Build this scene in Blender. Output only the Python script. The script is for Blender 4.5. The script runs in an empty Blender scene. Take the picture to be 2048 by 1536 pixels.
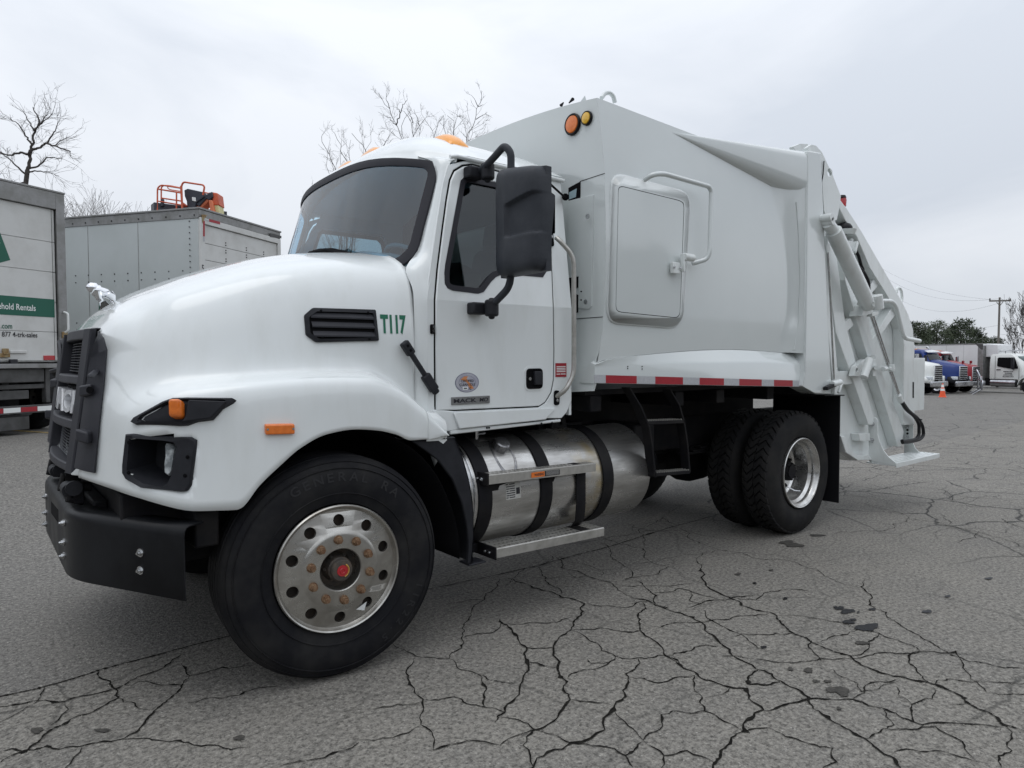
import bpy, bmesh, math, random
import numpy as np
from mathutils import Vector, Matrix, geometry
from mathutils.bvhtree import BVHTree
R = math.radians
sc = bpy.context.scene
col = sc.collection
PI = math.pi

# ------------------------------------------------------------------ camera
CAM = Vector((-1.33022582, -2.949407, 1.49499651))
YAW, PITCH, ROLL, FPX = 0.675287204, 0.0360380233, 0.00269070876, 1361.0
_fw = Vector((math.sin(YAW)*math.cos(PITCH), math.cos(YAW)*math.cos(PITCH), -math.sin(PITCH)))
_r0 = Vector((math.cos(YAW), -math.sin(YAW), 0)); _u0 = _r0.cross(_fw)
CR = _r0*math.cos(ROLL) - _u0*math.sin(ROLL); CU = _u0*math.cos(ROLL) + _r0*math.sin(ROLL)
cd = bpy.data.cameras.new('camera'); cam = bpy.data.objects.new('camera', cd); col.objects.link(cam)
cd.sensor_width = 36.0; cd.lens = 36.0*FPX/2048.0; cd.clip_start = 0.05; cd.clip_end = 3000
m3 = Matrix((CR, CU, -_fw)).transposed()
cam.matrix_world = Matrix.Translation(CAM) @ m3.to_4x4()
sc.camera = cam

# ------------------------------------------------------------------ world: overcast sky
SUN_EL, SUN_AZ = R(58), R(205)          # soft light through cloud
world = bpy.data.worlds.new('World'); sc.world = world; world.use_nodes = True
nt = world.node_tree; nt.nodes.clear()
def wn(t, **k):
    n = nt.nodes.new(t)
    for a, b in k.items(): setattr(n, a, b)
    return n
out = wn('ShaderNodeOutputWorld'); mixs = wn('ShaderNodeMixShader')
sky = wn('ShaderNodeTexSky', sky_type='NISHITA', sun_disc=False, sun_elevation=SUN_EL, sun_rotation=SUN_AZ)
bg1 = wn('ShaderNodeBackground'); bg1.inputs[1].default_value = 0.1
bg2 = wn('ShaderNodeBackground'); bg2.inputs[1].default_value = 1.0
tc = wn('ShaderNodeTexCoord'); mp = wn('ShaderNodeMapping'); mp.inputs['Scale'].default_value = (1.0, 1.0, 2.6)
n1 = wn('ShaderNodeTexNoise'); n1.inputs['Scale'].default_value = 1.55; n1.inputs['Detail'].default_value = 7; n1.inputs['Roughness'].default_value = .52; n1.inputs['Distortion'].default_value = .5
ramp = wn('ShaderNodeValToRGB')
ramp.color_ramp.elements[0].position = .38; ramp.color_ramp.elements[0].color = (.620, .665, .735, 1)
ramp.color_ramp.elements[1].position = .62; ramp.color_ramp.elements[1].color = (.800, .832, .885, 1)
sep = wn('ShaderNodeSeparateXYZ'); mr = wn('ShaderNodeMapRange')
mr.inputs['From Min'].default_value = 0.05; mr.inputs['From Max'].default_value = 1.0
mr.inputs['To Min'].default_value = 0.96; mr.inputs['To Max'].default_value = 1.75
vm = wn('ShaderNodeVectorMath', operation='SCALE')
L = nt.links.new
L(tc.outputs['Generated'], mp.inputs['Vector']); L(mp.outputs[0], n1.inputs['Vector']); L(n1.outputs['Fac'], ramp.inputs[0])
L(tc.outputs['Generated'], sep.inputs[0]); L(sep.outputs['Z'], mr.inputs['Value'])
L(ramp.outputs[0], vm.inputs[0]); L(mr.outputs[0], vm.inputs['Scale']); L(vm.outputs[0], bg2.inputs[0])
L(sky.outputs[0], bg1.inputs[0]); mixs.inputs[0].default_value = .94
L(bg1.outputs[0], mixs.inputs[1]); L(bg2.outputs[0], mixs.inputs[2]); L(mixs.outputs[0], out.inputs[0])
sd = bpy.data.lights.new('sun', 'SUN'); sd.energy = 0.55; sd.angle = R(40); sd.color = (1, .97, .93)
sun = bpy.data.objects.new('sun', sd); col.objects.link(sun)
# direction the light comes from: front of the truck, above, a little from the camera's side
_sdir = Vector((-.30, -.06, 1.0)).normalized()
sun.rotation_euler = _sdir.to_track_quat('Z', 'Y').to_euler()
sc.view_settings.view_transform = 'Standard'; sc.view_settings.look = 'None'
sc.view_settings.exposure = 0.0; sc.view_settings.gamma = 1.0
sc.render.engine = 'CYCLES'
try:
    sc.cycles.use_denoising = True; sc.cycles.max_bounces = 10; sc.cycles.transparent_max_bounces = 16
except Exception: pass

# ------------------------------------------------------------------ picture measurements back to real places
def ray(px, py): return _fw + CR*((px-1024)/FPX) + CU*((768-py)/FPX)
def PY(px, py, y): d = ray(px, py); t = (y-CAM.y)/d.y; return CAM + d*t
def PX(px, py, x): d = ray(px, py); t = (x-CAM.x)/d.x; return CAM + d*t
def PZ(px, py, z): d = ray(px, py); t = (z-CAM.z)/d.z; return CAM + d*t
def PD(px, py, D): return CAM + ray(px, py)*D
def PP(px, py, o, n): d = ray(px, py); t = (Vector(o)-CAM).dot(n)/d.dot(n); return CAM + d*t
def PROJ(P):
    d = Vector(P)-CAM; z = d.dot(_fw); return 1024+FPX*d.dot(CR)/z, 768-FPX*d.dot(CU)/z
def sst(a, b, x):
    t = min(1, max(0, (x-a)/(b-a))); return t*t*(3-2*t)
def gz(x, y):                                   # the yard: level round the truck, falling away to the right, rising to the left
    z = -0.0196*max(0, min(x, 62)-7.5)
    if x < 12: z += .40*sst(2.6, 9.0, y)*sst(9, 1, x)
    return z

# ------------------------------------------------------------------ materials
MATS = {}
def mat(name, c, rough=.5, metal=0., coat=0., spec=.5, c2=None, nscale=3., ndet=6, nlo=.4, nhi=.65, bump=0., bscale=60., rvar=0., stretch=None, emit=None):
    m = bpy.data.materials.new(name); m.use_nodes = True; t = m.node_tree; b = t.nodes['Principled BSDF']
    b.inputs['Base Color'].default_value = (*c, 1); b.inputs['Roughness'].default_value = rough
    b.inputs['Metallic'].default_value = metal; b.inputs['Specular IOR Level'].default_value = spec
    if coat: b.inputs['Coat Weight'].default_value = coat; b.inputs['Coat Roughness'].default_value = .06
    tcn = t.nodes.new('ShaderNodeTexCoord'); src = tcn.outputs['Object']
    if stretch:
        mpn = t.nodes.new('ShaderNodeMapping'); mpn.inputs['Scale'].default_value = stretch
        t.links.new(src, mpn.inputs[0]); src = mpn.outputs[0]
    if c2 is not None or rvar:
        n = t.nodes.new('ShaderNodeTexNoise'); n.inputs['Scale'].default_value = nscale; n.inputs['Detail'].default_value = ndet; n.inputs['Roughness'].default_value = .6
        t.links.new(src, n.inputs['Vector'])
        mrn = t.nodes.new('ShaderNodeMapRange'); mrn.inputs['From Min'].default_value = nlo; mrn.inputs['From Max'].default_value = nhi
        t.links.new(n.outputs['Fac'], mrn.inputs['Value'])
        if c2 is not None:
            mx = t.nodes.new('ShaderNodeMix'); mx.data_type = 'RGBA'; mx.inputs['A'].default_value = (*c, 1); mx.inputs['B'].default_value = (*c2, 1)
            t.links.new(mrn.outputs[0], mx.inputs['Factor']); t.links.new(mx.outputs['Result'], b.inputs['Base Color'])
        if rvar:
            mr2 = t.nodes.new('ShaderNodeMapRange'); mr2.inputs['To Min'].default_value = rough-rvar; mr2.inputs['To Max'].default_value = rough+rvar
            t.links.new(mrn.outputs[0], mr2.inputs['Value']); t.links.new(mr2.outputs[0], b.inputs['Roughness'])
    if bump:
        nb = t.nodes.new('ShaderNodeTexNoise'); nb.inputs['Scale'].default_value = bscale; nb.inputs['Detail'].default_value = 4
        t.links.new(src, nb.inputs['Vector']); bp = t.nodes.new('ShaderNodeBump'); bp.inputs['Strength'].default_value = bump; bp.inputs['Distance'].default_value = .004
        t.links.new(nb.outputs['Fac'], bp.inputs['Height']); t.links.new(bp.outputs[0], b.inputs['Normal'])
    MATS[name] = m; return m
def glass(name, tint, f0=.04, rough=0.0, extra=0.0):
    """thin pane: tinted see-through with a Schlick reflection, the same from both sides"""
    m = bpy.data.materials.new(name); m.use_nodes = True; t = m.node_tree; t.nodes.clear(); N = t.nodes.new; K = t.links.new
    o = N('ShaderNodeOutputMaterial'); mx = N('ShaderNodeMixShader'); tr = N('ShaderNodeBsdfTransparent'); tr.inputs[0].default_value = (*tint, 1)
    gl = N('ShaderNodeBsdfGlossy'); gl.inputs['Roughness'].default_value = rough
    lw = N('ShaderNodeLayerWeight'); lw.inputs[0].default_value = .5; pw = N('ShaderNodeMath'); pw.operation = 'POWER'; pw.inputs[1].default_value = 5.0
    ma = N('ShaderNodeMath'); ma.operation = 'MULTIPLY_ADD'; ma.inputs[1].default_value = 1-f0-extra; ma.inputs[2].default_value = f0+extra
    K(lw.outputs['Facing'], pw.inputs[0]); K(pw.outputs[0], ma.inputs[0]); K(ma.outputs[0], mx.inputs[0]); K(tr.outputs[0], mx.inputs[1]); K(gl.outputs[0], mx.inputs[2]); K(mx.outputs[0], o.inputs[0])
    MATS[name] = m; return m

CABW = mat('cab_paint', (.79, .825, .825), .24, coat=.9, c2=(.735, .765, .755), nscale=2.6, nlo=.48, nhi=.78, stretch=(3, 3, .9), bump=.03, bscale=2.5)
BODW = mat('body_paint', (.66, .70, .695), .18, coat=1.0, c2=(.63, .67, .665), nscale=1.3, nlo=.4, nhi=.7, bump=.16, bscale=1.5)
TGW = mat('tailgate_paint', (.73, .765, .755), .32, coat=.6, c2=(.60, .62, .60), nscale=5, nlo=.50, nhi=.80, stretch=(2, 2, .7), bump=.05, bscale=6)
BLKP = mat('black_plastic', (.015, .016, .020), .52, spec=.25, c2=(.023, .024, .029), nscale=9, bump=.25, bscale=420)
GRILP = mat('grille_plastic', (.030, .031, .038), .50, spec=.3, c2=(.040, .041, .048), nscale=6, bump=.2, bscale=420)
SLATM = mat('grille_slat_grey', (.085, .09, .10), .42, spec=.3)
MIRP = mat('mirror_plastic', (.026, .030, .038), .5, spec=.3, c2=(.046, .050, .059), nscale=5, bump=.25, bscale=380)
BUMP = mat('bumper_steel', (.008, .0085, .010), .45, spec=.22, c2=(.014, .015, .017), nscale=4, bump=.08, bscale=40, rvar=.06)
BLKS = mat('chassis_steel', (.009, .009, .011), .6, spec=.15, c2=(.017, .016, .016), nscale=6)
DARK = mat('deep_black', (.005, .005, .006), .8, spec=.1)
RUB = mat('tyre_rubber', (.011, .0113, .0135), .75, spec=.15, c2=(.027, .0265, .0265), nscale=5, nlo=.42, nhi=.7, bump=.12, bscale=90)
RUBR = mat('rear_tyre_rubber', (.017, .017, .018), .8, spec=.15, c2=(.028, .027, .026), nscale=6, bump=.15, bscale=70)
SEAL = mat('window_rubber', (.026, .026, .033), .55, spec=.3)
RIM = mat('front_rim_aluminium', (.50, .49, .46), .36, metal=.9, c2=(.30, .28, .25), nscale=7, nlo=.42, nhi=.72, bump=.05, bscale=60, rvar=.10)
RIMR = mat('rear_rim_aluminium', (.66, .66, .65), .30, metal=.92, c2=(.45, .44, .42), nscale=8, rvar=.09)
TANK = mat('tank_aluminium', (.60, .595, .58), .33, metal=.88, c2=(.36, .35, .33), nscale=3.2, nlo=.35, nhi=.7, rvar=.10, bump=.05, bscale=25, stretch=(1.2, 6, 6))
STEPM = mat('step_aluminium', (.56, .55, .52), .42, metal=.7, c2=(.38, .37, .34), nscale=9, rvar=.1)
EMB = mat('emblem_silver', (.74, .75, .77), .28, metal=.45)
CHR = mat('chrome', (.80, .81, .83), .08, metal=1.)
STEEL = mat('bright_steel', (.62, .63, .64), .25, metal=1., c2=(.42, .42, .42), nscale=20)
RUST = mat('rusty_steel', (.16, .085, .045), .75, metal=.3, c2=(.30, .20, .12), nscale=38)
HUBD = mat('hub_iron', (.05, .045, .04), .65, c2=(.10, .075, .055), nscale=22)
AMB = mat('amber_lens', (.95, .36, .015), .16, coat=.6)
AMB2 = mat('orange_lens', (.80, .20, .03), .2, coat=.5, c2=(.70, .16, .02), nscale=60)
YEL = mat('yellow_lens', (.86, .52, .06), .18, coat=.5, c2=(.75, .42, .04), nscale=70)
REDL = mat('red_lens', (.42, .012, .02), .2, coat=.6)
CAPM = mat('filler_cap_metal', (.30, .30, .31), .35, metal=.9, c2=(.18, .18, .18), nscale=60)
GRN = mat('green_lettering', (.012, .15, .085), .5)
TAPR = mat('red_tape', (.36, .016, .028), .4, c2=(.30, .014, .024), nscale=70)
TAPS = mat('silver_tape', (.47, .48, .50), .4, c2=(.40, .41, .43), nscale=90)
WHT = mat('white_lettering', (.78, .80, .79), .5)
INK = mat('dark_ink', (.016, .016, .022), .5)
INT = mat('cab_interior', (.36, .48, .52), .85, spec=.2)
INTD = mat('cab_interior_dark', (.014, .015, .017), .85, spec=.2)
DASH = mat('dashboard_plastic', (.12, .15, .15), .75)
SEATF = mat('seat_fabric', (.026, .026, .030), .9)
WGL = glass('windscreen_glass', (.47, .73, .88), .06, extra=.075)
SGL = glass('side_glass', (.56, .61, .62), .05, extra=.02)
SGL2 = glass('rear_glass', (.80, .84, .84), .05)
LGL = glass('lamp_glass', (.88, .90, .90), .06, extra=.05)
MIRG = mat('mirror_glass', (.8, .82, .84), .03, metal=1.)
HOSE = mat('hose_rubber', (.010, .010, .012), .45, spec=.25)
BADGE = mat('badge_metal', (.26, .265, .265), .4, metal=.5, c2=(.18, .18, .18), nscale=30)

# ------------------------------------------------------------------ mesh builder
def pchip(xs, ys, xq):
    xs = np.asarray(xs, float); ys = np.asarray(ys, float); xq = np.asarray(xq, float)
    h = np.diff(xs); h[h < 1e-9] = 1e-9; d = np.diff(ys)/h; n = len(xs); m = np.zeros(n)
    if n == 2: m[:] = d[0]
    else:
        for i in range(1, n-1):
            if d[i-1]*d[i] > 0:
                w1 = 2*h[i]+h[i-1]; w2 = h[i]+2*h[i-1]; m[i] = (w1+w2)/(w1/d[i-1]+w2/d[i])
        m[0] = d[0]; m[-1] = d[-1]
    i = np.clip(np.searchsorted(xs, xq, side='right')-1, 0, n-2)
    t = (xq-xs[i])/h[i]; t2 = t*t; t3 = t2*t
    return (2*t3-3*t2+1)*ys[i]+(t3-2*t2+t)*h[i]*m[i]+(-2*t3+3*t2)*ys[i+1]+(t3-t2)*h[i]*m[i+1]
def spl(pts, n):
    """smooth curve through 3D points, n samples, chord parametrised"""
    P = np.asarray([tuple(p) for p in pts], float); s = np.r_[0, np.cumsum(np.maximum(1e-6, np.linalg.norm(np.diff(P, axis=0), axis=1)))]
    q = np.linspace(0, s[-1], n); return np.stack([pchip(s, P[:, k], q) for k in range(P.shape[1])], 1)
def rounded(pts, r, seg=5, closed=True):
    """round the corners of a 2D polygon"""
    n = len(pts); o = []
    for i in range(n):
        p = Vector(pts[i]); 
        if not closed and i in (0, n-1): o.append(tuple(p)); continue
        a = Vector(pts[i-1]); b = Vector(pts[(i+1) % n]); rr = r[i] if isinstance(r, (list, tuple)) else r
        da = (a-p); db = (b-p); k = min(rr, da.length*.48, db.length*.48)
        if k < 1e-5: o.append(tuple(p)); continue
        A = p+da.normalized()*k; B = p+db.normalized()*k
        for j in range(seg+1):
            t = j/seg; o.append(tuple(A*(1-t)**2+p*2*t*(1-t)+B*t*t))
    return o
def round3(pts, r, seg=5): return [Vector(p) for p in rounded([Vector(p) for p in pts], r, seg, closed=False)]

class MB:
    def __init__(s): s.v = []; s.f = []; s.mi = []; s.cur = 0
    def add(s, vs, fs):
        o = len(s.v); s.v += [tuple(v) for v in vs]
        for f in fs: s.f.append([i+o for i in f]); s.mi.append(s.cur)
        return s
    def box(s, a, b):
        (x0, y0, z0), (x1, y1, z1) = a, b
        x0, x1 = min(x0, x1), max(x0, x1); y0, y1 = min(y0, y1), max(y0, y1); z0, z1 = min(z0, z1), max(z0, z1)
        return s.add([(x0,y0,z0),(x1,y0,z0),(x1,y1,z0),(x0,y1,z0),(x0,y0,z1),(x1,y0,z1),(x1,y1,z1),(x0,y1,z1)],
                     [(0,3,2,1),(4,5,6,7),(0,1,5,4),(1,2,6,5),(2,3,7,6),(3,0,4,7)])
    def obox(s, c, dx, dy, dz):
        c, dx, dy, dz = Vector(c), Vector(dx)/2, Vector(dy)/2, Vector(dz)/2
        vs = [c-dx-dy-dz, c+dx-dy-dz, c+dx+dy-dz, c-dx+dy-dz, c-dx-dy+dz, c+dx-dy+dz, c+dx+dy+dz, c-dx+dy+dz]
        return s.add(vs, [(0,3,2,1),(4,5,6,7),(0,1,5,4),(1,2,6,5),(2,3,7,6),(3,0,4,7)])
    def grid(s, P, flip=False, closeu=False, closev=False):
        P = np.asarray(P, float); nu, nv = P.shape[:2]; vs = P.reshape(-1, 3); fs = []
        for i in range(nu-(0 if closeu else 1)):
            for j in range(nv-(0 if closev else 1)):
                a, b, c, d = i*nv+j, i*nv+(j+1) % nv, ((i+1) % nu)*nv+(j+1) % nv, ((i+1) % nu)*nv+j
                fs.append((a, d, c, b) if flip else (a, b, c, d))
        return s.add(vs, fs)
    def tube(s, pts, r, seg=10, cap=True):
        pts = [Vector(p) for p in pts]; n = len(pts); rs = r if isinstance(r, (list, tuple)) else [r]*n
        T = [(pts[min(i+1, n-1)]-pts[max(i-1, 0)]).normalized() for i in range(n)]
        up = Vector((0, 0, 1)) if abs(T[0].z) < .9 else Vector((1, 0, 0)); u = T[0].cross(up).normalized(); rows = []
        for i in range(n):
            u = (u-T[i]*u.dot(T[i])); u = u.normalized() if u.length > 1e-6 else T[i].orthogonal().normalized(); w = T[i].cross(u)
            rows.append([pts[i]+(u*math.cos(2*PI*k/seg)+w*math.sin(2*PI*k/seg))*rs[i] for k in range(seg)])
        o = len(s.v); s.grid([[tuple(p) for p in row] for row in rows], closev=True)
        if cap:
            s.f.append([o+k for k in range(seg)]); s.mi.append(s.cur); s.f.append([o+(n-1)*seg+seg-1-k for k in range(seg)]); s.mi.append(s.cur)
        return s
    def lathe(s, prof, n=48, c=(0, 0, 0), axis='y', a0=0, a1=2*PI):
        """prof: list of (radius, along axis)"""
        full = abs(a1-a0-2*PI) < 1e-6; rows = []
        for i in range(n if full else n+1):
            a = a0+(a1-a0)*i/n; ca, sa = math.cos(a), math.sin(a); row = []
            for r, h in prof:
                p = (r*ca, h, r*sa) if axis == 'y' else ((h, r*ca, r*sa) if axis == 'x' else (r*ca, r*sa, h))
                row.append((p[0]+c[0], p[1]+c[1], p[2]+c[2]))
            rows.append(row)
        return s.grid(rows, closeu=full)
    def prism(s, poly, f0, f1, holes=()):
        """2D polygon (with holes) between the 3D maps f0 and f1"""
        loops = [list(poly)]+[list(h) for h in holes]; flat = [p for l in loops for p in l]; n = len(flat)
        tris = geometry.tessellate_polygon([[Vector((p[0], p[1], 0)) for p in l] for l in loops])
        fs = [tuple(t) for t in tris]+[(t[0]+n, t[2]+n, t[1]+n) for t in tris]; o = 0
        for l in loops:
            k = len(l)
            for i in range(k): j = (i+1) % k; fs.append((o+i, o+j, o+j+n, o+i+n))
            o += k
        return s.add([f0(*p) for p in flat]+[f1(*p) for p in flat], fs)
    def cone_frame(s, o, x, y): pass
    def mirror_y(s, yc):
        n = len(s.v); s.v += [(x, 2*yc-y, z) for x, y, z in s.v]; k = len(s.f)
        for i in range(k): s.f.append([j+n for j in reversed(s.f[i])]); s.mi.append(s.mi[i])
        return s
    def pair(s, name, mats, parent=None, yc=1.17, **k):
        o = s.build(name, mats, parent, **k); q = MB(); q.v = [(x, 2*yc-y, z) for x, y, z in s.v]; q.f = [list(reversed(f)) for f in s.f]; q.mi = s.mi[:]
        return o, q.build(name, mats, parent, **k)
    def xf(s, M): s.v = [tuple(M @ Vector(v)) for v in s.v]; return s
    def bvh(s): return BVHTree.FromPolygons([Vector(v) for v in s.v], s.f)
    def build(s, name, mats, parent=None, smooth=35, bevel=0, seg=2, loc=None, fix=True, kind=None, solid=0):
        me = bpy.data.meshes.new(name); me.from_pydata(s.v, [], s.f)
        if not isinstance(mats, (list, tuple)): mats = [mats]
        for m in mats: me.materials.append(m)
        if len(mats) > 1: me.polygons.foreach_set('material_index', s.mi)
        if fix:
            bm = bmesh.new(); bm.from_mesh(me); bmesh.ops.remove_doubles(bm, verts=bm.verts, dist=1e-5)
            bmesh.ops.recalc_face_normals(bm, faces=bm.faces); bm.to_mesh(me); bm.free()
        if smooth:
            me.polygons.foreach_set('use_smooth', [True]*len(me.polygons)); me.set_sharp_from_angle(angle=R(smooth))
        me.update()
        o = bpy.data.objects.new(name, me); col.objects.link(o)
        if solid:
            md = o.modifiers.new('solid', 'SOLIDIFY'); md.thickness = solid; md.offset = 0
        if bevel:
            md = o.modifiers.new('bevel', 'BEVEL'); md.width = bevel; md.segments = seg; md.limit_method = 'ANGLE'; md.angle_limit = R(40); md.harden_normals = False
        if parent: o.parent = parent
        if loc: o.location = loc
        if kind: o['kind'] = kind
        return o
def tag(o, label=None, cat=None, group=None, kind=None):
    for k, v in (('label', label), ('category', cat), ('group', group), ('kind', kind)):
        if v: o[k] = v
    return o
def empty(name, loc=(0, 0, 0), rz=0, parent=None, label=None, cat=None, group=None):
    o = bpy.data.objects.new(name, None); col.objects.link(o); o.location = loc; o.rotation_euler = (0, 0, rz); o.empty_display_size = .2
    if parent: o.parent = parent
    return tag(o, label, cat, group)
def dup(o, parent=None, loc=None, rot=None):
    c = o.copy(); col.objects.link(c); c.parent = parent
    if loc is not None: c.location = loc
    if rot is not None: c.rotation_euler = rot
    for ch in list(o.children): dup(ch, c)
    return c
_tcache = {}
def text2d(s, size=1.0, extrude=0.0, bold=0.0, xs=1.0):
    """flat vertices/faces of a string, origin at its left end of the base line, x to the right, y up"""
    key = (s, size, bold, xs)
    if key in _tcache: return _tcache[key]
    cu = bpy.data.curves.new('t', 'FONT'); cu.body = s; cu.size = size; cu.offset = bold; cu.resolution_u = 3
    o = bpy.data.objects.new('t', cu); col.objects.link(o); dg = bpy.context.evaluated_depsgraph_get(); me = bpy.data.meshes.new_from_object(o.evaluated_get(dg))
    vs = [(v.co.x*xs, v.co.y) for v in me.vertices]; fs = [tuple(p.vertices) for p in me.polygons]
    bpy.data.objects.remove(o); bpy.data.curves.remove(cu); bpy.data.meshes.remove(me)
    _tcache[key] = (vs, fs); return vs, fs
def text_mb(s, f, size=1.0, bold=0.0, xs=1.0, fit=None, mb=None):
    """place a string through the map f(u,v)->3D; fit=(w,h) scales its box to w x h"""
    vs, fs = text2d(s, size, 0, bold, xs)
    if fit:
        x0 = min(v[0] for v in vs); x1 = max(v[0] for v in vs); y0 = min(v[1] for v in vs); y1 = max(v[1] for v in vs)
        vs = [((v[0]-x0)/(x1-x0)*fit[0], (v[1]-y0)/(y1-y0)*fit[1]) for v in vs]
    mb = mb or MB(); mb.add([f(*v) for v in vs], fs); return mb
def ring(c, r, n=12): return [(c[0]+r*math.cos(2*PI*i/n), c[1]+r*math.sin(2*PI*i/n)) for i in range(n)]
def bolt(mb, p, d, r=.012, h=.012, n=6):
    p = Vector(p); d = Vector(d).normalized(); mb.tube([p, p+d*h], r, n); mb.tube([p, p+d*h*2], r*.5, n)
# ------------------------------------------------------------------ ground
rnd = random.Random(7)
def make_ground_mat():
    m = bpy.data.materials.new('asphalt'); m.use_nodes = True; t = m.node_tree; b = t.nodes['Principled BSDF']; N = t.nodes.new; K = t.links.new
    tcn = N('ShaderNodeTexCoord'); P = tcn.outputs['Object']
    def noise(sc_, det=5, ro=.6, src=P):
        n = N('ShaderNodeTexNoise'); n.inputs['Scale'].default_value = sc_; n.inputs['Detail'].default_value = det; n.inputs['Roughness'].default_value = ro; K(src, n.inputs['Vector']); return n
    def math_(op, a, b_=None, clamp=False):
        n = N('ShaderNodeMath'); n.operation = op; n.use_clamp = clamp
        for i, x in enumerate((a, b_)):
            if x is None: continue
            if isinstance(x, (int, float)): n.inputs[i].default_value = x
            else: K(x, n.inputs[i])
        return n.outputs[0]
    def maprange(v, a, b_, c, d, smooth=False):
        n = N('ShaderNodeMapRange'); n.interpolation_type = 'SMOOTHSTEP' if smooth else 'LINEAR'
        for i, x in zip(('From Min', 'From Max', 'To Min', 'To Max'), (a, b_, c, d)): n.inputs[i].default_value = x
        K(v, n.inputs['Value']); return n.outputs[0]
    def mix(f, a, b_):
        n = N('ShaderNodeMix'); n.data_type = 'RGBA'
        if isinstance(f, float): n.inputs['Factor'].default_value = f
        else: K(f, n.inputs['Factor'])
        for k, x in (('A', a), ('B', b_)):
            if isinstance(x, tuple): n.inputs[k].default_value = (*x, 1)
            else: K(x, n.inputs[k])
        return n.outputs['Result']
    sep = N('ShaderNodeSeparateXYZ'); K(P, sep.inputs[0])
    # zones: newer smooth lane beyond the seam
    seam = math_('SUBTRACT', sep.outputs['Y'], math_('ADD', math_('MULTIPLY', sep.outputs['X'], .094), .905))
    far = maprange(seam, -.01, .01, 0, 1)
    big = noise(.35, 5).outputs['Fac']; mid = noise(2.2, 6, .65).outputs['Fac']
    grain = noise(70, 3, .75).outputs['Fac']; fine = noise(170, 2, .6).outputs['Fac']
    base = mix(maprange(big, .35, .65, 0, 1), (.200, .188, .166), (.238, .224, .198))
    base = mix(math_('MULTIPLY', far, .8), base, (.178, .170, .157))
    base = mix(maprange(mid, .42, .75, 0, .40), base, (.125, .122, .119))
    # aggregate stones: pale and dark specks of about a centimetre
    v = N('ShaderNodeTexVoronoi'); v.inputs['Scale'].default_value = 82; K(P, v.inputs['Vector'])
    cs = N('ShaderNodeSeparateColor'); K(v.outputs['Color'], cs.inputs[0])
    stone = math_('MULTIPLY', maprange(cs.outputs[0], .80, .97, 0, 1), maprange(v.outputs['Distance'], .15, .45, 1, 0))
    base = mix(math_('MULTIPLY', stone, .75), base, (.50, .48, .44))
    dark = math_('MULTIPLY', maprange(cs.outputs[1], .70, .95, 0, 1), maprange(v.outputs['Distance'], .2, .6, 1, 0))
    base = mix(math_('MULTIPLY', dark, .80), base, (.030, .030, .030))
    base = mix(maprange(grain, .48, .70, 0, .60), base, (.060, .059, .057))
    base = mix(maprange(fine, .54, .75, 0, .5), base, (.36, .35, .33))
    mott = noise(44, 4, .8).outputs['Fac']
    base = mix(maprange(mott, .50, .62, 0, .75), base, (.062, .058, .051)); base = mix(maprange(mott, .47, .36, 0, .65), base, (.34, .325, .29))
    # hair cracks away from the big ones
    wob = noise(1.6, 5, .6); vm_ = N('ShaderNodeVectorMath'); vm_.operation = 'MULTIPLY_ADD'; K(wob.outputs['Color'], vm_.inputs[0]); vm_.inputs[1].default_value = (.35, .35, 0); K(P, vm_.inputs[2])
    def crackset(scale, w, rotz, sx):
        mpn = N('ShaderNodeMapping'); mpn.inputs['Rotation'].default_value = (0, 0, rotz); mpn.inputs['Scale'].default_value = (sx, 1, 0); K(vm_.outputs[0], mpn.inputs[0])
        vv = N('ShaderNodeTexVoronoi'); vv.feature = 'DISTANCE_TO_EDGE'; vv.voronoi_dimensions = '2D'; vv.inputs['Scale'].default_value = scale; K(mpn.outputs[0], vv.inputs['Vector'])
        return maprange(vv.outputs['Distance'], w*.25, w, 1, 0)
    c1 = crackset(1.5, .022, .5, .62); c2 = crackset(3.3, .026, -.4, .8)
    patch = maprange(noise(.55, 3).outputs['Fac'], .42, .52, 0, 1); patch2 = maprange(noise(.8, 2).outputs['Fac'], .44, .56, 0, 1)
    # the stretch in front of the camera has its cracks built as geometry; the shader adds the rest
    dx = math_('SUBTRACT', sep.outputs['X'], 1.4); dy = math_('ADD', sep.outputs['Y'], .5)
    nearf = maprange(math_('ADD', math_('MULTIPLY', math_('MULTIPLY', dx, dx), .16), math_('MULTIPLY', dy, dy)), 1.5, 3.4, .28, 1, True)
    keep = math_('MULTIPLY', math_('SUBTRACT', 1, far), nearf)
    farlane = maprange(sep.outputs['X'], 5, 8, .0, 1)
    keep = math_('MAXIMUM', keep, farlane)
    cr = math_('MULTIPLY', math_('MAXIMUM', math_('MULTIPLY', c1, patch), math_('MULTIPLY', c2, math_('MULTIPLY', patch2, .8))), keep)
    base = mix(math_('MULTIPLY', cr, .9), base, (.016, .016, .015))
    # tyre polish and drips
    st = maprange(noise(3.3, 2, .4).outputs['Fac'], .70, .76, 0, .55)
    base = mix(math_('MULTIPLY', st, .6), base, (.045, .044, .043))
    K(base, b.inputs['Base Color'])
    b.inputs['Roughness'].default_value = .82; b.inputs['Specular IOR Level'].default_value = .35
    h = math_('ADD', math_('MULTIPLY', grain, .7), math_('MULTIPLY', v.outputs['Distance'], -.6)); h = math_('SUBTRACT', h, math_('MULTIPLY', cr, 1.5))
    bp = N('ShaderNodeBump'); bp.inputs['Strength'].default_value = .75; bp.inputs['Distance'].default_value = .006; K(h, bp.inputs['Height']); K(bp.outputs[0], b.inputs['Normal'])
    return m
ASPH = make_ground_mat()
mb = MB()
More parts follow.
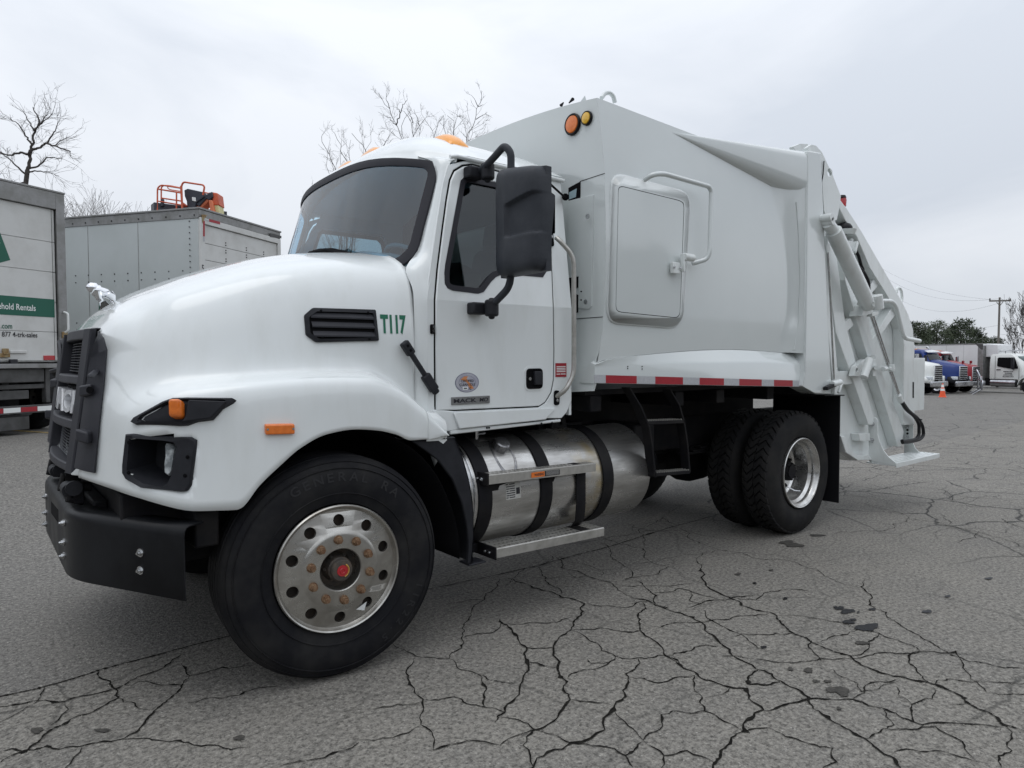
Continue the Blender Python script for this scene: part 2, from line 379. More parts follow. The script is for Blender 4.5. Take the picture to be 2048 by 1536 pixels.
def axis(a, b, lo, hi, step):
    v = [a]; x = a
    while x < lo: x = min(lo, x+max(step, (lo-x)*.35)); v.append(x)
    while x < hi: x += step; v.append(x)
    g = step
    while x < b: g *= 1.5; x = min(b, x+g); v.append(x)
    return v
xs_ = axis(-400, 900, -14, 64, 1.0); ys_ = axis(-400, 900, -8, 40, 1.0)
mb.grid([[(x, y, gz(x, y)) for y in ys_] for x in xs_], flip=True)
tag(mb.build('ground', ASPH, smooth=60, fix=False), kind='structure')

CRK = mat('crack_dirt', (.007, .0068, .006), .95, spec=.08, c2=(.022, .021, .018), nscale=45)
OIL = mat('oil_stain', (.010, .010, .012), .45, spec=.25, c2=(.020, .020, .021), nscale=60)
OILF = mat('dried_oil_stain', (.045, .043, .039), .85, spec=.2, c2=(.085, .080, .072), nscale=70)
A = lambda x, y: PZ(1000+x*.51172, 960+y*.51155, 0)
B = lambda x, y: PZ(x*.34180, 1100+y*.34169, 0)
cracks = [(A, 1.25, l) for l in [
 [(0,545),(40,580),(95,650),(105,715),(80,800),(20,910),(-20,950)],
 [(0,385),(90,405),(180,435),(240,460),(330,485),(300,545),(275,590),(215,640),(225,740),(262,790),(275,860),(170,970),(0,1040)],
 [(560,475),(540,530),(560,600),(640,680),(740,745),(860,800),(965,815),(1030,900),(960,985),(880,1050),(840,1110),(820,1180)],
 [(480,440),(590,480),(700,520),(790,560),(860,640),(1000,740),(1100,790),(1210,875),(1330,960),(1430,1015),(1540,1090),(1640,1180)],
 [(770,315),(800,370),(880,455),(1060,520),(1110,570),(1170,610),(1250,650),(1370,690),(1540,770),(1690,800),(1830,875),(1970,960),(2060,985)],
 [(1030,905),(1170,870),(1380,860),(1510,900),(1650,960),(1970,970)],
 [(540,700),(490,760),(490,850),(445,900),(280,1030),(130,1126),(60,1180)],
 [(1100,790),(970,800),(1010,745)]]]
cracks += [(A, .75, l) for l in [
 [(275,860),(360,870),(440,885)], [(330,485),(500,500),(560,475),(600,480)], [(140,340),(180,400),(240,450)], [(215,300),(350,380),(480,440)],
 [(500,345),(580,430),(600,475),(660,505)], [(1220,630),(1255,710)], [(1430,385),(1445,490),(1540,550),(1640,610),(1720,660),(1830,710),(1940,730),(2060,735)],
 [(1090,530),(1250,545),(1390,580),(1480,600),(1600,645),(1640,670)], [(660,690),(760,655),(860,650)], [(900,615),(1010,605),(1150,600)],
 [(620,580),(700,560),(900,545),(1050,525)], [(275,590),(400,580),(560,590)], [(300,595),(380,640),(450,690),(570,700),(680,690)], [(450,690),(380,740),(265,775)],
 [(500,775),(620,795),(760,765),(790,850),(800,905),(960,985)], [(800,855),(900,810)], [(1000,700),(1120,715),(1250,700),(1430,690),(1560,680),(1670,675)],
 [(1640,670),(1780,670),(1840,780)], [(1700,800),(1760,780),(2060,797)], [(1690,810),(1610,880),(1620,950)], [(1430,1015),(1500,975),(1700,965),(1850,1090)],
 [(1540,1065),(1700,1060),(1900,1110)], [(450,910),(560,1020),(630,920),(680,905),(800,905)], [(560,1025),(490,1080),(280,1030),(130,975),(0,930)],
 [(1050,970),(1200,1030),(1300,1050),(1260,1140)], [(800,510),(900,590),(1010,660)], [(730,500),(860,470),(1000,450)], [(100,655),(150,660),(215,655)], [(105,715),(160,725),(225,735)],
 [(30,565),(150,560),(275,540)], [(870,690),(980,700)], [(1970,960),(2000,1060),(1960,1126)]]]
cracks += [(A, .55, l) for l in [
 [(610,160),(740,230),(860,275),(1020,310),(1150,320),(1290,385),(1430,430)], [(770,315),(860,275)], [(380,240),(440,310),(500,345)], [(330,190),(460,250),(560,270),(610,330),(660,340),(600,375),(480,400)],
 [(440,410),(600,415),(760,405)], [(700,180),(640,150),(540,200),(575,260)], [(120,385),(260,380),(350,380)], [(1700,130),(1740,180),(1800,190),(2048,270)], [(1780,245),(1890,205)],
 [(1590,150),(1500,200),(1320,205)], [(1960,150),(2048,190)], [(1340,50),(1500,80),(1700,90),(1900,110)], [(500,215),(700,200),(900,235)], [(1220,640),(1330,610),(1400,580)], [(1300,740),(1400,800),(1410,830),(1560,790)],
 [(1550,810),(1610,880)], [(730,430),(740,470),(790,490)], [(1400,90),(1520,120),(1600,155),(1700,165),(1900,210)], [(1690,30),(1760,80),(1900,60)], [(230,300),(330,330),(400,380)], [(20,420),(60,380),(140,340),(230,290)]]]
cracks += [(B, 1.0, l) for l in [
 [(-30,925),(120,905),(380,890),(540,850),(680,815),(760,770),(960,690),(1080,600)], [(580,715),(640,770),(690,830),(690,870),(520,960),(330,1040),(240,1110),(150,1180),(0,1250)],
 [(1110,740),(1060,800),(980,880),(880,970),(810,1060),(710,1110),(480,1150),(270,1150),(130,1180),(-30,1180)]]]
cracks += [(B, .65, l) for l in [
 [(690,870),(790,900),(880,940)], [(1080,640),(1110,740),(1300,690),(1480,680)], [(770,780),(900,785),(1060,790)], [(710,1110),(950,1120),(1100,1130),(1460,1160)], [(480,1155),(370,1290)],
 [(260,800),(240,860),(160,920),(-20,1020)], [(380,890),(340,1000),(300,1030)], [(1100,900),(1300,870),(1480,820),(1650,790)], [(2100,1130),(1900,1220),(1600,1280)]]]
cracks += [(B, 1.15, [(-60,878),(0,860),(270,800),(600,700),(1090,570),(1330,510),(1700,420),(2200,300),(3200,80),(3700,-60),(4600,-320)])]
cracks += [(A, .7, l) for l in [
 [(-420,640),(-330,690),(-200,700),(-90,760),(0,790),(60,800)], [(-330,690),(-360,780),(-300,860),(-310,960),(-260,1060)], [(-300,860),(-180,850),(-60,890),(20,910)], [(-520,900),(-400,880),(-310,870)], [(-310,960),(-420,1010),(-560,1020)], [(-260,1060),(-120,1020),(0,1040)],
 [(-90,760),(-60,830),(-60,890)], [(-200,700),(-150,620),(-120,540),(-60,470),(0,385)], [(-150,620),(-40,600),(0,545)], [(-200,480),(-110,470),(-60,470)], [(130,1126),(90,1040),(130,975)], [(490,1080),(520,1126)],
 [(560,1020),(640,1080),(730,1060),(840,1110)], [(640,1080),(620,1140)], [(660,690),(700,720),(740,745)], [(340,700),(360,720),(440,710)], [(600,440),(700,425),(860,470)], [(880,455),(1000,470),(1100,430),(1230,440)], [(1480,600),(1440,640),(1370,690)], [(1840,780),(1900,830),(1990,840),(2060,830)], [(1760,880),(1830,875)], [(1380,860),(1440,800),(1560,780)], [(1500,900),(1540,960),(1500,975)], [(960,985),(1050,970)], [(1640,670),(1600,720),(1640,760),(1690,800)]]]
cmb = MB(); rg = random.Random(3)
def subdiv(P, it, amp):
    for _ in range(it):
        Q = [P[0]]
        for a, b in zip(P, P[1:]):
            d = b-a; m = (a+b)/2+Vector((-d.y, d.x, 0))*rg.uniform(-amp, amp); Q += [m, b]
        P = Q; amp *= .92
    return P
for f, w, l in cracks:
    P = [f(*q) for q in l]; P = [p for p in P if p.x > -12]
    straight = len(l) > 10 and f is B and w > 1.1
    L_ = sum((b-a).length for a, b in zip(P, P[1:])); it = max(2, min(6, int(math.log2(max(2, L_/len(P)/.012)))))
    P = subdiv(P, it, .03 if straight else .17); n = len(P); z = .003+rg.random()*.0012; rows = []
    for i, p in enumerate(P):
        d = (P[min(i+1, n-1)]-P[max(i-1, 0)]); d.z = 0; d.normalize(); q = Vector((-d.y, d.x, 0))
        ww = .0040*w*(.40+1.2*rg.random())*min(1, .25+i/(n*.08+1), .25+(n-1-i)/(n*.08+1))
        if rg.random() < .06: ww *= 2.1
        rows.append([tuple(p+q*ww+Vector((0, 0, z))), tuple(p-q*ww*(.6+.6*rg.random())+Vector((0, 0, z)))])
    cmb.grid(rows)
# loose grit gathered along the cracks
GRIT = mat('loose_grit', (.38, .36, .32), .9, c2=(.10, .095, .085), nscale=30, nlo=.45, nhi=.55)
gmb = MB()
def pebble(x, y, r):
    z = gz(x, y)+r*.35; a0 = rg.uniform(0, 6.28); v = [(x+r*math.cos(a0+k*2.094)*rg.uniform(.7,1.2), y+r*math.sin(a0+k*2.094)*rg.uniform(.7,1.2), z-r*.3) for k in range(3)]; v.append((x+rg.uniform(-.3,.3)*r, y+rg.uniform(-.3,.3)*r, z+r*rg.uniform(.3,.8)))
    gmb.add(v, [(0,1,3),(1,2,3),(2,0,3)])
for f, w, l in cracks:
    P = [f(*q) for q in l]
    for a, b in zip(P, P[1:]):
        if a.x < -3 or (b-a).length > 4: continue
        for _ in range(int((b-a).length*26*w)):
            p = a+(b-a)*rg.random(); pebble(p.x+rg.gauss(0,.025), p.y+rg.gauss(0,.025), rg.uniform(.002,.0052))
for _ in range(2600): pebble(rg.uniform(-2.2, 5), rg.uniform(-2.2, 1.5), rg.uniform(.0018, .0045))
tag(gmb.build('loose_grit', GRIT, smooth=0, fix=False), kind='stuff', label='loose pale grit scattered over the cracked asphalt')
tag(cmb.build('pavement_cracks', CRK, smooth=0, fix=False), kind='stuff', label='dark branching cracks running through the old asphalt')
smb, smf = MB(), MB()
def blot(mb_, f, x, y, rx, ry, z):
    c = f(x, y); u = f(x+rx, y)-c; v = f(x, y+ry)-c; n = 26; ph = [rg.uniform(0, 6.28) for _ in range(4)]
    pts = [c+Vector((0, 0, z))]
    for i in range(n):
        a = 2*PI*i/n; k = 1+.16*math.sin(2*a+ph[0])+.13*math.sin(3*a+ph[1])+.09*math.sin(7*a+ph[2])+rg.uniform(-.08, .08)
        pts.append(c+u*math.cos(a)*k+v*math.sin(a)*k+Vector((0, 0, z)))
    mb_.add(pts, [(0, 1+i, 1+(i+1) % n) for i in range(n)])
for i, (x, y, rx, ry) in enumerate([(1435,578,42,15),(1328,503,18,6),(1358,516,27,9),(1362,558,24,7),(1380,549,13,4),(1455,508,12,5),(1670,517,17,7),(1750,457,12,4),(1910,387,15,4),(1115,466,11,4),(995,406,8,3),(1030,657,11,5),(1310,500,8,3),(1400,520,6,3)]):
    blot(smb, A, x, y, rx, ry, .0055+i*.0001)
for i, (x, y, rx, ry) in enumerate([(1205,747,20,9),(1300,822,30,9),(1335,826,24,17),(1345,843,14,10),(1280,790,14,5),(1235,790,14,5),(1120,245,26,7),(1150,256,36,8),(1240,218,28,4),(1135,742,13,6),(1415,640,28,7),(1325,897,10,5),(930,370,12,4),(1060,355,10,3)]):
    blot(smf, A, x, y, rx, ry, .0052+i*.0001)
blot(smf, B, 215, 1062, 36, 17, .0055); blot(smf, B, 1400, 1105, 34, 14, .0056); blot(smf, B, 600, 1062, 40, 12, .0057)
tag(smb.build('oil_drips', OIL, smooth=0, fix=False), kind='stuff', label='fresh black oil drips on the asphalt')
tag(smf.build('dried_stains', OILF, smooth=0, fix=False), kind='stuff', label='dull dried stains on the asphalt')
# yellow bay line by the rental truck
YLN = mat('yellow_line_paint', (.42, .30, .10), .8, c2=(.16, .13, .08), nscale=14)
a = PD(0, 857, 11.0); b = PD(112, 866, 10.2); 
def gpt(x, y, dz=0): return Vector((x, y, gz(x, y)+dz))
def ground_hit(px, py):
    d = ray(px, py); t = 1.0
    for _ in range(4000):
        p = CAM+d*t
        if p.z < gz(p.x, p.y): return p
        t += .02
    return p
a = ground_hit(-120, 852); b = ground_hit(125, 868); lm = MB(); d = (b-a).normalized(); q = Vector((-d.y, d.x, 0))*.05; rows = []
for i in range(41):
    p = a+(b-a)*(i/40*1.9-.3); rows.append([tuple(gpt(p.x+q.x, p.y+q.y, .006)), tuple(gpt(p.x-q.x, p.y-q.y, .006))])
lm.grid(rows); tag(lm.build('bay_line', YLN, smooth=0, fix=False), kind='structure')
# a dead leaf by the front bumper
LEAF = mat('dry_leaf', (.42, .40, .36), .8, c2=(.30, .27, .22), nscale=60)
lp = PZ(361, 1199, 0); lf = MB(); rows = []
for i in range(7):
    t = i/6; w = .016*math.sin(PI*t)**.7; c = lp+Vector((-.03+.06*t, .012*t, .006+.012*math.sin(PI*t))); rows.append([tuple(c+Vector((0, w, .006))), tuple(c), tuple(c-Vector((0, w, -.004)))])
lf.grid(rows); tag(lf.build('dry_leaf', LEAF, smooth=60), 'pale dry leaf lying on the asphalt below the bumper end', 'leaf')

# woods added out of view so the glossy paint has a horizon to reflect
ADDED_WOODS = mat('added_wood_edge', (.070, .066, .058), .95, c2=(.11, .105, .095), nscale=.6)
wm_ = MB(); rw2 = random.Random(77)
for i in range(420):
    az = R(rw2.uniform(128, 330)); d_ = rw2.uniform(44, 60); c = Vector((math.sin(az)*d_, math.cos(az)*d_, 0)); h_ = rw2.uniform(6, 12.5); w_ = rw2.uniform(1.6, 3.4); n_ = 7; rows = []
    for k, (f_, zz_) in enumerate(((.25, 0), (.8, .22), (1, .5), (.75, .78), (.12, 1))):
        rows.append([(c.x+w_*f_*math.cos(2*PI*j/n_)*rw2.uniform(.7, 1.25), c.y+w_*f_*math.sin(2*PI*j/n_)*rw2.uniform(.7, 1.25), gz(c.x, c.y)-.3+h_*zz_*rw2.uniform(.93, 1.07)) for j in range(n_)])
    wm_.grid(rows, closev=True)
tag(wm_.build('added_treeline', ADDED_WOODS, smooth=0, fix=False), kind='stuff', label='grey brown woods added behind and beside the camera for the paint to reflect')
# ================================================================== THE GARBAGE TRUCK
YC = 1.17                                            # centre line; x runs from nose to tail, front axle at x=0
T = empty('garbage_truck', (0, 0, 0), label='large white garbage truck with rear loading compactor and green T117 on its hood', cat='garbage truck')
def xi(x, xs, ys): return float(pchip(xs, ys, [x])[0])
X6 = [-.62, -.44, -.2, 0, .2, .48]
TAB = dict(zt=[1.858,1.94,2.03,2.085,2.12,2.15], y2=[.37,.32,.285,.265,.255,.245], z2=[1.785,1.85,1.925,1.965,1.99,2.003],
           y3=[.275,.228,.193,.173,.16,.15], z3=[1.615,1.68,1.755,1.80,1.83,1.85], y4=[.238,.197,.164,.146,.133,.12], z4=[1.46,1.51,1.56,1.585,1.60,1.58],
           y5=[.205,.17,.145,.132,.124,.118], z5=[1.405,1.425,1.44,1.445,1.425,1.245], y6=[.085,.035,.012,.004,.0,-.004], z6=[1.335,1.36,1.385,1.393,1.385,1.225])
def archz(x): return xi(x, [-.46,-.445,-.43,-.36,-.27,-.18,-.06,.06,.19,.325,.40,.50,.62], [.862,.862,.875,.955,1.035,1.104,1.156,1.170,1.158,1.121,1.092,1.095,1.10])
def station(x):
    g = {k: xi(x, X6, v) for k, v in TAB.items()}
    if x > .15: g['z6'] = xi(x, [.15,.2,.34,.42,.48], [1.393,1.388,1.335,1.275,1.225]); g['z5'] = g['z6']+xi(x, [.15,.48], [.05,.02])
    bz = archz(x) if x > -.445 else xi(x, [-.8,-.62,-.446], [.93,.875,.862]); yb = xi(x, [-.62,-.44,-.2,.6], [.045,.012,-.006,-.012])
    zm = bz+(g['z6']-bz)*.55
    return [(x, YC, g['zt']), (x, .80, g['zt']-.018), (x, g['y2'], g['z2']), (x, g['y3'], g['z3']), (x, g['y4'], g['z4']), (x, g['y5'], g['z5']),
            (x, (g['y5']+g['y6'])/2-.004, (g['z5']+g['z6'])/2+.010), (x, g['y6'], g['z6']), (x, g['y6']-.012, zm), (x, yb, bz)]
S0 = [(-.875,YC,1.645), (-.865,.86,1.645), (-.855,.62,1.615), (-.865,.52,1.54), (-.890,.50,1.38), (-.905,.50,1.32), (-.915,.50,1.27), (-.925,.50,1.22), (-.945,.52,1.10), (-.960,.55,.985)]
S1 = [(-.815,YC,1.725), (-.805,.84,1.722), (-.795,.51,1.68), (-.805,.43,1.56), (-.832,.395,1.40), (-.850,.375,1.335), (-.858,.365,1.285), (-.866,.36,1.23), (-.876,.365,1.10), (-.885,.375,.962)]
S2 = [(-.735,YC,1.79), (-.725,.82,1.783), (-.715,.44,1.712), (-.715,.335,1.58), (-.735,.300,1.42), (-.755,.275,1.365), (-.765,.235,1.328), (-.775,.205,1.288), (-.790,.18,1.12), (-.80,.19,.934)]
ROWS = [S0, S1, S2]+[station(x) for x in (-.62, -.53, -.452, -.438, -.36, -.27, -.18, -.06, .06, .19, .30, .38, .48)]
def refine(rows, nu, nv):
    P = np.array(rows, float)                                    # first along the section
    Q = np.stack([np.stack([pchip(np.r_[0, np.cumsum(np.maximum(1e-5, np.linalg.norm(np.diff(r, axis=0), axis=1)))], r[:, k],
                  np.interp(np.linspace(0, len(r)-1, (len(r)-1)*nv+1), range(len(r)), np.r_[0, np.cumsum(np.maximum(1e-5, np.linalg.norm(np.diff(r, axis=0), axis=1)))])) for k in range(3)], 1) for r in P])
    xs = np.r_[0, np.cumsum(np.maximum(1e-4, np.linalg.norm(np.diff(P[:, 4], axis=0), axis=1)))]
    q = np.interp(np.linspace(0, len(xs)-1, (len(xs)-1)*nu+1), range(len(xs)), xs)
    return np.stack([np.stack([pchip(xs, Q[:, j, k], q) for k in range(3)], 1) for j in range(Q.shape[1])], 1)
HG = refine(ROWS, 7, 6)
for _ in range(14):
    A_ = HG.copy(); A_[1:-1, 1:-1] = .5*HG[1:-1, 1:-1]+.125*(HG[:-2, 1:-1]+HG[2:, 1:-1]+HG[1:-1, :-2]+HG[1:-1, 2:]); A_[:, 0] = HG[:, 0]; HG = A_
hood = MB(); hood.grid(HG, flip=True); HB = hood.bvh()
def on_hood(px, py):
    h = HB.ray_cast(CAM, ray(px, py).normalized()); return h[0], h[1]
def drape(x, z, off=-.003):
    h = HB.ray_cast(Vector((x, -1.5, z)), Vector((0, 1, 0))); return h[0]+Vector((0, off, 0)) if h[0] else Vector((x, .1, z))
HB0 = HB
def on_hood2(px, py): return HB0.ray_cast(CAM, ray(px, py).normalized())[0]
# open the headlamp pocket in the fender
LAMP_PX = [(255,868),(268,867),(385,874),(396,880),(395,895),(385,970),(378,981),(365,982),(285,974),(255,957),(248,945),(248,930)]
def inside(pt, poly):
    x, y = pt; c = False
    for i in range(len(poly)):
        (x1, y1), (x2, y2) = poly[i-1], poly[i]
        if (y1 > y) != (y2 > y) and x < (x2-x1)*(y-y1)/(y2-y1)+x1: c = not c
    return c
cxl, cyl = 322, 925
LAMP_IN = [(cxl+(x-cxl)*.93, cyl+(y-cyl)*.91) for x, y in LAMP_PX]
keep = []
for f in hood.f:
    c = sum((Vector(hood.v[i]) for i in f), Vector())/len(f)
    if c.x < -.45 and c.z < 1.25 and inside(PROJ(c), LAMP_IN): continue
    keep.append(f)
hood.f = keep; hood.mi = [0]*len(keep)
# front panel below and behind the grille
fr = []
for i, (x, y, z) in enumerate(S0):
    q_ = .09*sst(1.0, 1.06, z); fr.append([(x, y, z), (x+.005+q_, max(y, .60), z), (x-.015+q_, max(y, .64), z), (x-.02+q_, YC, z)])
hood.grid(fr)
hood.mirror_y(YC)
HO = hood.build('hood', CABW, T, smooth=50, solid=.006)
# trailing tip of the fender behind the hood edge
tip = MB(); rows = []
for x in np.linspace(.478, .602, 9):
    z6 = xi(x, [.478, .54, .602], [1.227, 1.168, 1.106]); t_ = (x-.478)/.124; bz = min(archz(min(x, .5))+.012*t_, z6-.003)
    rows.append([(x, .125, z6+.020-.20*t_), (x, .055, z6+.020-.12*t_), (x, .012, z6+.010-.03*t_), (x, -.004, z6), (x, -.0155, bz+(z6-bz)*.55), (x, -.012, bz), (x, .02, bz)])
tip.grid(refine(rows, 2, 3)); tip.pair('fender_tip', CABW, T, smooth=70, solid=.006)
# wheel well liners, black
wl = MB(); AW = list(range(-8, 143, 6)); rw_ = lambda a: .655+.035*max(0, (20-a)/28)
wl.grid([[(rw_(a)*math.cos(R(a))+.02, y, .525+rw_(a)*math.sin(R(a))) for y in (.045, .62)] for a in AW])
wl.grid([[(rw_(a)*math.cos(R(a))+.02, .62, .525+rw_(a)*math.sin(R(a))), (0.1, .62, .62)] for a in AW])
wl.pair('wheel_well', DARK, T, smooth=40, solid=.004)
# mud guard panel behind the front wheel
mg = MB(); poly = [(.40,1.088),(.655,1.092),(.705,.98),(.745,.85),(.772,.70),(.775,.56),(.765,.46),(.765,.40)]
inner = [(.735,.40),(.742,.50),(.735,.60),(.70,.74),(.64,.87),(.55,.98),(.47,1.04)]
for yy, s in ((.012, 1),):
    mg.prism(poly+inner, lambda u, v: (u, yy, v), lambda u, v: (u, yy+s*.02, v))
    o_ = [(.655,1.092),(.705,.98),(.745,.85),(.772,.70),(.775,.56),(.765,.40)]
    mg.grid([[(u, yy+s*.0, v), (u, yy+s*.5, v)] for u, v in spl([(a, 0, b) for a, b in o_], 14)[:, [0, 2]]])
    mg.box((.745, yy, .385), (.86, yy+s*.10, .397))
mg.pair('mud_guard', BLKP, T, bevel=.006, smooth=35)
# --- hood badges and fittings
txt = text_mb('T117', lambda u, v: drape(.293+u, 1.625+v, -.0055), fit=(.143, .098), bold=.045); txt.build('fleet_number', GRN, T, smooth=0, fix=False)
# side air vent
VO = [(-.088,1.705),(-.045,1.742),(.268,1.745),(.277,1.59),(-.040,1.578),(-.086,1.612)]
def sy(x, z, o): p = drape(x, z, 0); return p.y+o
vent = MB(); n = len(VO); OO = rounded(VO, .008, 3); cxv, czv = .10, 1.66
II = [(cxv+(x-cxv)*.90, czv+(z-czv)*.80) for x, z in OO]
vent.grid([[(x, sy(x, z, .004), z) for x, z in OO], [(x, sy(x, z, -.014), z) for x, z in OO], [(x, sy(x, z, -.018), z) for x, z in II], [(x, sy(x, z, -.004), z) for x, z in II]], closev=True)
VT = vent.build('hood_vent', BLKP, T, smooth=30)
bk = MB(); 
bk.add([(x, sy(x, z, -.0065), z) for x, z in II], [list(range(len(II)))]); bk.build('vent_recess', DARK, VT, smooth=0)
for k in range(3):
    z0 = 1.705-.044*k; lv = MB(); rows = []
    for x in np.linspace(-.060+.004*k, .258, 10):
        yb = sy(x, z0, 0); rows.append([(x, yb-.004, z0+.016), (x, yb-.017, z0-.004), (x, yb-.017, z0-.011), (x, yb-.004, z0-.012)])
    lv.grid(rows, closev=True); lv.build('vent_louver', GRILP, VT, smooth=30)
vs = MB()
for x in (-.01, .225):
    for z in (1.728, 1.598): p = Vector((x, sy(x, z, -.014), z)); bolt(vs, p, (0, -1, 0), .007, .003, 8)
vs.build('vent_screw', DARK, VT, smooth=30, kind='stuff')
# rubber hood latch from the hood to the cowl
lt = MB(); a, b = Vector((.405, .085, 1.575)), Vector((.575, .075, 1.335)); d = (b-a).normalized(); w = Vector((-d.z, 0, d.x)); nrm = Vector((0, -1, 0))
def slab(mb_, p, q, wid, th, y0): 
    c = (p+q)/2; mb_.obox(c+nrm*0, (q-p), w*wid, nrm*th)
slab(lt, a-d*.012, a+d*.065, .046, .036, 0); slab(lt, a+d*.05, b-d*.06, .024, .028, 0); slab(lt, b-d*.10, b+d*.0, .052, .034, 0); slab(lt, b-d*.02, b+d*.02, .036, .030, 0)
lt.build('hood_latch', BLKP, T, bevel=.009, seg=3, smooth=40)
lh = MB()
for t_ in (.012, .040): c = a+d*t_+nrm*.0185; lh.obox(c, d*.013, w*.013, nrm*.002)
lh.build('latch_slot', DARK, T, smooth=0, kind='stuff')
# amber side marker
sm = MB(); c = drape(-.272, 1.195, 0); ux = (drape(-.21, 1.193, 0)-drape(-.333, 1.197, 0)); 
sm.obox(c+Vector((0, -.010, 0)), ux, (0, .026, .004), (0, 0, .044)); SM = sm.build('side_marker_lamp', AMB2, T, bevel=.006, seg=3)
ss = MB()
for s in (-.44, .44): bolt(ss, c+ux*s+Vector((0, -.0215, 0)), (0, -1, 0), .0055, .002, 8)
ss.build('marker_screw', STEEL, SM, kind='stuff')
# ---- turn signal pod
POD = [(266,846),(272,838),(330,806),(350,799),(380,798),(468,799),(474,802),(468,808),(412,840),(378,852),(360,853),(275,851)]
H_ = [on_hood(*p) for p in POD]; outl = [h[0] for h in H_]; nav = Vector((-.60, -.70, .38)).normalized()
def shrink(pl, k, c=None):
    c = c or sum(pl, Vector())/len(pl); return [c+(p-c)*k for p in pl]
pod = MB(); i1 = shrink(outl, .84); i2 = shrink(outl, .78)
pod.grid([[tuple(p-nav*.02) for p in outl], [tuple(p+nav*.020) for p in outl], [tuple(p+nav*.030) for p in i1], [tuple(p+nav*.014) for p in i2]], closev=True)
pod.grid([[tuple(p+nav*.014) for p in i2]]+[[tuple(on_hood(355+(a-355)*t, 828+(b-828)*t)[0]+nav*.010) for a, b in POD] for t in (.74, .6, .45, .3, .15, .01)], closev=True)
# the ridge that divides lamp bay from the rear fin
PODO = pod.build('turn_signal_pod', BLKP, T, smooth=30)
rp = [on_hood(x, y)[0]+nav*.012 for x, y in [(383,803),(376,838),(368,850),(430,842),(462,806)]]
rb = MB(); rb.grid([[tuple(p) for p in rp], [tuple(p+nav*.022) for p in shrink(rp, .93)]], closev=True); rb.add([tuple(p+nav*.022) for p in shrink(rp, .93)], [list(range(5))])
rb.build('pod_fin', BLKP, PODO, bevel=.004, smooth=30)
tl = MB(); c = on_hood(361, 823)[0]; ex = (on_hood(374, 823)[0]-on_hood(348, 823)[0]); ez = Vector((0, 0, .074)); tl.obox(c+nav*.030, ex*.95, nav*.05, ez); tl.build('turn_signal_lens', AMB2, PODO, bevel=.012, seg=3)
ps = MB()
for q in ((336,809),(281,844),(440,812),(420,829)): bolt(ps, on_hood(*q)[0]+nav*.014, nav, .006, .003, 8)
ps.build('pod_screw', DARK, PODO, kind='stuff')
# ---- headlamp
outl = [on_hood(*p)[0] for p in LAMP_PX]; nv = Vector((-.72, -.69, .0)).normalized(); inl = [on_hood(*p)[0] for p in [(cxl+(x-cxl)*.80, cyl+(y-cyl)*.78) for x, y in LAMP_PX]]
# the opening is set forward in the bezel: wide rear cheek, thin front lip
opn = [(262,878),(270,876),(335,881),(350,884),(357,893),(353,910),(346,950),(338,966),(326,972),(290,966),(262,948),(257,940)]
inl = [on_hood(*p)[0] for p in opn]
hl = MB(); back = [p*1+Vector((.10, .10, 0)) for p in shrink(inl, .80)]
hl.grid([[tuple(p-nv*.02) for p in outl], [tuple(p+nv*.012) for p in shrink(outl, 1.0)], [tuple(p+nv*.020) for p in shrink(outl, .96)], [tuple(p+nv*.012) for p in inl], [tuple(p-nv*.004) for p in shrink(inl, .985)], [tuple(p) for p in back]], closev=True)
hl.add([tuple(p) for p in back], [list(range(len(back)))])
HL = hl.build('headlamp_housing', BLKP, T, smooth=32)
lens = MB(); 
lp_ = [(326,888),(338,890),(346,898),(343,925),(339,948),(332,955),(325,950),(324,930),(327,912)]
q0 = [on_hood2(*p)+Vector((.010, .016, 0)) for p in lp_]; q1 = [p+Vector((.05, .05, 0)) for p in shrink(q0, .9)]
lens.grid([[tuple(p) for p in shrink(q0, .86)], [tuple(p+Vector((.008, .008, 0))) for p in q0], [tuple(p) for p in q1]], closev=True); lens.add([tuple(p) for p in shrink(q0, .86)], [list(range(len(q0)))])
lens.build('headlamp_lens', mat('headlamp_glass', (.62, .66, .67), .12, coat=.8, c2=(.22, .24, .25), nscale=22, nlo=.42, nhi=.60, bump=.3, bscale=70), HL, smooth=40)
hs = MB()
for q in ((264,884),(263,944),(380,913),(375,950)): bolt(hs, on_hood(*q)[0]+nv*.016, nv, .008, .003, 8)
hs.build('lamp_screw', DARK, HL, kind='stuff')
# far headlamp is out of sight; only its bezel is repeated
# ---- grille
GX = lambda z, y=YC: -.955+.135*(z-1.0)-.030*(1-((y-YC)/.44)**2)
G = MB(); GR = empty('grille', parent=T)
def gbar(mb_, y0, y1, z0, z1, d0, d1, n=10):
    """bar bowed with the nose, standing d1 proud, d0 behind"""
    ys = np.linspace(y0, y1, n); mb_.grid([[(GX(z, y)+dd, y, z) for z, dd in ((z0, d0), (z0, d1), (z1, d1), (z1, d0))] for y in ys], closev=True)
    for y in (y0, y1): mb_.add([(GX(z, y)+dd, y, z) for z, dd in ((z0, d0), (z0, d1), (z1, d1), (z1, d0))], [(0, 1, 2, 3)])
backp = MB(); backp.grid([[(GX(z, y)+.050, y, z) for y in np.linspace(.66, 1.68, 9)] for z in np.linspace(1.0, 1.63, 5)]); backp.build('grille_core', DARK, GR, smooth=0)
fm = MB()
gbar(fm, .66, 1.68, 1.595, 1.645, .09, -.012); gbar(fm, .66, 1.68, 1.385, 1.425, .06, -.026); gbar(fm, .66, 1.68, 1.180, 1.222, .06, -.030); gbar(fm, .70, 1.64, .985, 1.022, .06, -.022)
for y0, y1 in ((.66, .74), (1.60, 1.68)): 
    zz = np.linspace(.985, 1.64, 12); fm.grid([[(GX(z, y)+dd, y, z) for y, dd in ((y0, .08), (y0, -.030), (y1, -.036), (y1, .06))] for z in zz], closev=True)
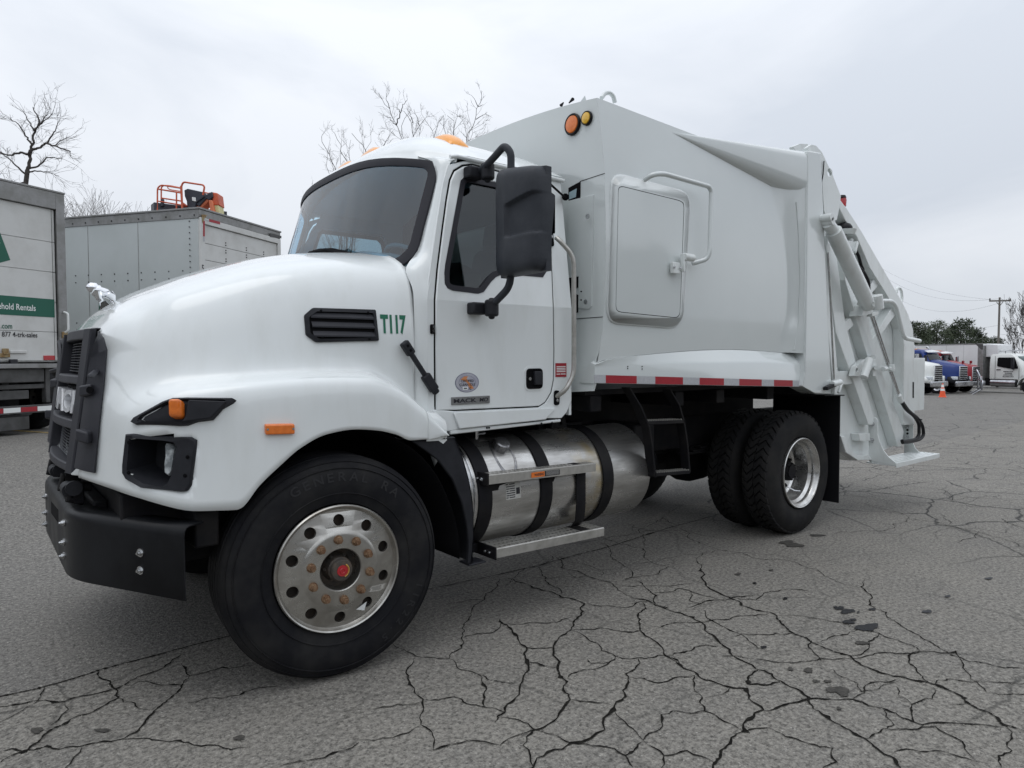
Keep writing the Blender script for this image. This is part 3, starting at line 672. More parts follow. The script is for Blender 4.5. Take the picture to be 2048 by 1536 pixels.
fm.build('grille_frame', GRILP, GR, bevel=.006, smooth=30)
KO = [(200,663),(211,676),(217.5,700),(214,745),(210,785),(206,820),(201,870),(196,920),(194,945)]     # rear edge, lying on the hood
KI = [(199,662),(186,690),(181,715),(175,750),(170,785),(165,820),(159,860),(152,910),(148,936)]       # front edge, on the grille plane
def kin(px, py):
    t_ = 1.2; d = ray(px, py)
    for _ in range(900):
        q = CAM+d*t_
        if q.x > GX(q.z, .70)-.030: return q
        t_ += .0025
    return q
for s in (0, 1):                                              # cheeks that wrap onto the hood
    ck = MB(); rows = []; kn = Vector((-.62, -.78, 0)).normalized()
    for a_, b_ in zip(KO, KI):
        o_ = on_hood(*a_)[0]; i_ = kin(*b_); m_ = o_*.55+i_*.45
        ri, ro = ray(*b_), ray(*a_); rows.append([tuple(i_+ri*.06), tuple(i_), tuple(m_+kn*.016), tuple(o_+kn*.020), tuple(o_+kn*.010+ro*.004), tuple(o_+ro*.03)])
    ck.grid(rows); ck.add(rows[0], [tuple(range(6))]); ck.add(rows[-1], [tuple(range(6))])
    if s: ck.v = [(x, 2*YC-y, z) for x, y, z in ck.v]
    CK = ck.build('grille_cheek', GRILP, GR, bevel=.004, smooth=30)
    for (ax, ay), (bx, by), h_ in (((168,782),(196,778),.030), ((161,868),(190,874),.032), ((186,752),(202,742),.012)):   # raised braces
        p0, p1 = kin(ax, ay), on_hood(bx, by)[0]+kn*.016; bm_ = MB(); bm_.obox((p0+p1)/2+kn*.014, p1-p0, kn*.05, (0, 0, h_*1.6))
        if s: bm_.v = [(x, 2*YC-y, z) for x, y, z in bm_.v]
        bm_.build('cheek_brace', GRILP, GR, bevel=.008, smooth=30)
    for bx, by in ((191,779),(181,873)):
        bo = MB(); p = on_hood(bx+4, by)[0]+kn*.052; bo.tube([p, p+kn*.004], .015, 14)
        if s: bo.v = [(x, 2*YC-y, z) for x, y, z in bo.v]
        bo.build('brace_socket', DARK, GR)
for z0, z1, n in ((1.435, 1.588, 11), (1.030, 1.168, 10)):
    for k in range(n):
        z = z0+(z1-z0)*(k+.5)/n; sl = MB(); ys = np.linspace(.735, 1.605, 9); sl.grid([[(GX(z, y)+.026, y, z+.0018), (GX(z, y)+.020, y, z+.0012), (GX(z, y)+.020, y, z-.0012), (GX(z, y)+.026, y, z-.0018)] for y in ys], closev=True)
        sl.build('grille_slat', SLATM, GR, smooth=0)
    for y in np.linspace(.80, 1.54, 4):
        vb = MB(); vb.obox((GX((z0+z1)/2, y)+.034, y, (z0+z1)/2), (.012, 0, 0), (0, .010, 0), (.135*(z1-z0), 0, z1-z0)); vb.build('grille_rib', GRILP, GR, smooth=0)
em = MB(); vs, fs = text2d('MACK', 1, 0, .02, 1.25)
vx0, vx1 = min(v[0] for v in vs), max(v[0] for v in vs); vy0, vy1 = min(v[1] for v in vs), max(v[1] for v in vs)
# letters read left to right from the front, i.e. towards the camera side: y falls from far to near
def gm(u, v, dd): y = 1.42-(u-vx0)/(vx1-vx0)*.76; z = 1.248+(v-vy0)/(vy1-vy0)*.108; return (GX(z, y)+dd, y, z)
n = len(vs); em.add([gm(*v, -.024) for v in vs], fs); em.add([gm(*v, .03) for v in vs], fs)
bmn = {}
for f in fs:
    for i in range(len(f)):
        e = (f[i-1], f[i]); k = tuple(sorted(e)); bmn.setdefault(k, []).append(e)
for k, l in bmn.items():
    if len(l) == 1: em.add([gm(*vs[k[0]], -.024), gm(*vs[k[1]], -.024), gm(*vs[k[1]], .03), gm(*vs[k[0]], .03)], [(0, 1, 2, 3)])
em.build('grille_lettering', EMB, GR, smooth=20)
ebk = MB(); gbar(ebk, .80, 1.54, 1.232, 1.370, .052, .020); ebk.build('emblem_plate', DARK, GR, smooth=0)
# ---- hood ornament: a chrome dog on a wedge
ho = MB(); O = Vector((-.775, YC, 1.748))
def dp(x, y, z): return O+Vector((x, y, z))
head = lambda px, py: PY(px, py, YC)
P_ = lambda px, py, dy=0: PY(px, py, YC)+Vector((0, dy, 0))
ho.tube([P_(221,590), P_(214,587), P_(206,586), P_(198,584), P_(193,581), P_(188,578)], [.010,.024,.028,.030,.033,.026], 12)
ho.tube([P_(192,580), P_(187,576.5), P_(183,576), P_(178,577.5), P_(174.5,579)], [.026,.031,.029,.022,.014], 12)
for dy in (-.022, .022):
    ho.tube([P_(186,574,dy), P_(184.5,571.2,dy*1.2)], [.010,.004], 8)
    ho.tube([P_(194,584,dy), P_(196,591,dy), P_(199,598,dy), P_(203,601.5,dy), P_(199,603,dy)], [.019,.016,.012,.011,.009], 10)
    ho.tube([P_(216,588,dy), P_(223,594,dy), P_(225,600,dy), P_(226.5,605,dy), P_(222,606,dy)], [.024,.019,.012,.011,.009], 10)
ORN = ho.build('hood_ornament', CHR, T, smooth=60)
wd = MB(); poly = [(198.5,604),(210,601),(221,611),(200.5,624.5),(198,624)]
wd.prism([(p[0], p[1]) for p in poly], lambda u, v: P_(u, v, -.018), lambda u, v: P_(u, v, .018)); wd.build('ornament_wedge', CHR, ORN, bevel=.003)
# ---- bumper
bp_ = MB(); PL = rounded([(-.665,2.345),(-1.0,1.77),(-1.0,.57),(-.665,-.005)], .13, 8, closed=False)
inn = []
for i, (x, y) in enumerate(PL):
    a_ = Vector(PL[max(i-1, 0)]); b_ = Vector(PL[min(i+1, len(PL)-1)]); t_ = (b_-a_).normalized(); nn = Vector((-t_.y, t_.x)); inn.append((x+nn.x*-1, y+nn.y*-1) if False else (nn.x, nn.y))
rows = []
for (x, y), (nx, ny) in zip(PL, inn):
    s = 1 if nx > 0 else -1; nx, ny = nx*s, ny*s           # inward = +x
    zt = .822+.012*min(1, (-.665-x)/.33); row = []
    prof = [(.10, 0), (.028, 0), (.012, -.006), (.003, -.02), (0, -.04), (0, -.295), (.006, -.298)]
    row = [(x+nx*d_, y+ny*d_, zt+h_) for d_, h_ in prof]; rows.append(row)
bp_.grid(rows)
BU = bp_.build('bumper', BUMP, T, smooth=40, solid=.008)
pz = [PX(x, y, -1.004) for x, y in [(102,1002),(117,1020),(117,1047),(102,1026)]]
tow = MB(); tow.add([tuple(p) for p in pz]+[tuple(p+Vector((.003, 0, 0))) for p in pz], [(0,1,2,3),(7,6,5,4),(0,4,5,1),(1,5,6,2),(2,6,7,3),(3,7,4,0)]); tow.build('bumper_slot', DARK, BU, smooth=0)
for q in ((129,1045),(129,1084),(129,1111),(93,993),(93,1025),(93,1048)):
    b1 = MB(); p = PX(q[0], q[1], -1.004); b1.tube([p, p+Vector((-.006, 0, 0))], .017, 14); bolt(b1, p+Vector((-.006, 0, 0)), (-1, 0, 0), .012, .008); b1.build('bumper_bolt', STEEL, BU)
wn_ = Vector((-.575, -.335*1, 0)).normalized(); wn_ = Vector((-(.575), -.335, 0)).normalized()
wp = lambda px, py: PP(px, py, (-.8325, .2825, 0), wn_)
for q in ((284,1104.5),(284,1139.5)):
    b1 = MB(); p = wp(*q)+wn_*.004; b1.tube([p, p+wn_*.006], .018, 14); bolt(b1, p+wn_*.006, wn_, .012, .008); b1.build('bumper_bolt', STEEL, BU)
# dark chassis nose, tow hooks and latches between hood and bumper
ch = MB(); ch.box((-.84, .30, .60), (-.30, 2.04, .93)); ch.box((-.90, .62, .62), (-.84, 1.72, .86)); ch.box((-.60, .10, .70), (-.50, 2.24, .86))
ch.build('chassis_nose', BLKS, T, bevel=.01)
for y in (.66, 1.00, 1.60):
    tk = MB(); tk.tube([(-.90, y, .92), (-.975, y, .93), (-.985, y, .875), (-.93, y, .86)], .022, 8); tk.box((-.97, y-.02, .85), (-.93, y+.02, .95)); tk.build('tow_hook', BLKS, T, bevel=.004)
for y, z in ((.70, .915), (1.25, .93)):
    tc_ = MB(); tc_.tube([(-.985, y-.05, z), (-.985, y+.05, z)], .030, 12); tc_.tube([(-.97, y-.075, z+.01), (-.97, y-.06, z+.01)], .034, 12); tc_.build('nose_bushing', BLKP, T, smooth=40)

# ================================================================== cab
def ys(z): return .10+max(0, z-1.81)*.125              # near side of the cab: upright below the belt, leaning in above
def cabp(x, z, off=0): return (x, ys(z)+off, z)
GAPF = [(.594,1.222),(.594,1.546),(.596,1.81),(.625,1.969),(.676,2.189),(.717,2.358),(.750,2.473),(.781,2.528),(.841,2.568),(.911,2.588)]
GAPR = [(1.33,2.572),(1.428,2.548),(1.477,2.505),(1.478,2.409),(1.455,2.18),(1.432,1.81),(1.437,1.551),(1.433,1.37),(1.413,1.295),(1.365,1.237),(1.313,1.214)]
WIN = [(.852,2.507),(.822,2.479),(.742,2.21),(.678,2.0),(.668,1.951),(.666,1.902),(.68,1.879),(.711,1.868),(.875,1.861),(.911,1.872),(.968,1.932),(1.007,1.963),(1.059,1.984),(1.36,1.988),(1.39,2.02),(1.415,2.406),(1.395,2.47),(1.35,2.505)]
def insetp(poly, d):
    n = len(poly); o = []
    ar = sum(poly[i-1][0]*poly[i][1]-poly[i][0]*poly[i-1][1] for i in range(n)); s = 1 if ar > 0 else -1
    for i in range(n):
        p, a, b = Vector(poly[i]), Vector(poly[i-1]), Vector(poly[(i+1) % n]); e1 = (p-a).normalized(); e2 = (b-p).normalized()
        n1 = Vector((-e1.y, e1.x))*s; n2 = Vector((-e2.y, e2.x))*s; m = (n1+n2); m = m/max(.5, m.length_squared/2)*1.0 if m.length > 1e-6 else n1
        o.append(tuple(p+m*d))
    return o
def clipz(poly, z, above):
    o = []
    for i in range(len(poly)):
        a, b = poly[i-1], poly[i]; ia = (a[1] >= z) == above or a[1] == z; ib = (b[1] >= z) == above or b[1] == z
        if ia != ib: t_ = (z-a[1])/(b[1]-a[1]); o.append((a[0]+(b[0]-a[0])*t_, z))
        if ib: o.append(b)
    return o
DOOR = GAPF+GAPR
dp_ = insetp(DOOR, .004)
def side_sheet(mb_, poly, y_out, th, holes=()):
    """sheet in the cab side surface, cut at the belt crease so each piece is flat"""
    up, lo = clipz(poly, 1.81, True), clipz(poly, 1.81, False)
    hu = [h for h in holes]; 
    if len(up) > 2: mb_.prism(up, lambda u, v: cabp(u, v, y_out), lambda u, v: cabp(u, v, y_out+th), holes=hu)
    if len(lo) > 2: mb_.prism(lo, lambda u, v: cabp(u, v, y_out), lambda u, v: cabp(u, v, y_out+th))
for s in (0, 1):
    dm = MB(); side_sheet(dm, dp_, -.004, .035, [WIN])
    if s: dm.v = [(x, 2*YC-y, z) for x, y, z in dm.v]
    DO = dm.build('cab_door', CABW, T, smooth=20, bevel=.006)
    wf = MB(); wf.prism(insetp(WIN, -.004), lambda u, v: cabp(u, v, -.007), lambda u, v: cabp(u, v, .02), holes=[insetp(WIN, .026)])
    gl = MB(); gl.prism(insetp(WIN, .02), lambda u, v: cabp(u, v, .006), lambda u, v: cabp(u, v, .010))
    if s:
        for q in (wf, gl): q.v = [(x, 2*YC-y, z) for x, y, z in q.v]
    wf.build('window_seal', SEAL, DO, smooth=20); gl.build('door_window', SGL, DO, smooth=0)
    if s == 0:
        tr_ = MB(); tr_.prism(insetp(DOOR, -.003), lambda u, v: cabp(u, v, .004), lambda u, v: cabp(u, v, .02), holes=[insetp(DOOR, .012)])
        tr_.build('door_seal', DARK, T, smooth=0)
        hd = MB(); hp = rounded([(1.212,1.322),(1.338,1.322),(1.338,1.442),(1.212,1.442)], .028, 5)
        hd.prism(insetp(hp, -.012), lambda u, v: cabp(u, v, -.004), lambda u, v: cabp(u, v, -.007), holes=[hp]); hd.build('handle_surround', CABW, DO, smooth=0)
        hd = MB(); hd.prism(hp, lambda u, v: cabp(u, v, -.012), lambda u, v: cabp(u, v, .0), holes=[insetp(hp, .012)]); hd.prism(insetp(hp, .011), lambda u, v: cabp(u, v, -.0055), lambda u, v: cabp(u, v, .0))
        hd.build('handle_cup', DARK, DO, bevel=.002)
        hd = MB(); hd.box((1.268,.076,1.345), (1.322,.10,1.425)); hd.build('door_handle', BLKP, DO, bevel=.006)
        hd = MB(); hd.tube([(1.236,.094,1.382), (1.236,.084,1.382)], .010, 14); hd.build('door_lock', STEEL, DO)
        # certified clean idle sticker
        cx_, cz_ = .795, 1.37
        ov = lambda rx, rz, off: [(cx_+rx*math.cos(2*PI*i/40), .096-off, cz_+rz*math.sin(2*PI*i/40)) for i in range(40)]
        OV1 = mat('sticker_rim', (.19, .20, .27), .4); OV2 = mat('sticker_grey', (.37, .37, .44), .4, c2=(.46, .46, .50), nscale=16); ORG = mat('sticker_orange', (.62, .25, .10), .4)
        st = MB()
        for k, (rx, rz, off) in enumerate(((.079,.054,.001),(.074,.0505,.0016),(.056,.038,.0022),(.053,.036,.0026))):
            st.cur = (0, 1, 0, 1)[k]; st.add(ov(rx, rz, off), [list(range(40))])
        st.cur = 2
        blob = [(.75,1.388),(.775,1.404),(.80,1.404),(.79,1.392),(.80,1.378),(.815,1.364),(.832,1.345),(.838,1.336),(.812,1.336),(.802,1.35),(.797,1.365),(.782,1.376)]
        st.add([(u, .0930, v) for u, v in blob], [list(range(len(blob)))])
        st.cur = 3; text_mb('CERTIFIED', lambda u, v: (.752+u, .0926, 1.372+v), fit=(.086, .014), bold=.02, mb=st); text_mb('CLEAN IDLE', lambda u, v: (.744+u, .0926, 1.352+v), fit=(.102, .014), bold=.02, mb=st)
        st.cur = 4; st.add([(.764,.0926,1.331),(.798,.0926,1.331),(.798,.0926,1.347),(.764,.0926,1.347)], [(0,1,2,3)])
        st.cur = 3; st.add([(.771,.0922,1.336),(.792,.0922,1.336),(.792,.0922,1.342),(.771,.0922,1.342)], [(0,1,2,3)])
        text_mb('C', lambda u, v: (.808+u, .0922, 1.331+v), fit=(.014, .016), bold=.03, mb=st)
        st.build('idle_sticker', [OV1, OV2, ORG, INK, WHT], DO, smooth=0, fix=False)
        bd = MB(); bd.box((.690,.088,1.252), (.945,.0965,1.294)); BG = bd.build('model_badge', BADGE, DO, bevel=.002)
        bt = text_mb('MACK', lambda u, v: (.702+u, .0872, 1.262+v), fit=(.150, .022), bold=.03, xs=1.2); text_mb('MD', lambda u, v: (.872+u+v*.15, .0872, 1.263+v), fit=(.058, .021), bold=.03, mb=bt)
        bt.build('badge_lettering', INK, BG, smooth=0, fix=False)
# rest of the side: rear pillar, sill, cowl
for s in (0, 1):
    sd_ = MB(); hole = insetp(DOOR, -.006)
    outer = [(.545,1.815),(.545,1.20),(.60,1.185),(1.50,1.135),(1.545,1.17),(1.585,1.24),(1.585,1.81),(1.585,2.607),(.90,2.615),(.74,2.555),(.70,2.45),(.64,2.22),(.60,2.06),(.56,1.90)]
    up, hu = clipz(outer, 1.81, True), clipz(hole, 1.81, True); lo, hl_ = clipz(outer, 1.81, False), clipz(hole, 1.81, False)
    # make rings by cutting the door notch out of each half
    def half(poly, hole_, above):
        # polygon: outer minus hole where both touch the belt line
        xs0 = min(p[0] for p in hole_ if abs(p[1]-1.81) < 1e-4); xs1 = max(p[0] for p in hole_ if abs(p[1]-1.81) < 1e-4)
        o0 = min(p[0] for p in poly if abs(p[1]-1.81) < 1e-4); o1 = max(p[0] for p in poly if abs(p[1]-1.81) < 1e-4)
        def order(pl, xa):                              # start at the belt point xa, walk away from the other belt point
            i = min(range(len(pl)), key=lambda k: abs(pl[k][0]-xa)+abs(pl[k][1]-1.81)); q = pl[i:]+pl[:i]
            if abs(q[1][1]-1.81) < 1e-4: q = [q[0]]+q[1:][::-1]
            return q
        return order(poly, o0)+order(hole_, xs0)[::-1]
    for poly, h_, ab in ((up, hu, True), (lo, hl_, False)):
        pg = half(poly, h_, ab); sd_.prism(pg, lambda u, v: cabp(u, v, 0), lambda u, v: cabp(u, v, .03))
    if s: sd_.v = [(x, 2*YC-y, z) for x, y, z in sd_.v]
    sd_.build('cab_side', CABW, T, smooth=20, bevel=.004)
# windscreen surface
def WX(y, z): return .560+.300*(z-1.98)-.245*max(0, 1-abs((y-YC)/.93)**3.6)
def wtop(y): return 2.575+.105*max(0, 1-abs((y-YC)/.95)**2.4)
def wpt(y, z, off=0): return (WX(y, z)-off, y, z)
wo = [(y, wtop(y)) for y in np.linspace(.245, 2.095, 17)]
WOUT = rounded([(.245,1.985)]+wo+[(2.095,1.985)], [.13]+[.19]+[.02]*15+[.19]+[.13], 8)
cwy, cwz = YC, 2.32
def win_in(k):
    return [(cwy+(y-cwy)*(1-k/.95), cwz+(z-cwz)*(1-k/.33)) for y, z in WOUT]
fr_ = MB(); fr_.grid([[wpt(y, z, -.01) for y, z in WOUT], [wpt(y, z, .012) for y, z in WOUT], [wpt(y, z, .014) for y, z in win_in(.018)], [wpt(y, z, .006) for y, z in win_in(.042)], [wpt(y, z, -.012) for y, z in win_in(.044)]], closev=True)
WF = fr_.build('windscreen_seal', SEAL, T, smooth=40)
gl = MB(); gg = []
wi = win_in(.036)
for z in np.linspace(2.0, 2.72, 22):
    gg.append(None)
# glass as a fine sheet cut to the seal
Y_ = np.linspace(.26, 2.08, 49); Z_ = np.linspace(2.0, 2.71, 25); gv, gf = [], []
for z in Z_:
    for y in Y_: gv.append((y, z))
glm = MB(); glm.prism(wi, lambda u, v: wpt(u, v, 0), lambda u, v: wpt(u, v, 0)) if False else None
rows = []
for t_ in np.linspace(0, 1, 15):                           # rings shrinking to the middle keep the curve smooth
    rows.append([wpt(cwy+(y-cwy)*(1-t_*.999), cwz+(z-cwz)*(1-t_*.999)) for y, z in wi])
glm.grid(rows, closev=True); glm.build('windscreen', WGL, T, smooth=80)
# A pillars and cowl corners: strips from the seal to the door gap
gapi = [(x, ys(z), z) for x, z in [(.55,1.20),(.55,1.55),(.55,1.80),(.585,1.93),(.622,2.06),(.660,2.22),(.70,2.40),(.735,2.52),(.775,2.585),(.86,2.61)]]
seal_e = [(.485,.125,1.19),(.485,.125,1.55),(.487,.135,1.83),(.475,.19,1.955),wpt(.245,2.09,.005),wpt(.243,2.22,.005),wpt(.243,2.40,.005),wpt(.25,2.50,.005),wpt(.29,2.59,.005),wpt(.36,2.625,.005)]
for s in (0, 1):
    pm = MB(); rows = []
    for a_, b_ in zip(seal_e, gapi):
        a_, b_ = Vector(a_), Vector(b_); m_ = (a_+b_)/2; m_ = m_+Vector((-.020, -.014, 0)) if b_.z > 1.9 else m_+Vector((0, -.002, 0))
        rows.append([tuple(a_+Vector((.012, .012, 0))), tuple(a_), tuple(a_*.7+b_*.3+(m_-(a_+b_)/2)*.8), tuple(m_), tuple(a_*.25+b_*.75+(m_-(a_+b_)/2)*.6), tuple(b_)])
    P = np.array(rows); ss_ = np.linspace(0, len(rows)-1, 40); P2 = np.stack([np.stack([pchip(range(len(rows)), P[:, j, k], ss_) for k in range(3)], 1) for j in range(P.shape[1])], 1)
    pm.grid(P2)
    if s: pm.v = [(x, 2*YC-y, z) for x, y, z in pm.v]
    pm.build('windscreen_pillar', CABW, T, smooth=50)
# roof
def roofz(u, v):
    c = max(0, 1-abs(2*v-1)**4.2); f = min(1, (u/.22))**.55 if u < .22 else 1.0
    return c*(.215*f)*(1-.30*max(0, (u-.80)/.2)**2)
rf = MB(); rows = []
for v in np.linspace(0, 1, 41):
    y = .19+v*1.96; row = []
    yy = min(2.09, max(.25, y)); x0 = WX(yy, wtop(yy))-.004; z0 = wtop(yy)-.006
    k = abs(2*v-1); x0 = x0+max(0, k-.9)*.6
    for u in np.linspace(0, 1, 31)**1.35:
        x = x0+(1.59-x0)*u; zb = z0+(2.612-z0)*min(1, u*3.0)
        z = max(zb, 2.612+roofz(u, v)) if u > .02 else z0
        row.append((x, y, z+(.014*math.sin(min(1, u*8)*PI/2))))
    rows.append(row)
rf.grid(rows); rfv = rf.v[:]
ROOF = rf.build('cab_roof', CABW, T, smooth=60)
RB = BVHTree.FromPolygons([Vector(v) for v in rf.v], rf.f)
gu = MB()
for yy in (.190,):
    gu.tube([(.76,yy+.006,2.603),(.80,yy,2.612),(1.1,yy,2.612),(1.60,yy,2.606)], .012, 8)
gu.pair('roof_gutter', CABW, T, smooth=50)
for y, x in ((.42, .92), (1.13, .80), (1.52, .80), (1.92, .92)):
    ml = MB(); rows = []
    def rz__(xx, yy):
        h = RB.ray_cast(Vector((xx, yy, 4)), Vector((0, 0, -1))); return h[0].z if h[0] else 2.62
    for i in range(13):
        t_ = math.sin((i/12*2-1)*PI/2); hgt = .040*max(0, 1-t_*t_)**.55; yy = y+t_*.092
        rows.append([(x+dx, yy, rz__(max(x+dx, x-.05), yy)+dz) for dx, dz in ((.066, -.006), (.055, hgt*.5), (.030, hgt*.95), (0, hgt*1.05), (-.035, hgt*.9), (-.062, hgt*.45), (-.075, -.012))])
    ml.grid(rows); ml.build('roof_marker_lamp', AMB, T, smooth=60)
# rear wall with window, floor, inner trim
rw = MB(); rwin = rounded([(.42,2.06),(1.92,2.06),(1.92,2.44),(.42,2.44)], .06, 4)
rw.prism([(.115,1.15),(2.225,1.15),(2.225,1.81),(2.13,2.60),(.21,2.60),(.115,1.81)], lambda u, v: (1.575, u, v), lambda u, v: (1.595, u, v), holes=[rwin]); rw.build('cab_back', CABW, T, smooth=0)
iw = MB(); iw.prism([(.14,1.15),(2.20,1.15),(2.20,1.81),(2.12,2.60),(1.90,2.74),(.44,2.74),(.22,2.60),(.14,1.81)], lambda u, v: (1.545, u, v), lambda u, v: (1.573, u, v), holes=[rwin]); iw.build('rear_trim', INTD, T, smooth=0)
il = MB(); il.prism(rwin, lambda u, v: (1.583, u, v), lambda u, v: (1.586, u, v)); il.build('rear_window', SGL2, T, smooth=0)
fl = MB(); fl.box((.50, .14, 1.15), (1.55, 2.20, 1.17)); fl.box((.50, .16, 1.15), (.52, 2.18, 1.80)); fl.build('cab_floor', INTD, T, smooth=0)
hl2 = MB(); rows = []
for v in np.linspace(.04, .96, 15):
    y = .19+v*1.96; rows.append([(x_, y, 2.60+max(0, 1-abs(2*v-1)**2.6)*.16-.02) for x_ in (.74, 1.1, 1.56)])
hl2.grid(rows); hl2.build('headliner', INT, T, smooth=60)
da = MB(); rows = []
for y in np.linspace(.20, 2.14, 25):
    b = .10*math.exp(-((y-.72)/.30)**2)
    rows.append([(WX(y, 1.99)+.03, y, 1.93), (WX(y, 1.99)+.10, y, 2.015+b*.3), (WX(y, 1.99)+.26, y, 2.03+b), (WX(y, 1.99)+.40, y, 1.98+b*.7), (WX(y, 1.99)+.44, y, 1.80), (WX(y, 1.99)+.40, y, 1.45)])
da.grid(rows); da.build('dashboard', DASH, T, smooth=50)
sw = MB(); c = Vector((.86, .72, 2.04)); ax = Vector((.62, 0, .78)).normalized(); u_ = Vector((0, 1, 0)); w_ = ax.cross(u_)
sw.tube([c+(u_*math.cos(a)+w_*math.sin(a))*.225 for a in np.linspace(0, 2*PI, 33)], .016, 8, cap=False)
for a in (0, 2.1, 4.2): sw.tube([c-ax*.03, c+(u_*math.cos(a)+w_*math.sin(a))*.215], .012, 6)
sw.tube([c-ax*.30, c-ax*.02], .03, 8); sw.build('steering_wheel', DASH, T, smooth=50)
for y in (.72, 1.62):
    se = MB()
    se.obox((1.20, y, 1.60), (.46, 0, .04), (0, .46, 0), (-.01, 0, .13))
    se.obox((1.42, y, 1.93), (.10, 0, -.03), (0, .44, 0), (.13, 0, .62)); se.obox((1.49, y, 2.32), (.09, 0, -.02), (0, .27, 0), (.03, 0, .20)); se.box((1.05, y-.18, 1.17), (1.38, y+.18, 1.54))
    se.build('seat', SEATF, T, bevel=.045, seg=3, smooth=60)
# inner door trim and cowl filler
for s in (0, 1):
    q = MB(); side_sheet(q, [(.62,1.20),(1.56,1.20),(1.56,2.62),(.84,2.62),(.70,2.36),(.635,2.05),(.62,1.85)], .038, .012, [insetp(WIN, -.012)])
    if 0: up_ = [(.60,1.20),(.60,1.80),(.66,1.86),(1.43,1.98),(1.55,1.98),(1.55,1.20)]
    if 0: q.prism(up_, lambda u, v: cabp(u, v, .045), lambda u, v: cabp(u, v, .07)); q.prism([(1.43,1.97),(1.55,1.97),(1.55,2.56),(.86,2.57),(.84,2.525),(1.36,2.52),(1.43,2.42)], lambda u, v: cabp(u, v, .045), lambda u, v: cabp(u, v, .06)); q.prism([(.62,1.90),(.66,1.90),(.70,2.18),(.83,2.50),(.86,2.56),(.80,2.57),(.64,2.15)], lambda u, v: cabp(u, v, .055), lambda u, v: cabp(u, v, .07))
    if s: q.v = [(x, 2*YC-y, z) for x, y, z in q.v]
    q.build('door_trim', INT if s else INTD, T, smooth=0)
q = MB(); hr_ = HG[-1]; q.grid([[(p[0]-.004, p[1]+.010, p[2]-.012), (p[0]+.075, p[1]+.02, p[2]-.016), (p[0]+.13, p[1]+.03, p[2]-.05)] for p in hr_[::3]]); q.pair('cowl', CABW, T, smooth=50)
# wiper
wp_ = MB()
def wsp(px, py, o=.02):
    p = PD(px, py, 3.0)
    d = ray(px, py); t_ = 1.5
    for _ in range(500):
        q = CAM+d*t_
        if q.x > WX(q.y, q.z)-o: break
        t_ += .008
    return q
w1 = [wsp(618, 505), wsp(640, 502), wsp(665, 501), wsp(702, 506)]
wp_.tube(w1, [.006, .016, .016, .007], 6); wp_.tube([wsp(643,501,.03), wsp(652,499,.04), wsp(690,509,.03)], .009, 6); wp_.build('windscreen_wiper', DARK, T, smooth=40)
# cab step skirt under the door
for s in (0,):
    q = MB()
    q.prism([(.55,1.20),(1.50,1.138),(1.535,1.165),(1.56,1.24),(.60,1.26)], lambda u, v: (u, .105, v), lambda u, v: (u, .16, v))
    q.prism([(.565,1.235),(.74,1.215),(.76,1.118),(.665,1.110)], lambda u, v: (u, .098, v), lambda u, v: (u, .13, v))
    q.prism([(.70,1.21),(1.44,1.20),(1.36,1.135),(.735,1.120)], lambda u, v: (u, .085, v), lambda u, v: (u, .12, v))
    q.prism([(.685,1.118),(1.30,1.125),(1.30,1.108),(.685,1.092)], lambda u, v: (u, .10, v), lambda u, v: (u, .14, v))
    q.prism([(1.30,1.125),(1.50,1.13),(1.50,1.112),(1.30,1.108)], lambda u, v: (u, .105, v), lambda u, v: (u, .14, v))
    q.pair('door_sill', CABW, T, bevel=.006, smooth=25)
sb = MB()
for x in (.93, .945, 1.335, 1.42): sb.tube([(x, .10, 1.113), (x, .096, 1.113)], .006, 8)
sb.build('sill_hole', DARK, T, smooth=0, kind='stuff')
# small side repeater, warning label, grab bar
rp_ = MB(); rp_.obox((.575, .094, 1.655), (.024, 0, 0), (0, .02, 0), (0, 0, .05)); RP = rp_.build('cowl_lamp', DARK, T, bevel=.007, seg=3)
rl = MB(); rl.obox((.577, .083, 1.655), (.014, 0, 0), (0, .008, 0), (0, 0, .036)); rl.build('cowl_lamp_lens', LGL, RP, bevel=.004)
lb = MB(); lb.cur = 0; lb.box((1.448, .0975, 1.388), (1.538, .0995, 1.472)); lb.cur = 1
for k, (x0, x1) in enumerate([(1.456,1.530),(1.456,1.530),(1.456,1.530),(1.456,1.530),(1.456,1.485),(1.490,1.530)]):
    z = (1.448, 1.438, 1.428, 1.418, 1.403, 1.403)[k]; lb.box((x0, .0965, z), (x1, .0974, z+.005))
lb.build('warning_label', [TAPR, WHT], T, smooth=0)
gb = MB(); gp = round3([(1.455,.098,2.225),(1.455,.070,2.205),(1.535,.030,2.115),(1.537,.030,1.40),(1.475,.045,1.305),(1.455,.098,1.27)], .07, 6); gb.tube(gp, .0145, 12); GB = gb.build('grab_bar', STEPM, T, smooth=60)
for z in (2.225, 1.262):
    g2 = MB(); pl = rounded([(1.435,z-.045),(1.478,z-.045),(1.478,z+.045),(1.435,z+.045)], .018, 4); g2.prism(pl, lambda u, v: cabp(u, v, -.006), lambda u, v: cabp(u, v, .002)); g2.build('grab_bar_seat', DARK, GB, smooth=0)
    g3 = MB(); bolt(g3, cabp(1.457, z+(.015 if z > 2 else -.015), -.006), (0, -1, 0), .011, .006); g3.build('grab_bar_bolt', STEEL, GB)
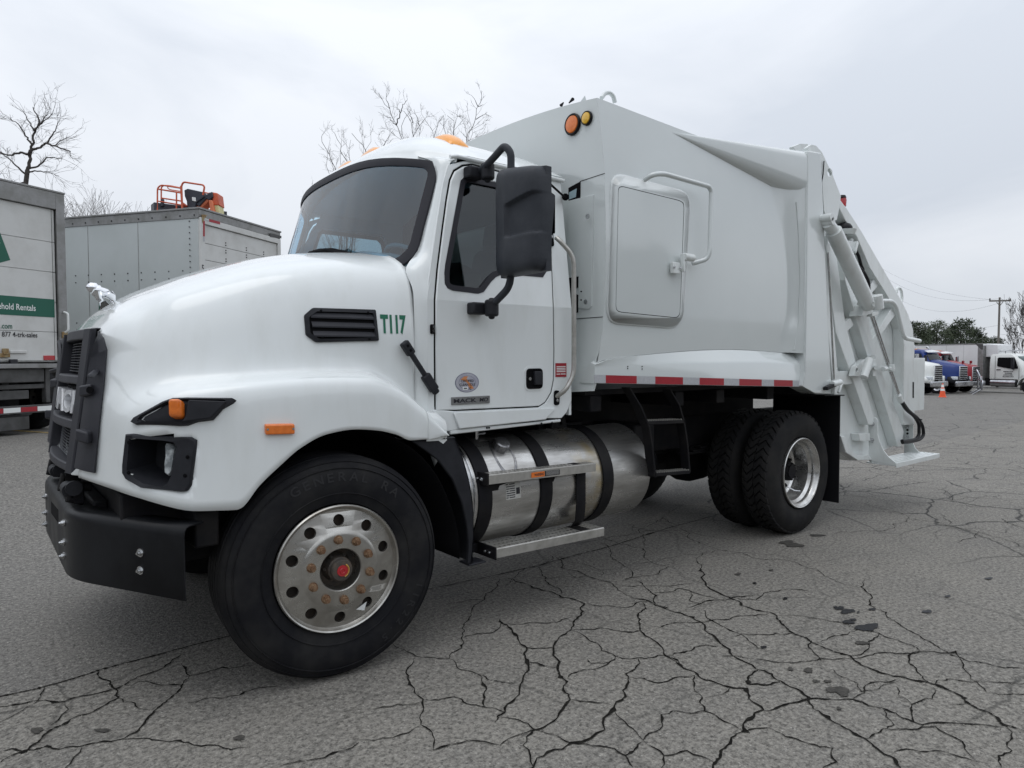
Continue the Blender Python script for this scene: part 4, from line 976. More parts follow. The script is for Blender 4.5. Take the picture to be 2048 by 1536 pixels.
# ---- mirror
MI = empty('side_mirror', parent=T)
mx, my0, my1 = .89, -.085, -.425
ms = MB(); prof = []
yy_ = .5*(1-np.cos(np.linspace(0, PI, 61)))*.7+.3*np.linspace(0, 1, 61); zz_ = .5*(1-np.cos(np.linspace(0, PI, 101)))*.6+.4*np.linspace(0, 1, 101)
def mout(a, b):
    """back shell of the mirror head: a across (0 near the cab), b up"""
    y = my0+(my1-my0)*a; z = 1.925+.565*b-.045*a*(1 if b > .5 else -0.2)*abs(b-.5)*2
    # rounded corner plan
    e = (abs(2*a-1)**9+abs(2*b-1)**11)
    bul = .085*(1-min(1, e))**.33*(.62+.38*sst(0, .42, a))
    st = 0
    grv = -.024*sst(.36, .42, a-.10*(b-.45)**2*4)*sst(.325, .345, b)*(1-sst(.615, .640, b-.16*(a-.4)))
    return (mx-bul+.02*a-grv, y, z)
rows = []
for b in zz_: rows.append([mout(a, b) for a in yy_])
ms.grid(rows)
rim_ = [mout(a, 0) for a in yy_]+[mout(1, b) for b in zz_[1:]]+[mout(a, 1) for a in yy_[::-1][1:]]+[mout(0, b) for b in zz_[::-1][1:-1]]
ms.grid([rim_, [(x+.035, y, z) for x, y, z in rim_]], closev=True); ms.add([(x+.035, y, z) for x, y, z in rim_], [list(range(len(rim_)))])
ms.build('mirror_shell', MIRP, MI, smooth=45)
mg_ = MB(); mg_.box((mx+.078, my1+.03, 1.99), (mx+.082, my0-.03, 2.42)); mg_.build('mirror_glass', MIRG, MI, smooth=0)
ar = MB()
up_ = round3([(.915,.17,2.525),(.90,.02,2.56),(.895,-.115,2.615),(.905,-.155,2.57),(.905,-.155,2.46)], .06, 6); ar.tube(up_, .020, 12); ar.build('mirror_arm', MIRP, MI, smooth=60); ar = MB()
dn_ = round3([(.885,.07,1.775),(.885,-.02,1.79),(.90,-.15,1.875),(.905,-.155,1.98)], .06, 6); ar.tube(dn_, .020, 12)
ar.build('mirror_arm', MIRP, MI, smooth=60)
for z, x, yb in ((2.525, .925, .185), (1.772, .885, .10)):
    br = MB(); br.tube([(x, yb-.11, z-.045), (x, yb-.11, z+.045)], .038, 14); br.obox((x-.04, yb-.035, z), (.10, 0, 0), (0, .07, 0), (0, 0, .065)); br.tube([(x, yb-.11, z-.06), (x, yb-.11, z+.055)], .018, 10)
    br.build('mirror_bracket', BLKP, MI, bevel=.012, seg=3, smooth=40)
rod = MB(); rod.tube([(1.15, .13, 2.50), (1.545, .13, 2.495)], .006, 8) if False else None
rod.tube([tuple(PY(1096, 364, -.02)), tuple(PY(1131, 396, .12))], .0065, 8); rod.tube([tuple(PY(1131, 394, .12)), tuple(PY(1131, 394, .19))], .022, 10); rod.build('mirror_stay', DARK, MI)
# ================================================================== chassis, tank, steps, wheels
for y in (.76, 1.50): fr2 = MB(); fr2.box((-.55, y, .72), (5.2, y+.08, 1.00)); fr2.build('frame_rail', BLKS, T, bevel=.006)
for x in (1.2, 2.3, 3.2, 5.0): fr2 = MB(); fr2.box((x, .84, .78), (x+.10, 1.50, .96)); fr2.build('cross_member', BLKS, T, bevel=.006)
fr2 = MB(); fr2.box((-.2,.85,.55), (.9,1.49,.98)); fr2.build('engine_block', BLKS, T, bevel=.02)
fr2 = MB(); fr2.tube([(0, .25, .50), (0, 2.1, .50)], .06, 10); fr2.build('front_axle', BLKS, T, bevel=.006)
fr2 = MB(); fr2.tube([(.3, 1.17, .62), (2.4, 1.17, .66), (4.0, 1.17, .56)], .06, 10); fr2.build('drive_shaft', BLKS, T)
for y in (.72, 1.48): sf = MB(); sf.box((1.70, y, 1.0), (4.6, y+.12, 1.28)); sf.build('subframe_rail', BLKS, T, bevel=.006)
for x in (1.75, 2.6, 3.1, 3.8, 4.5): sf = MB(); sf.box((x, .10, 1.16), (x+.10, 2.24, 1.262)); sf.build('floor_bearer', BLKS, T, bevel=.006)
ax = MB(); ax.tube([(4.186, .3, .525), (4.186, 2.04, .525)], .10, 14); ax.lathe([(0,-.30),(.16,-.22),(.215,-.06),(.215,.06),(.16,.22),(0,.30)], 20, (4.14, 1.17, .52), 'y'); ax.tube([(3.75, 1.17, .52), (4.05, 1.17, .52)], [.08,.17], 12)
ax.build('rear_axle', BLKS, T, smooth=50)
for y in (.68, 1.60):
    sp = MB()
    for k in range(5): sp.obox((4.186, y, .68+.02*k), (1.5-.22*k, 0, 0), (0, .08, 0), (0, 0, .016))
    sp.build('leaf_spring', BLKS, T, bevel=.004)
# clutter seen between tank and body
cl = MB(); cl.box((1.62, .45, .98), (2.02, .74, 1.06)); cl.tube([(1.70,.40,1.0),(1.70,.40,1.14)], .045, 10)
cl.prism([(1.64,1.02),(1.80,1.02),(1.745,1.20),(1.70,1.20)], lambda u, v: (u, .36, v), lambda u, v: (u, .40, v), holes=[[(1.69,1.06),(1.75,1.06),(1.73,1.16),(1.71,1.16)]])
cl.build('body_mount', BLKS, T, bevel=.004)
sg = MB(); pts = [(1.70+.032*math.cos(a), .42+.032*math.sin(a), .98+.10*a/(10*PI)) for a in np.linspace(0, 10*PI, 90)]; sg.tube(pts, .006, 5); sg.build('mount_spring', STEEL, T)
bx = MB(); bx.box((2.40, .30, .62), (2.62, .74, 1.02)); bx.build('battery_box', BLKS, T, bevel=.015)
bx = MB(); bx.tube([(2.8,.98,.60),(3.35,.98,.60)], .12, 16); bx.build('air_tank', BLKS, T, bevel=.015)
# ---- fuel tank
FT = empty('fuel_tank', parent=T); tz, ty, tr0 = .722, .375, .318
tk_ = MB(); tk_.lathe([(0,.775),(tr0-.03,.775),(tr0-.008,.782),(tr0,.80),(tr0,2.275),(tr0-.010,2.292),(tr0-.10,2.305),(0,2.32)], 64, (0, ty, tz), 'x'); 
m = TANK.node_tree; tcn = m.nodes.new('ShaderNodeTexCoord'); sx = m.nodes.new('ShaderNodeSeparateXYZ'); m.links.new(tcn.outputs['Object'], sx.inputs[0])
mr1 = m.nodes.new('ShaderNodeMapRange'); mr1.interpolation_type = 'SMOOTHSTEP'
for k, v in zip(('From Min','From Max','To Min','To Max'), (1.48, 1.78, 0, 1)): mr1.inputs[k].default_value = v
m.links.new(sx.outputs['X'], mr1.inputs['Value'])
mr2_ = m.nodes.new('ShaderNodeMath'); mr2_.operation = 'LESS_THAN'; mr2_.inputs[1].default_value = 1.835; m.links.new(sx.outputs['X'], mr2_.inputs[0])
nz = m.nodes.new('ShaderNodeTexNoise'); nz.inputs['Scale'].default_value = 7; nz.inputs['Detail'].default_value = 5; m.links.new(tcn.outputs['Object'], nz.inputs['Vector'])
mr3 = m.nodes.new('ShaderNodeMapRange'); mr3.inputs['From Min'].default_value = .38; mr3.inputs['From Max'].default_value = .62; mr3.inputs['To Max'].default_value = .75; m.links.new(nz.outputs['Fac'], mr3.inputs['Value'])
mu = m.nodes.new('ShaderNodeMath'); mu.operation = 'MULTIPLY'; m.links.new(mr1.outputs[0], mu.inputs[0]); m.links.new(mr3.outputs[0], mu.inputs[1])
mu2 = m.nodes.new('ShaderNodeMath'); mu2.operation = 'MULTIPLY'; m.links.new(mu.outputs[0], mu2.inputs[0]); m.links.new(mr2_.outputs[0], mu2.inputs[1])
bs = m.nodes['Principled BSDF']; old = bs.inputs['Base Color'].links[0].from_socket; mxx = m.nodes.new('ShaderNodeMix'); mxx.data_type = 'RGBA'; mxx.inputs['B'].default_value = (.40, .30, .12, 1)
m.links.new(mu2.outputs[0], mxx.inputs['Factor']); m.links.new(old, mxx.inputs['A']); m.links.new(mxx.outputs['Result'], bs.inputs['Base Color'])
# brushed scratches
ws = m.nodes.new('ShaderNodeTexNoise'); ws.inputs['Scale'].default_value = 6; ws.inputs['Detail'].default_value = 6; mpp = m.nodes.new('ShaderNodeMapping'); mpp.inputs['Scale'].default_value = (1.5, 22, 22); mpp.inputs['Rotation'].default_value = (0, R(14), 0); m.links.new(tcn.outputs['Object'], mpp.inputs[0]); m.links.new(mpp.outputs[0], ws.inputs['Vector'])
bpx = m.nodes.new('ShaderNodeBump'); bpx.inputs['Strength'].default_value = .12; bpx.inputs['Distance'].default_value = .004; m.links.new(ws.outputs['Fac'], bpx.inputs['Height']); m.links.new(bpx.outputs[0], bs.inputs['Normal'])
tk_.build('tank_shell', TANK, FT, smooth=40)
rg_ = MB()
for x in (.792, .815): rg_ = MB(); rg_.lathe([(tr0+.0, x-.008), (tr0+.007, x-.004), (tr0+.007, x+.004), (tr0+.0, x+.008)], 64, (0, ty, tz), 'x'); rg_.build('tank_rim', STEEL, FT, smooth=50)
for x in (.885, 1.335, 1.865):
    st_ = MB(); st_.lathe([(tr0+.002, x-.048), (tr0+.010, x-.045), (tr0+.010, x+.045), (tr0+.002, x+.048)], 64, (0, ty, tz), 'x'); st_.build('tank_strap', BLKS, FT, smooth=30)
for x in (.885, 1.335, 1.865):
    bk_ = MB(); bk_.box((x-.05, ty+.2, tz-.36), (x+.05, ty+.42, tz+.22)); bk_.build('tank_bracket', BLKS, FT, bevel=.006)
cpd = Vector((0, -.60, .80)).normalized(); cpb = Vector((1.085, ty, tz))+cpd*tr0
dsh = MB(); ring_ = []
for a in np.linspace(0, 2*PI, 28, endpoint=False): ring_.append((1.085+.085*math.cos(a)*(1 if True else 1), a))
rows = []
for k, (rr, hh) in enumerate(((1.0, .001), (.90, .007), (.80, .002))):
    row = []
    for a in np.linspace(0, 2*PI, 32, endpoint=False):
        uu = .075*rr*math.cos(a); ww = .14*rr*math.sin(a)-.055; th = math.atan2(.80, -.60)-(-ww)/tr0*1 if False else math.atan2(.80, .60)-0
        ang = math.acos(.60)+0; phi = math.atan2(cpd.z, -cpd.y)+ww/tr0
        row.append((1.085+uu, ty-math.cos(phi)*(tr0+hh), tz+math.sin(phi)*(tr0+hh)))
    rows.append(row)
dsh.grid(rows, closev=True); dsh.build('filler_dish', CAPM, FT, smooth=60)
cpm = MB(); cpm.tube([cpb-cpd*.01, cpb+cpd*.020], .044, 20); 
prof = [(0,.058),(.040,.056),(.047,.050),(.047,.022),(.043,.018)]; u_ = cpd.orthogonal().normalized(); w_ = cpd.cross(u_); rows = []
for i in range(36):
    a = 2*PI*i/36; k = 1+(.035 if i % 2 else -.02)
    rows.append([tuple(cpb+(u_*math.cos(a)+w_*math.sin(a))*r*(k if .02 < h < .055 else 1)+cpd*h) for r, h in prof])
cpm.grid(rows, closeu=True); cpm.build('filler_cap', CAPM, FT, smooth=30)
vl = MB(); vl.tube([(1.00, .30, 1.02), (1.00, .30, 1.075)], .014, 8); vl.tube([(1.00, .30, 1.06), (1.06, .30, 1.062)], .012, 8); vl.build('tank_valve', STEEL, FT)
# paper label on the shell
LBL = mat('tank_label', (.55, .55, .52), .6, c2=(.48, .48, .45), nscale=40)
lm_ = MB()
def tp(x, z, off): c = z-tz; return (x, ty-math.sqrt(max(0, (tr0+off)**2-c*c)), z)
lm_.cur = 0; lm_.grid([[tp(x, z, .001) for x in (1.03, 1.14)] for z in np.linspace(.700, .795, 8)]); lm_.cur = 1
for k in range(7):
    z = .708+.0125*k
    for x0, x1 in ((1.035, 1.05+.006*(k % 3)), (1.058, 1.098)): lm_.grid([[tp(x, zz, .0016) for x in (x0, x1)] for zz in (z, z+.0055)])
lm_.grid([[tp(x, zz, .0016) for x in (1.106, 1.133)] for zz in (.725, .745, .762)])
lm_.build('tank_label', [LBL, INK], FT, smooth=0)
# ---- access steps with punched treads
def punched(mb_, x0, x1, y0, y1, z, nx, ny, r, th=.004):
    dx, dy = (x1-x0)/nx, (y1-y0)/ny
    for i in range(nx):
        for j in range(ny):
            cx, cy = x0+dx*(i+.5), y0+dy*(j+.5); hx, hy = dx/2, dy/2
            o_ = [(cx-hx,cy-hy),(cx,cy-hy),(cx+hx,cy-hy),(cx+hx,cy),(cx+hx,cy+hy),(cx,cy+hy),(cx-hx,cy+hy),(cx-hx,cy)]
            h_ = [(cx+r*math.cos(R(225+45*k)), cy+r*math.sin(R(225+45*k))) for k in range(8)]
            mb_.grid([[(a_, b_, z) for a_, b_ in o_], [(a_, b_, z) for a_, b_ in h_], [(a_, b_, z-th) for a_, b_ in h_]], closev=True)
for k, (x0, x1, y0, y1, zt, dz) in enumerate(((.865, 1.69, -.005, .13, .868, .050), (.915, 1.765, -.005, .155, .455, .050))):
    sx_ = empty('side_step', parent=T)
    tilt = -.018
    s1 = MB(); punched(s1, x0, x1, y0+.006, y1, zt, 27, 3 if k else 3, .0105); s1.v = [(x, y, z+tilt*(x-x0)) for x, y, z in s1.v]; s1.build('step_tread', STEPM, sx_, smooth=0)
    s2 = MB(); s2.grid([[(x, y0+.006, zt+.0005+tilt*(x-x0)), (x, y0, zt-.004+tilt*(x-x0)), (x, y0, zt-dz+tilt*(x-x0)), (x, y0+.02, zt-dz+tilt*(x-x0))] for x in (x0, x1)]); 
    s2.obox((x1-.002, (y0+y1)/2, zt-dz/2-.0005+tilt*(x1-x0)), (.003, 0, 0), (0, y1-y0-.004, 0), (0, 0, dz-.004)); s2.build('step_face', STEPM, sx_, smooth=0, solid=.003)
    s3 = MB(); s3.obox((x0-.006, (y0+y1)/2+.02, zt-dz/2), (.012, 0, 0), (0, y1-y0+.05, 0), (0, 0, dz+.02)); 
    s3.box((x0-.07, y1, zt-.05), (x0, y1+.12, zt)); s3.build('step_end', BLKS, sx_, bevel=.004)
    s4 = MB()
    for yb in (.035, .075): bolt(s4, (x0-.013, yb, zt-.025), (-1, 0, 0), .011, .007)
    s4.build('step_bolt', STEEL, sx_, kind='stuff')
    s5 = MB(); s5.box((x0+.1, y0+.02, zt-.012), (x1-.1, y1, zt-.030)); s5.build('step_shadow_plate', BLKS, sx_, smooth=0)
lb_ = MB(); zz = lambda x: .868-.018*(x-.865)
lb_.cur = 0; lb_.add([(x, -.0085, zz(x)-h) for x, h in ((1.165,.012),(1.265,.012),(1.265,.042),(1.165,.042))], [(0,1,2,3)]); lb_.cur = 1; lb_.add([(x, -.0085, zz(x)-h) for x, h in ((1.268,.012),(1.385,.012),(1.385,.042),(1.268,.042))], [(0,1,2,3)])
for k in range(5): lb_.cur = 2; lb_.add([(x, -.009, zz(x)-h) for x, h in ((1.275,.015+.005*k),(1.378,.015+.005*k),(1.378,.0165+.005*k),(1.275,.0165+.005*k))], [(0,1,2,3)])
lb_.cur = 1; text_mb('WARNING', lambda u, v: (1.188+u, -.009, zz(1.2)-.036+v), fit=(.070, .016), bold=.03, mb=lb_)
lb_.build('step_label', [AMB2, INK, LBL], T, smooth=0, fix=False)
bs_ = MB()
for x in (.94, 1.36):
    b0_ = MB(); b0_.prism([(x-.04,.812),(x+.13,.812),(x+.13,.800),(x+.05,.785),(x+.02,.72),(x-.02,.72)], lambda u, v: (u, .06, v), lambda u, v: (u, .075, v)); b0_.build('step_brace', BLKS, T, bevel=.003)
bs_.grid([[(x_, y_, z_) for (y_, z_) in ((.05,.83),(.05,.60),(.06,.50),(.10,.455))] for x_ in (1.575, 1.655)]); bs_.build('step_bracket', BLKS, T, bevel=.003, solid=.008)
# ---- body ladder
la = empty('body_ladder', parent=T)
def lrail(p, nm='ladder_rail'):
    m_ = MB(); q = [PY(a, b, .0) for a, b in p]; w0 = Vector((0, .07, 0)); wd_ = Vector((.016, 0, 0)); 
    m_.grid([[tuple(v), tuple(v+wd_), tuple(v+wd_+w0), tuple(v+w0)] for v in q], closev=True); m_.build(nm, BLKS, la, bevel=.003)
lrail([(1258,775),(1282,815),(1298,855),(1304,895),(1310,955)]); lrail([(1340,780),(1358,810),(1368,845),(1374,885),(1379,945)])
for (a, b), (c, d) in (((1296,846),(1370,843)), ((1309,950),(1380,944))):
    p, q = PY(a, b, .0), PY(c, d, .0); st_ = MB(); st_.obox((p+q)/2+Vector((0, .035, 0)), q-p, (0, .07, 0), (0, 0, .024)); st_.build('ladder_rung', BLKS, la, bevel=.003)
    tt = MB()
    for k in range(16):
        c_ = p+(q-p)*((k+.5)/16)
        for dy in (.008, .034, .060): tt.obox(c_+Vector((0, dy, .016)), (.006, 0, 0), (0, .012, 0), (0, 0, .008))
    tt.build('rung_grip', STEPM, la, smooth=0, kind='stuff')
# ---- wheels
def ext(prof): return prof
def tyre_front(): 
    R0 = .525
    prof = [(.292,.035),(.305,.012),(.345,-.002),(.40,-.010),(.45,-.006),(.490,.012),(.510,.030),(.519,.045),(.5205,.06)]
    for k in range(4):
        a = .078+.052*k; prof += [(.524,a-.020+.004),(.5245,a),(.5245,a+.014),(.514,a+.016),(.514,a+.022),(.5245,a+.024)]
    prof += [(.519,.275),(.510,.290),(.45,.315),(.40,.315),(.345,.305),(.292,.27)]
    m_ = MB(); m_.lathe(prof, 96); 
    for r_, h_ in ((.498,.0165),(.352,-.0055),(.470,.0)): m_.lathe([(r_-.004,h_+.004),(r_,h_-.0035),(r_+.004,h_+.004)], 96)
    return m_
FW = empty('front_wheel', (0, 0, .525), R(-5), parent=T)
tyf = tyre_front()
def arc_text(mb_, s, a_mid, r, size, depth):
    w = [text2d(ch, 1, 0, .02, 1.15) if ch != ' ' else None for ch in s]; step = size*.98/r; n = len(s)
    for i, g in enumerate(w):
        if not g: continue
        a = a_mid-(i-(n-1)/2)*step; vs_, fs_ = g; xm = (min(v[0] for v in vs_)+max(v[0] for v in vs_))/2
        def f(u, v):
            rr = r+(v-.36)*size; aa = a-(u-xm)*size/r
            y_ = np.interp(rr, [.305,.345,.40,.45,.490,.510], [.012,-.002,-.010,-.006,.012,.030])
            return (rr*math.cos(aa), y_-depth, rr*math.sin(aa))
        mb_.add([f(*v) for v in vs_], fs_)
TXR = mat('tyre_lettering', (.026, .026, .028), .6, spec=.2)
tyf.build('tyre', RUB, FW, smooth=35)
tx = MB(); arc_text(tx, 'GENERAL RA', R(84), .432, .058, .002); arc_text(tx, '11R22.5', R(-40), .432, .050, .002); tx.build('tyre_lettering', TXR, FW, smooth=0, fix=False, kind='stuff')
# hand-hole disc: annulus with ten holes
def rim_front():
    m_ = MB(); m_.lathe([(.2985,.010),(.2985,-.004),(.293,-.010),(.287,-.006),(.283,.004),(.276,.012)], 80)
    # dished face between r=.276 and r=.165, ten hand holes at r=.222
    fy = lambda r: float(np.interp(r, [.098,.150,.172,.190,.276], [-.022,-.022,-.018,-.008,.012]))
    n = 10
    for k in range(n):
        a0 = 2*PI*(k+.0)/n; am = a0+PI/n
        # sector from a0 to a0+36deg with hole in the centre
        M_ = 12; hole = [(.228+.0265*math.cos(2*PI*i/24), am, .0265*math.sin(2*PI*i/24)) for i in range(24)]
        hp = [(math.hypot(.228+.0265*math.cos(t), .0265*math.sin(t)), am+math.atan2(.0265*math.sin(t), .228+.0265*math.cos(t))) for t in [2*PI*i/24 for i in range(24)]]
        ob = [(.276, a0+2*(am-a0)*i/6) for i in range(7)]+[(r_, a0+2*(am-a0)) for r_ in (.25, .228, .205)]+[(.182, a0+2*(am-a0)*(6-i)/6) for i in range(7)]+[(r_, a0) for r_ in (.205, .228, .25)]
        pol = lambda p: (p[0]*math.cos(p[1]), p[0]*math.sin(p[1]))
        m_.prism([pol(p) for p in ob], lambda u, v: (u, fy(math.hypot(u, v)), v), lambda u, v: (u, fy(math.hypot(u, v))+.016, v), holes=[[pol(p) for p in hp]])
    m_.lathe([(.182,fy(.182)),(.172,fy(.172)),(.160,-.021),(.110,-.022),(.100,-.022),(.096,-.018),(.096,.07)], 80)
    m_.lathe([(.29,.02),(.27,.05),(.25,.12),(.25,.26),(.29,.27)], 60)
    return m_
rim_front().build('rim', RIM, FW, smooth=30)
dk = MB(); dk.lathe([(0,.06),(.27,.06)], 40); dk.build('brake_drum', HUBD, FW)
hb = MB(); hb.lathe([(.096,.058),(.070,.056),(.058,.030),(.056,-.008),(.050,-.014),(.050,-.034),(.046,-.040),(.020,-.043),(0,-.043)], 40)
for k in range(6): bolt(hb, (.062*math.cos(k*PI/3), .030, .062*math.sin(k*PI/3)), (0, -1, 0), .008, .008)
hb.build('hub', HUBD, FW, smooth=35)
hc = MB(); hc.lathe([(.026,-.0425),(.025,-.045),(0,-.046)], 28); hc.lathe([(.014,-.0462),(.013,-.0475),(.010,-.0475),(.009,-.0462)], 24); hc.build('hub_cap', REDL, FW, smooth=30)
hr = MB(); hr.lathe([(.034,-.042),(.030,-.046),(.027,-.042)], 28, a0=R(-70), a1=R(60)); hr.build('hub_decal', mat('hub_decal_orange', (.55,.30,.06), .5), FW)
for k in range(10):
    a = R(18+36*k+5); nm = MB(); p = Vector((.1425*math.cos(a), -.022, .1425*math.sin(a))); nm.tube([p, p+Vector((0, -.006, 0))], .021, 14); nm.tube([p+Vector((0, -.006, 0)), p+Vector((0, -.026, 0))], [.0185, .0165], 6); nm.tube([p+Vector((0, -.02, 0)), p+Vector((0, -.037, 0))], .0105, 10)
    nm.build('lug_nut', RUST, FW, smooth=30)
dl = MB(); a = R(-62); c = Vector((.232*math.cos(a), .0015, .232*math.sin(a))); u_ = Vector((math.cos(a), 0, math.sin(a))); w_ = Vector((-math.sin(a), 0, math.cos(a)))
dl.add([tuple(c+w_*.03+u_*(-.014)+Vector((0,-.010,0))), tuple(c-w_*.03+u_*(-.014)+Vector((0,-.010,0))), tuple(c+u_*.018+Vector((0,-.006,0)))], [(0,1,2)]); dl.build('rim_decal', WHT, FW, smooth=0)
FW2 = dup(FW, T, (0, 2*YC, .525), (0, 0, PI))
# rear dual wheels
def tyre_rear():
    base = [(.30,.030),(.315,.010),(.36,-.004),(.41,-.008),(.455,.002),(.482,.018),(.499,.032),(.5045,.05),(.505,.14),(.5045,.23),(.499,.248),(.482,.262),(.455,.278),(.41,.288),(.36,.284),(.30,.25)]
    m_ = MB(); m_.lathe(base, 100)
    n = 46; W0, W1 = .034, .246; ks = 9
    for i in range(n):
        for half in (0, 1):
            lo, hi = (W0, .136) if half == 0 else (.144, W1); off = .5*half
            a0 = 2*PI*(i+off)/n; wa = 2*PI/n*.74; rows_b, rows_t = [], []
            for k in range(ks):
                t = k/(ks-1); y_ = lo+(hi-lo)*t; zig = (abs(((t*2) % 2)-1)-.5)*2*PI/n*.75*(1 if half == 0 else -1)
                edge = (1-t) if half == 0 else t
                rt = .5255-.010*sst(.65, 1, edge); rb_ = .499
                aa, bb = a0+zig, a0+zig+wa
                rows_t.append([(rb_*math.cos(aa), y_, rb_*math.sin(aa)), (rt*math.cos(aa), y_, rt*math.sin(aa)), (rt*math.cos((aa+bb)/2), y_, rt*math.sin((aa+bb)/2)), (rt*math.cos(bb), y_, rt*math.sin(bb)), (rb_*math.cos(bb), y_, rb_*math.sin(bb))])
            m_.grid(rows_t); m_.add(rows_t[0], [(0,1,2,3,4)]); m_.add(rows_t[-1], [(4,3,2,1,0)])
    return m_
RW = empty('rear_wheel', (4.186, 0, .525), 0, parent=T)
tr1 = tyre_rear(); tr1.build('tyre', RUBR, RW, smooth=30)
rr = MB(); rr.lathe([(.2985,.018),(.2985,-.002),(.293,-.007),(.286,-.004),(.282,.006),(.270,.016),(.262,.030),(.262,.052),(.244,.075),(.238,.120),(.238,.195),(.226,.210),(.165,.225),(.150,.225),(.085,.225)], 80); rr.lathe([(.29,.02),(.28,.12),(.27,.24),(.29,.25)], 60); rr.build('rim', RIMR, RW, smooth=30)
hh = MB(); hh.lathe([(.085,.226),(.082,.120),(.078,.100),(.060,.096),(.058,.085),(0,.085)], 32)
for k in range(8): bolt(hh, (.070*math.cos(k*PI/4), .098, .070*math.sin(k*PI/4)), (0, -1, 0), .008, .008)
hh.build('hub', BLKS, RW, smooth=35)
for k in range(10):
    a = R(36*k); p = Vector((.1425*math.cos(a), .225, .1425*math.sin(a))); nm = MB(); nm.tube([p, p+Vector((0, -.028, 0))], .019, 6); nm.tube([p, p+Vector((0, -.065, 0))], .011, 8); nm.build('lug_nut', BLKS, RW, smooth=30)
hv = MB()
for k in range(5):
    a = R(36*k*2+18); p = Vector((.192*math.cos(a), .2175, .192*math.sin(a))); d = Vector((0, -1, 0)); hv.tube([p, p+d*.0035], .026, 14)
hv.build('hand_hole', DARK, RW, kind='stuff')
vs_ = MB(); vs_.tube([(.05,.18,-.14),(.10,.12,-.18),(.14,.09,-.185)], .006, 6); vs_.build('valve_stem', STEEL, RW)
RWi = empty('rear_wheel', (4.186, .335, .525), 0, parent=T)
for ch in RW.children:
    if ch.name.startswith(('tyre', 'rim')): dup(ch, RWi)
for y in (2*YC, 2*YC-.335):
    w2 = dup(RWi if y < 2*YC else RW, T, (4.186, y, .525), (0, 0, PI))
# ---- mud flap
mf = MB(); mf.box((4.745, -.045, .20), (4.757, .60, 1.165)); mf.build('mud_flap', HOSE, T, smooth=0)
fe = MB(); fe.obox((4.62, .27, 1.172), (.36, 0, -.012), (0, .66, 0), (0, 0, .010)); fe.build('flap_hanger', BLKS, T, smooth=0)
# ================================================================== compactor body
BD = empty('compactor_body', parent=T)
yb_ = lambda z: -.052*max(0, 1-((z-2.20)/.92)**2)+.006
def fx(z): return xi(z, [1.30, 1.76, 2.20, 2.63, 3.08], [1.672, 1.728, 1.732, 1.728, 1.704])   # front edge
ztop = lambda x: 3.085-.030*(x-1.704)
zbot = lambda x: xi(x, [1.64, 1.75, 2.06, 3.1, 3.8, 4.1], [1.455, 1.490, 1.520, 1.565, 1.545, 1.53])
bdm = MB(); rows = []
for t in np.linspace(0, 1, 34):
    row = []
    for s in np.linspace(0, 1, 40):
        z_ = 1.45+(3.085-1.45)*t; x0 = fx(z_); xr = xi(z_, [1.5,1.6,1.81,2.13,2.44,2.76,3.08], [3.80,3.80,3.875,3.86,3.80,3.68,3.55]); x = x0+(xr-x0)*s
        z = zbot(x)+(ztop(x)-zbot(x))*t
        row.append((x, yb_(z), z))
    # flare out to the rear post
    x_, y_, z_ = row[-1]
    for k, (dx, y2) in enumerate(((.35, -.035), (.7, -.075), (1, -.118))): row.append((x_+(4.0-x_)*dx, min(y_, y_*(1-dx)+y2*1), z_-.004*k))
    rows.append(row)
bdm.grid(rows); bdm.build('body_side', BODW, BD, smooth=60)
BBV = bdm.bvh()
far_side = MB(); far_side.v = [(x, 2*YC-y, z) for x, y, z in bdm.v]; far_side.f = [list(reversed(f)) for f in bdm.f]; far_side.mi = bdm.mi[:]; far_side.build('body_side', BODW, BD, smooth=60)
# roof, crowned
rfm = MB(); rows = []
for x in np.linspace(1.704, 4.05, 14):
    rows.append([(x, .006+(2*YC-.012)*v, ztop(x)+.075*(1-abs(2*v-1)**2.2)) for v in np.linspace(0, 1, 25)])
rfm.grid(rows); rfm.build('body_roof', BODW, BD, smooth=60)
# front wall in panels
fw_ = MB(); rows = []
def fpt(y, z, off=0): k = .03*(1-abs(y-YC)/YC)*0; return (fx(z)+off, y, z)
for z in np.linspace(1.30, 3.085, 28):
    row = [fpt(yb_(z) if z > 1.5 else .0+ (1.5-z)*.0, z)]
    for y in np.linspace(.03, 2*YC-.03, 21): 
        zz2 = z if z < 3.0 else z+.075*(1-abs(2*y/(2*YC)-1)**2.2)*(z-3.0)/.085
        row.append((fx(z), y, zz2))
    row.append((fx(z), 2*YC-(yb_(z) if z > 1.5 else .0), z)); rows.append(row)
fw_.grid(rows); fw_.build('body_front', BODW, BD, smooth=60)
def fpanel(name, pts, off, th, m_, bev=.003, r=.0):
    q = [PX(a, b, 1.726) for a, b in pts]; pl = [(p.y, p.z) for p in q]
    if r: pl = rounded(pl, r, 3)
    m2 = MB(); m2.prism(pl, lambda u, v: (fx(v)-off, u, v), lambda u, v: (fx(v)-off+th, u, v)); return m2.build(name, m_, BD, bevel=bev, smooth=0)
fpanel('front_hatch', [(1136,402),(1187,389),(1183,612),(1178,618),(1157,616),(1157,553),(1136,556)], .006, .008, BODW, .002, .0)
fpanel('hatch_opening', [(1137,376),(1161,363),(1160,396),(1137,402)], .004, .006, DARK, 0)
fpanel('opening_pane', [(1139,385),(1154,377),(1152,394),(1139,399)], .006, .003, INT, 0)
fpanel('side_slot', [(1137,556),(1156,553),(1156,575),(1151,577),(1151,588),(1156,590),(1156,625),(1137,629)], .004, .006, DARK, 0)
for pts in ([(1160,362),(1209,346),(1209,347.2),(1160,363.2)], [(1144,637.5),(1205,633.2),(1205,634.4),(1144,638.8)]): fpanel('panel_seam', pts, .002, .004, BLKS, 0)
